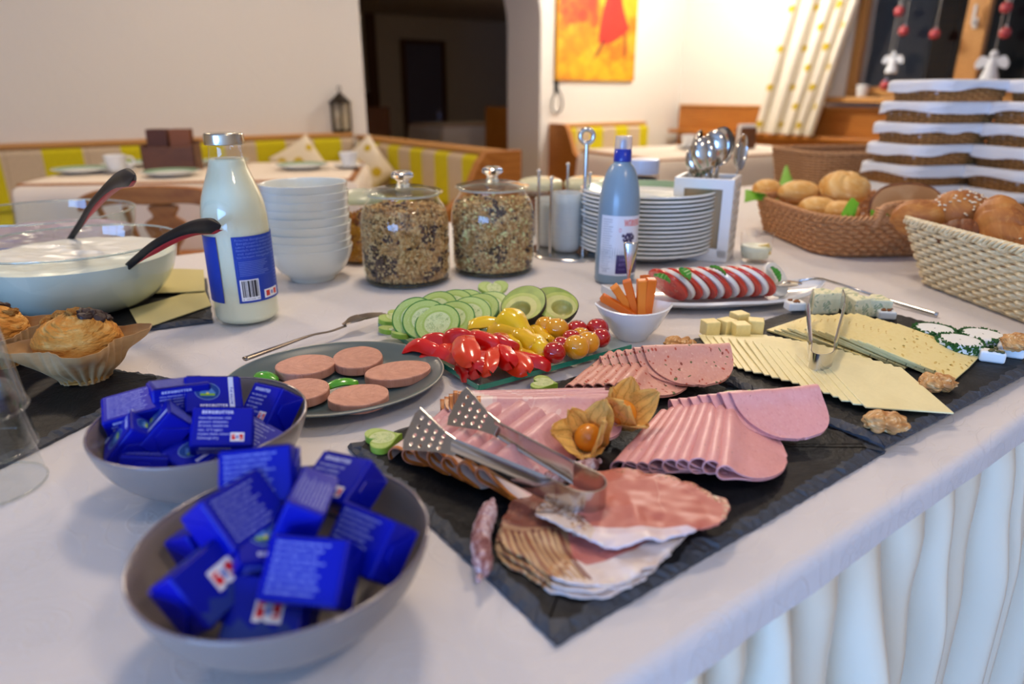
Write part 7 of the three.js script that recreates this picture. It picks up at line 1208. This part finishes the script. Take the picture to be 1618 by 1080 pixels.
{
  const o = thing('bread_basket', 'honey brown wicker basket of white rolls with green napkins', 'basket', HB.pos, HB.turn);
  wicker(o, { w: 0.36, d: 0.36, h: 0.078, r: 0.075, flare: 0.12, m: WK.honey, gap: 0.0125, row: 0.0092 });
  part('handle', sweep([[-0.075, 0.07, 0.175], [-0.07, 0.1, 0.178], [-0.045, 0.108, 0.178], [0.025, 0.11, 0.178], [0.09, 0.108, 0.178], [0.115, 0.1, 0.178], [0.12, 0.07, 0.175]], 0.0062, 10, { n: 60 }), WK.honey, o);
  for (const x of [-0.077, 0.122]) { const wraps = []; for (let i = 0; i < 7; i++) wraps.push(moved(new THREE.TorusGeometry(0.0085, 0.003, 6, 16), x + 0.0015 * i * (x < 0 ? 1 : -1), 0.068 + i * 0.0052, 0.176, Math.PI / 2)); part('handle_wrap', merged(wraps), WK.honey, o); }
}
wicker(thing('empty_basket', 'dark brown wicker basket standing behind the white rolls', 'basket', new THREE.Vector3(1.075, T, -2.27), deg(8)), { w: 0.40, d: 0.28, h: 0.135, r: 0.06, flare: 0.12, m: WK.dark, gap: 0.016, row: 0.008 });
// stacked baskets with white cloth liners
{
  const linen = mat({ color: '#dfe3ea', roughness: 0.9, bumpMap: linenBump, bumpScale: 0.0004 });
  const made = []; for (const s of [1, 2, 3]) { const o = new THREE.Group(); const { p, f } = wicker(o, { w: 0.235, d: 0.175, h: 0.068, r: 0.03, flare: 0.12, m: WK.brown, gap: 0.016, row: 0.0066, rim: false });
    part('cloth_liner', sheet(200, 16, (u, v) => { const [x, z, nx, nz] = p.at(u * p.total); const q = v * 2; let y, out; const drop = 0.019 + 0.010 * noise(1.7 * Math.cos(u * 6.283) + s * 3, 1.7 * Math.sin(u * 6.283), s); if (q < 0.8) { y = 0.058 - 0.02 * (1 - q / 0.8); out = -0.007; } else if (q < 1.2) { const a = (q - 0.8) / 0.4 * Math.PI; y = 0.068 + 0.008 * Math.sin(a) - 0.002; out = -0.010 * Math.cos(a) + 0.0035; } else { const k = (q - 1.2) / 0.8; y = 0.066 - drop * k; out = 0.0135 + 0.002 * noise(3 * Math.cos(u * 6.283), 3 * Math.sin(u * 6.283) + k * 2, s); } const k = f(0.068); return [x * k + nx * out, y, z * k + nz * out, u * 6, v]; }, 0.0016, true), linen, o); made.push(o); }
  const place = (list, where, base) => list.forEach(([px, pz, t], i) => { const src = made[i % 3], o = thing('lined_basket', `${i === 0 ? 'lowest' : i === list.length - 1 ? 'topmost' : ORD[i]} wicker basket with white cloth liner ${i === 0 || i === list.length - 1 ? '' : 'from below '}in the ${where}`, 'basket', new THREE.Vector3(px, T + i * 0.0535, pz), t, `lined baskets in the ${where}`); for (const c of src.children) { const k = c.clone(); o.add(k); } });
  place([[1.148, -1.97, 0.22], [1.143, -1.968, 0.25], [1.150, -1.966, 0.28], [1.158, -1.966, 0.26], [1.168, -1.968, 0.28], [1.180, -1.966, 0.26]], 'left tower');
  place([[1.350, -1.835, 0.22], [1.355, -1.838, 0.25], [1.365, -1.838, 0.22], [1.378, -1.84, 0.27], [1.388, -1.84, 0.23], [1.425, -1.84, 0.14]], 'right tower');
}
// ---------------------------------------------------------------- bread
{
  const crustT = (a, b, c, s) => tex(512, 256, (u, v) => { const n = tile(u, v, 5, 4, s), k = tile(u, v, 26, 3, s + 3); return mixc(mixc(hex(a), hex(b), clamp(0.5 + n * 1.2)), hex(c), clamp(k * 0.8)); });
  const white = mat({ map: crustT('#e9c07a', '#d99a45', '#f6e2b6', 1), roughness: 0.6 }), tan = mat({ map: crustT('#b8752f', '#935221', '#d09a55', 4), roughness: 0.6 }), dark = mat({ map: crustT('#86491f', '#5c3015', '#a8743f', 7), roughness: 0.65 }), crumbM = mat({ map: crustT('#c79a68', '#a97b4d', '#d9b68a', 9), roughness: 0.9 }), seedM = mat({ color: '#ead9b4', roughness: 0.7 });
  const roll = (label, pos, rx, ry, rz, turn, m, kind, seed = 1, tilt = 0, tz = 0) => {
    const o = thing('bread_roll', label, 'bread roll', pos, turn); o.rotation.order = 'YXZ'; o.rotation.x = tilt; o.rotation.z = tz;
    const g = blob(rx, ry, rz, (x, y, z) => { let k = 1 + 0.05 * fbm(x * 2 + seed, y * 2, z * 2) + (y < -0.3 ? -0.06 : 0); if (kind === 'kaiser') { const a = Math.atan2(z, x) + 0.9 * Math.hypot(x, z), c = Math.abs(((a / 6.283 * 5) % 1 + 1) % 1 - 0.5); k += y > -0.1 ? 0.10 * smooth(0.0, 0.3, c) * Math.min(1, Math.hypot(x, z) * 2) - 0.06 : 0; } if (kind === 'slash' && y > 0) k -= 0.09 * Math.exp(-Math.pow((z + 0.15 * Math.sin(x * 2)) / 0.12, 2)) * (1 - x * x * 0.8); if (kind === 'scored') k -= y > -0.2 ? 0.09 * Math.exp(-Math.pow((((x * 2.2 + z * 0.4) % 1 + 1) % 1 - 0.5) / 0.10, 2)) : 0; return k; }, 64, 44);
    part('crust', g, m, o);
    if (kind === 'seeded') { const q = rng(seed); for (let i = 0; i < 60; i++) { const a = q() * 6.283, p = Math.acos(1 - q() * 0.75), d = [Math.sin(p) * Math.cos(a), Math.cos(p), Math.sin(p) * Math.sin(a)]; part('seed', moved(seedG.clone(), d[0] * rx * 1.01, d[1] * ry * 1.01, d[2] * rz * 1.01, q(), q() * 6), seedM, o); } }
    return o;
  };
  const seedG = blob(0.0035, 0.0012, 0.002, null, 8, 6);
  // white rolls in the honey basket
  roll('white roll at the left end of the honey basket', P(1212, 300, 0.085), 0.036, 0.027, 0.033, 0.3, white, 'slash', 2); roll('long white roll with a slash left of the kaiser roll', P(1262, 304, 0.09), 0.052, 0.028, 0.034, 0.25, white, 'slash', 3, 0.1); roll('large white kaiser roll on top in the honey basket', P(1334, 299, 0.10), 0.058, 0.038, 0.05, 0.4, white, 'kaiser', 4, 0.35, 0.1);
  roll('white roll low at the front of the honey basket', P(1292, 329, 0.072), 0.042, 0.026, 0.036, 0.2, white, 'slash', 5); roll('golden roll low at the front right of the honey basket', P(1328, 334, 0.070), 0.04, 0.024, 0.034, -0.1, white, 'slash', 6); roll('white roll buried at the bottom of the honey basket', P(1270, 335, 0.045), 0.045, 0.03, 0.04, 0.2, white, 'slash', 7);
  const sl = thing('bread_slice', 'slice of brown bread leaning behind the basket handle', 'bread slice', P(1432, 318, 0.10), -0.15); sl.rotation.order = 'YXZ'; sl.rotation.x = -0.3; sl.scale.setScalar(0.8); const out = shapeOf([[-0.085, -0.035], [-0.08, 0.0], [-0.055, 0.027], [0, 0.037], [0.055, 0.027], [0.08, 0], [0.085, -0.035]], true); part('crumb', new THREE.ExtrudeGeometry(out, { depth: 0.012, bevelEnabled: true, bevelSize: 0.003, bevelThickness: 0.002, bevelSegments: 2 }), crumbM, sl); part('crust', sweep([[-0.086, -0.032, 0.006], [-0.081, 0.002, 0.006], [-0.055, 0.029, 0.006], [0, 0.039, 0.006], [0.055, 0.029, 0.006], [0.081, 0.002, 0.006], [0.086, -0.032, 0.006]], 0.0045, 8, { n: 50, squash: 1.7 }), dark, sl);
  // brown rolls in the pale basket
  roll('golden roll with a pale end at the left of the pale basket', P(1452, 346, 0.105), 0.044, 0.033, 0.036, -0.5, tan, 'slash', 11); roll('brown roll sprinkled with pale seeds at the back of the pale basket', P(1517, 338, 0.115), 0.05, 0.04, 0.045, 0.3, tan, 'seeded', 12, 0.3); roll('dark cracked roll at the front of the pale basket', P(1522, 375, 0.092), 0.042, 0.03, 0.036, -0.3, dark, 'scored', 13); roll('long brown roll standing up at the right of the pale basket', P(1584, 368, 0.105), 0.074, 0.04, 0.038, 1.3, tan, 'scored', 14, 0.0, 0.6); roll('brown roll cut off by the right edge of the picture', P(1622, 385, 0.095), 0.04, 0.03, 0.035, 0.2, tan, 'seeded', 15); roll('brown roll beneath the seeded roll', P(1480, 365, 0.07), 0.04, 0.03, 0.04, 0.2, dark, 'slash', 16); roll('brown roll beneath the long brown roll', P(1575, 402, 0.06), 0.045, 0.03, 0.04, 0.2, dark, 'slash', 17);
  // green napkins
  const gm = phys({ color: '#6fae12', roughness: 0.8, transmission: 0.12, thickness: 0 });
  const nap = (l, px, h) => { const q = px.map(([x, y], i) => P(x, y, h[i])), c = q[0].clone(); single('green_napkin', sheet(10, 10, (u, v) => { const a = q[0].clone().lerp(q[1], u), b = q[2].clone().lerp(q[3] ?? q[2], u), p = a.lerp(b, v).sub(c); return [p.x, p.y + 0.003 * noise(u * 3, v * 3, px[0][0]), p.z + 0.004 * noise(u * 4, v * 2, px[0][1]), u, v]; }, 0.0008), gm, l, 'napkin', c); };
  nap('bright green napkin corner pointing up behind the white rolls', [[1222, 322], [1264, 316], [1240, 262], [1243, 262]], [0.04, 0.04, 0.105, 0.105]);
  nap('bright green napkin corner over the left rim of the honey basket', [[1176, 318], [1178, 300], [1222, 314], [1200, 304]], [0.082, 0.095, 0.08, 0.098]);
  nap('bright green napkin corner beside the handle wrap', [[1326, 345], [1350, 345], [1345, 312], [1358, 318]], [0.078, 0.078, 0.115, 0.112]);
  nap('bright green napkin corner under the basket handle', [[1374, 346], [1416, 346], [1376, 333], [1392, 334]], [0.076, 0.076, 0.09, 0.09]);
  nap('bright green napkin end under the long brown roll', [[1562, 384], [1600, 394], [1568, 380], [1606, 390]], [0.1, 0.1, 0.104, 0.104]);
}
renderer.render(scene, camera);
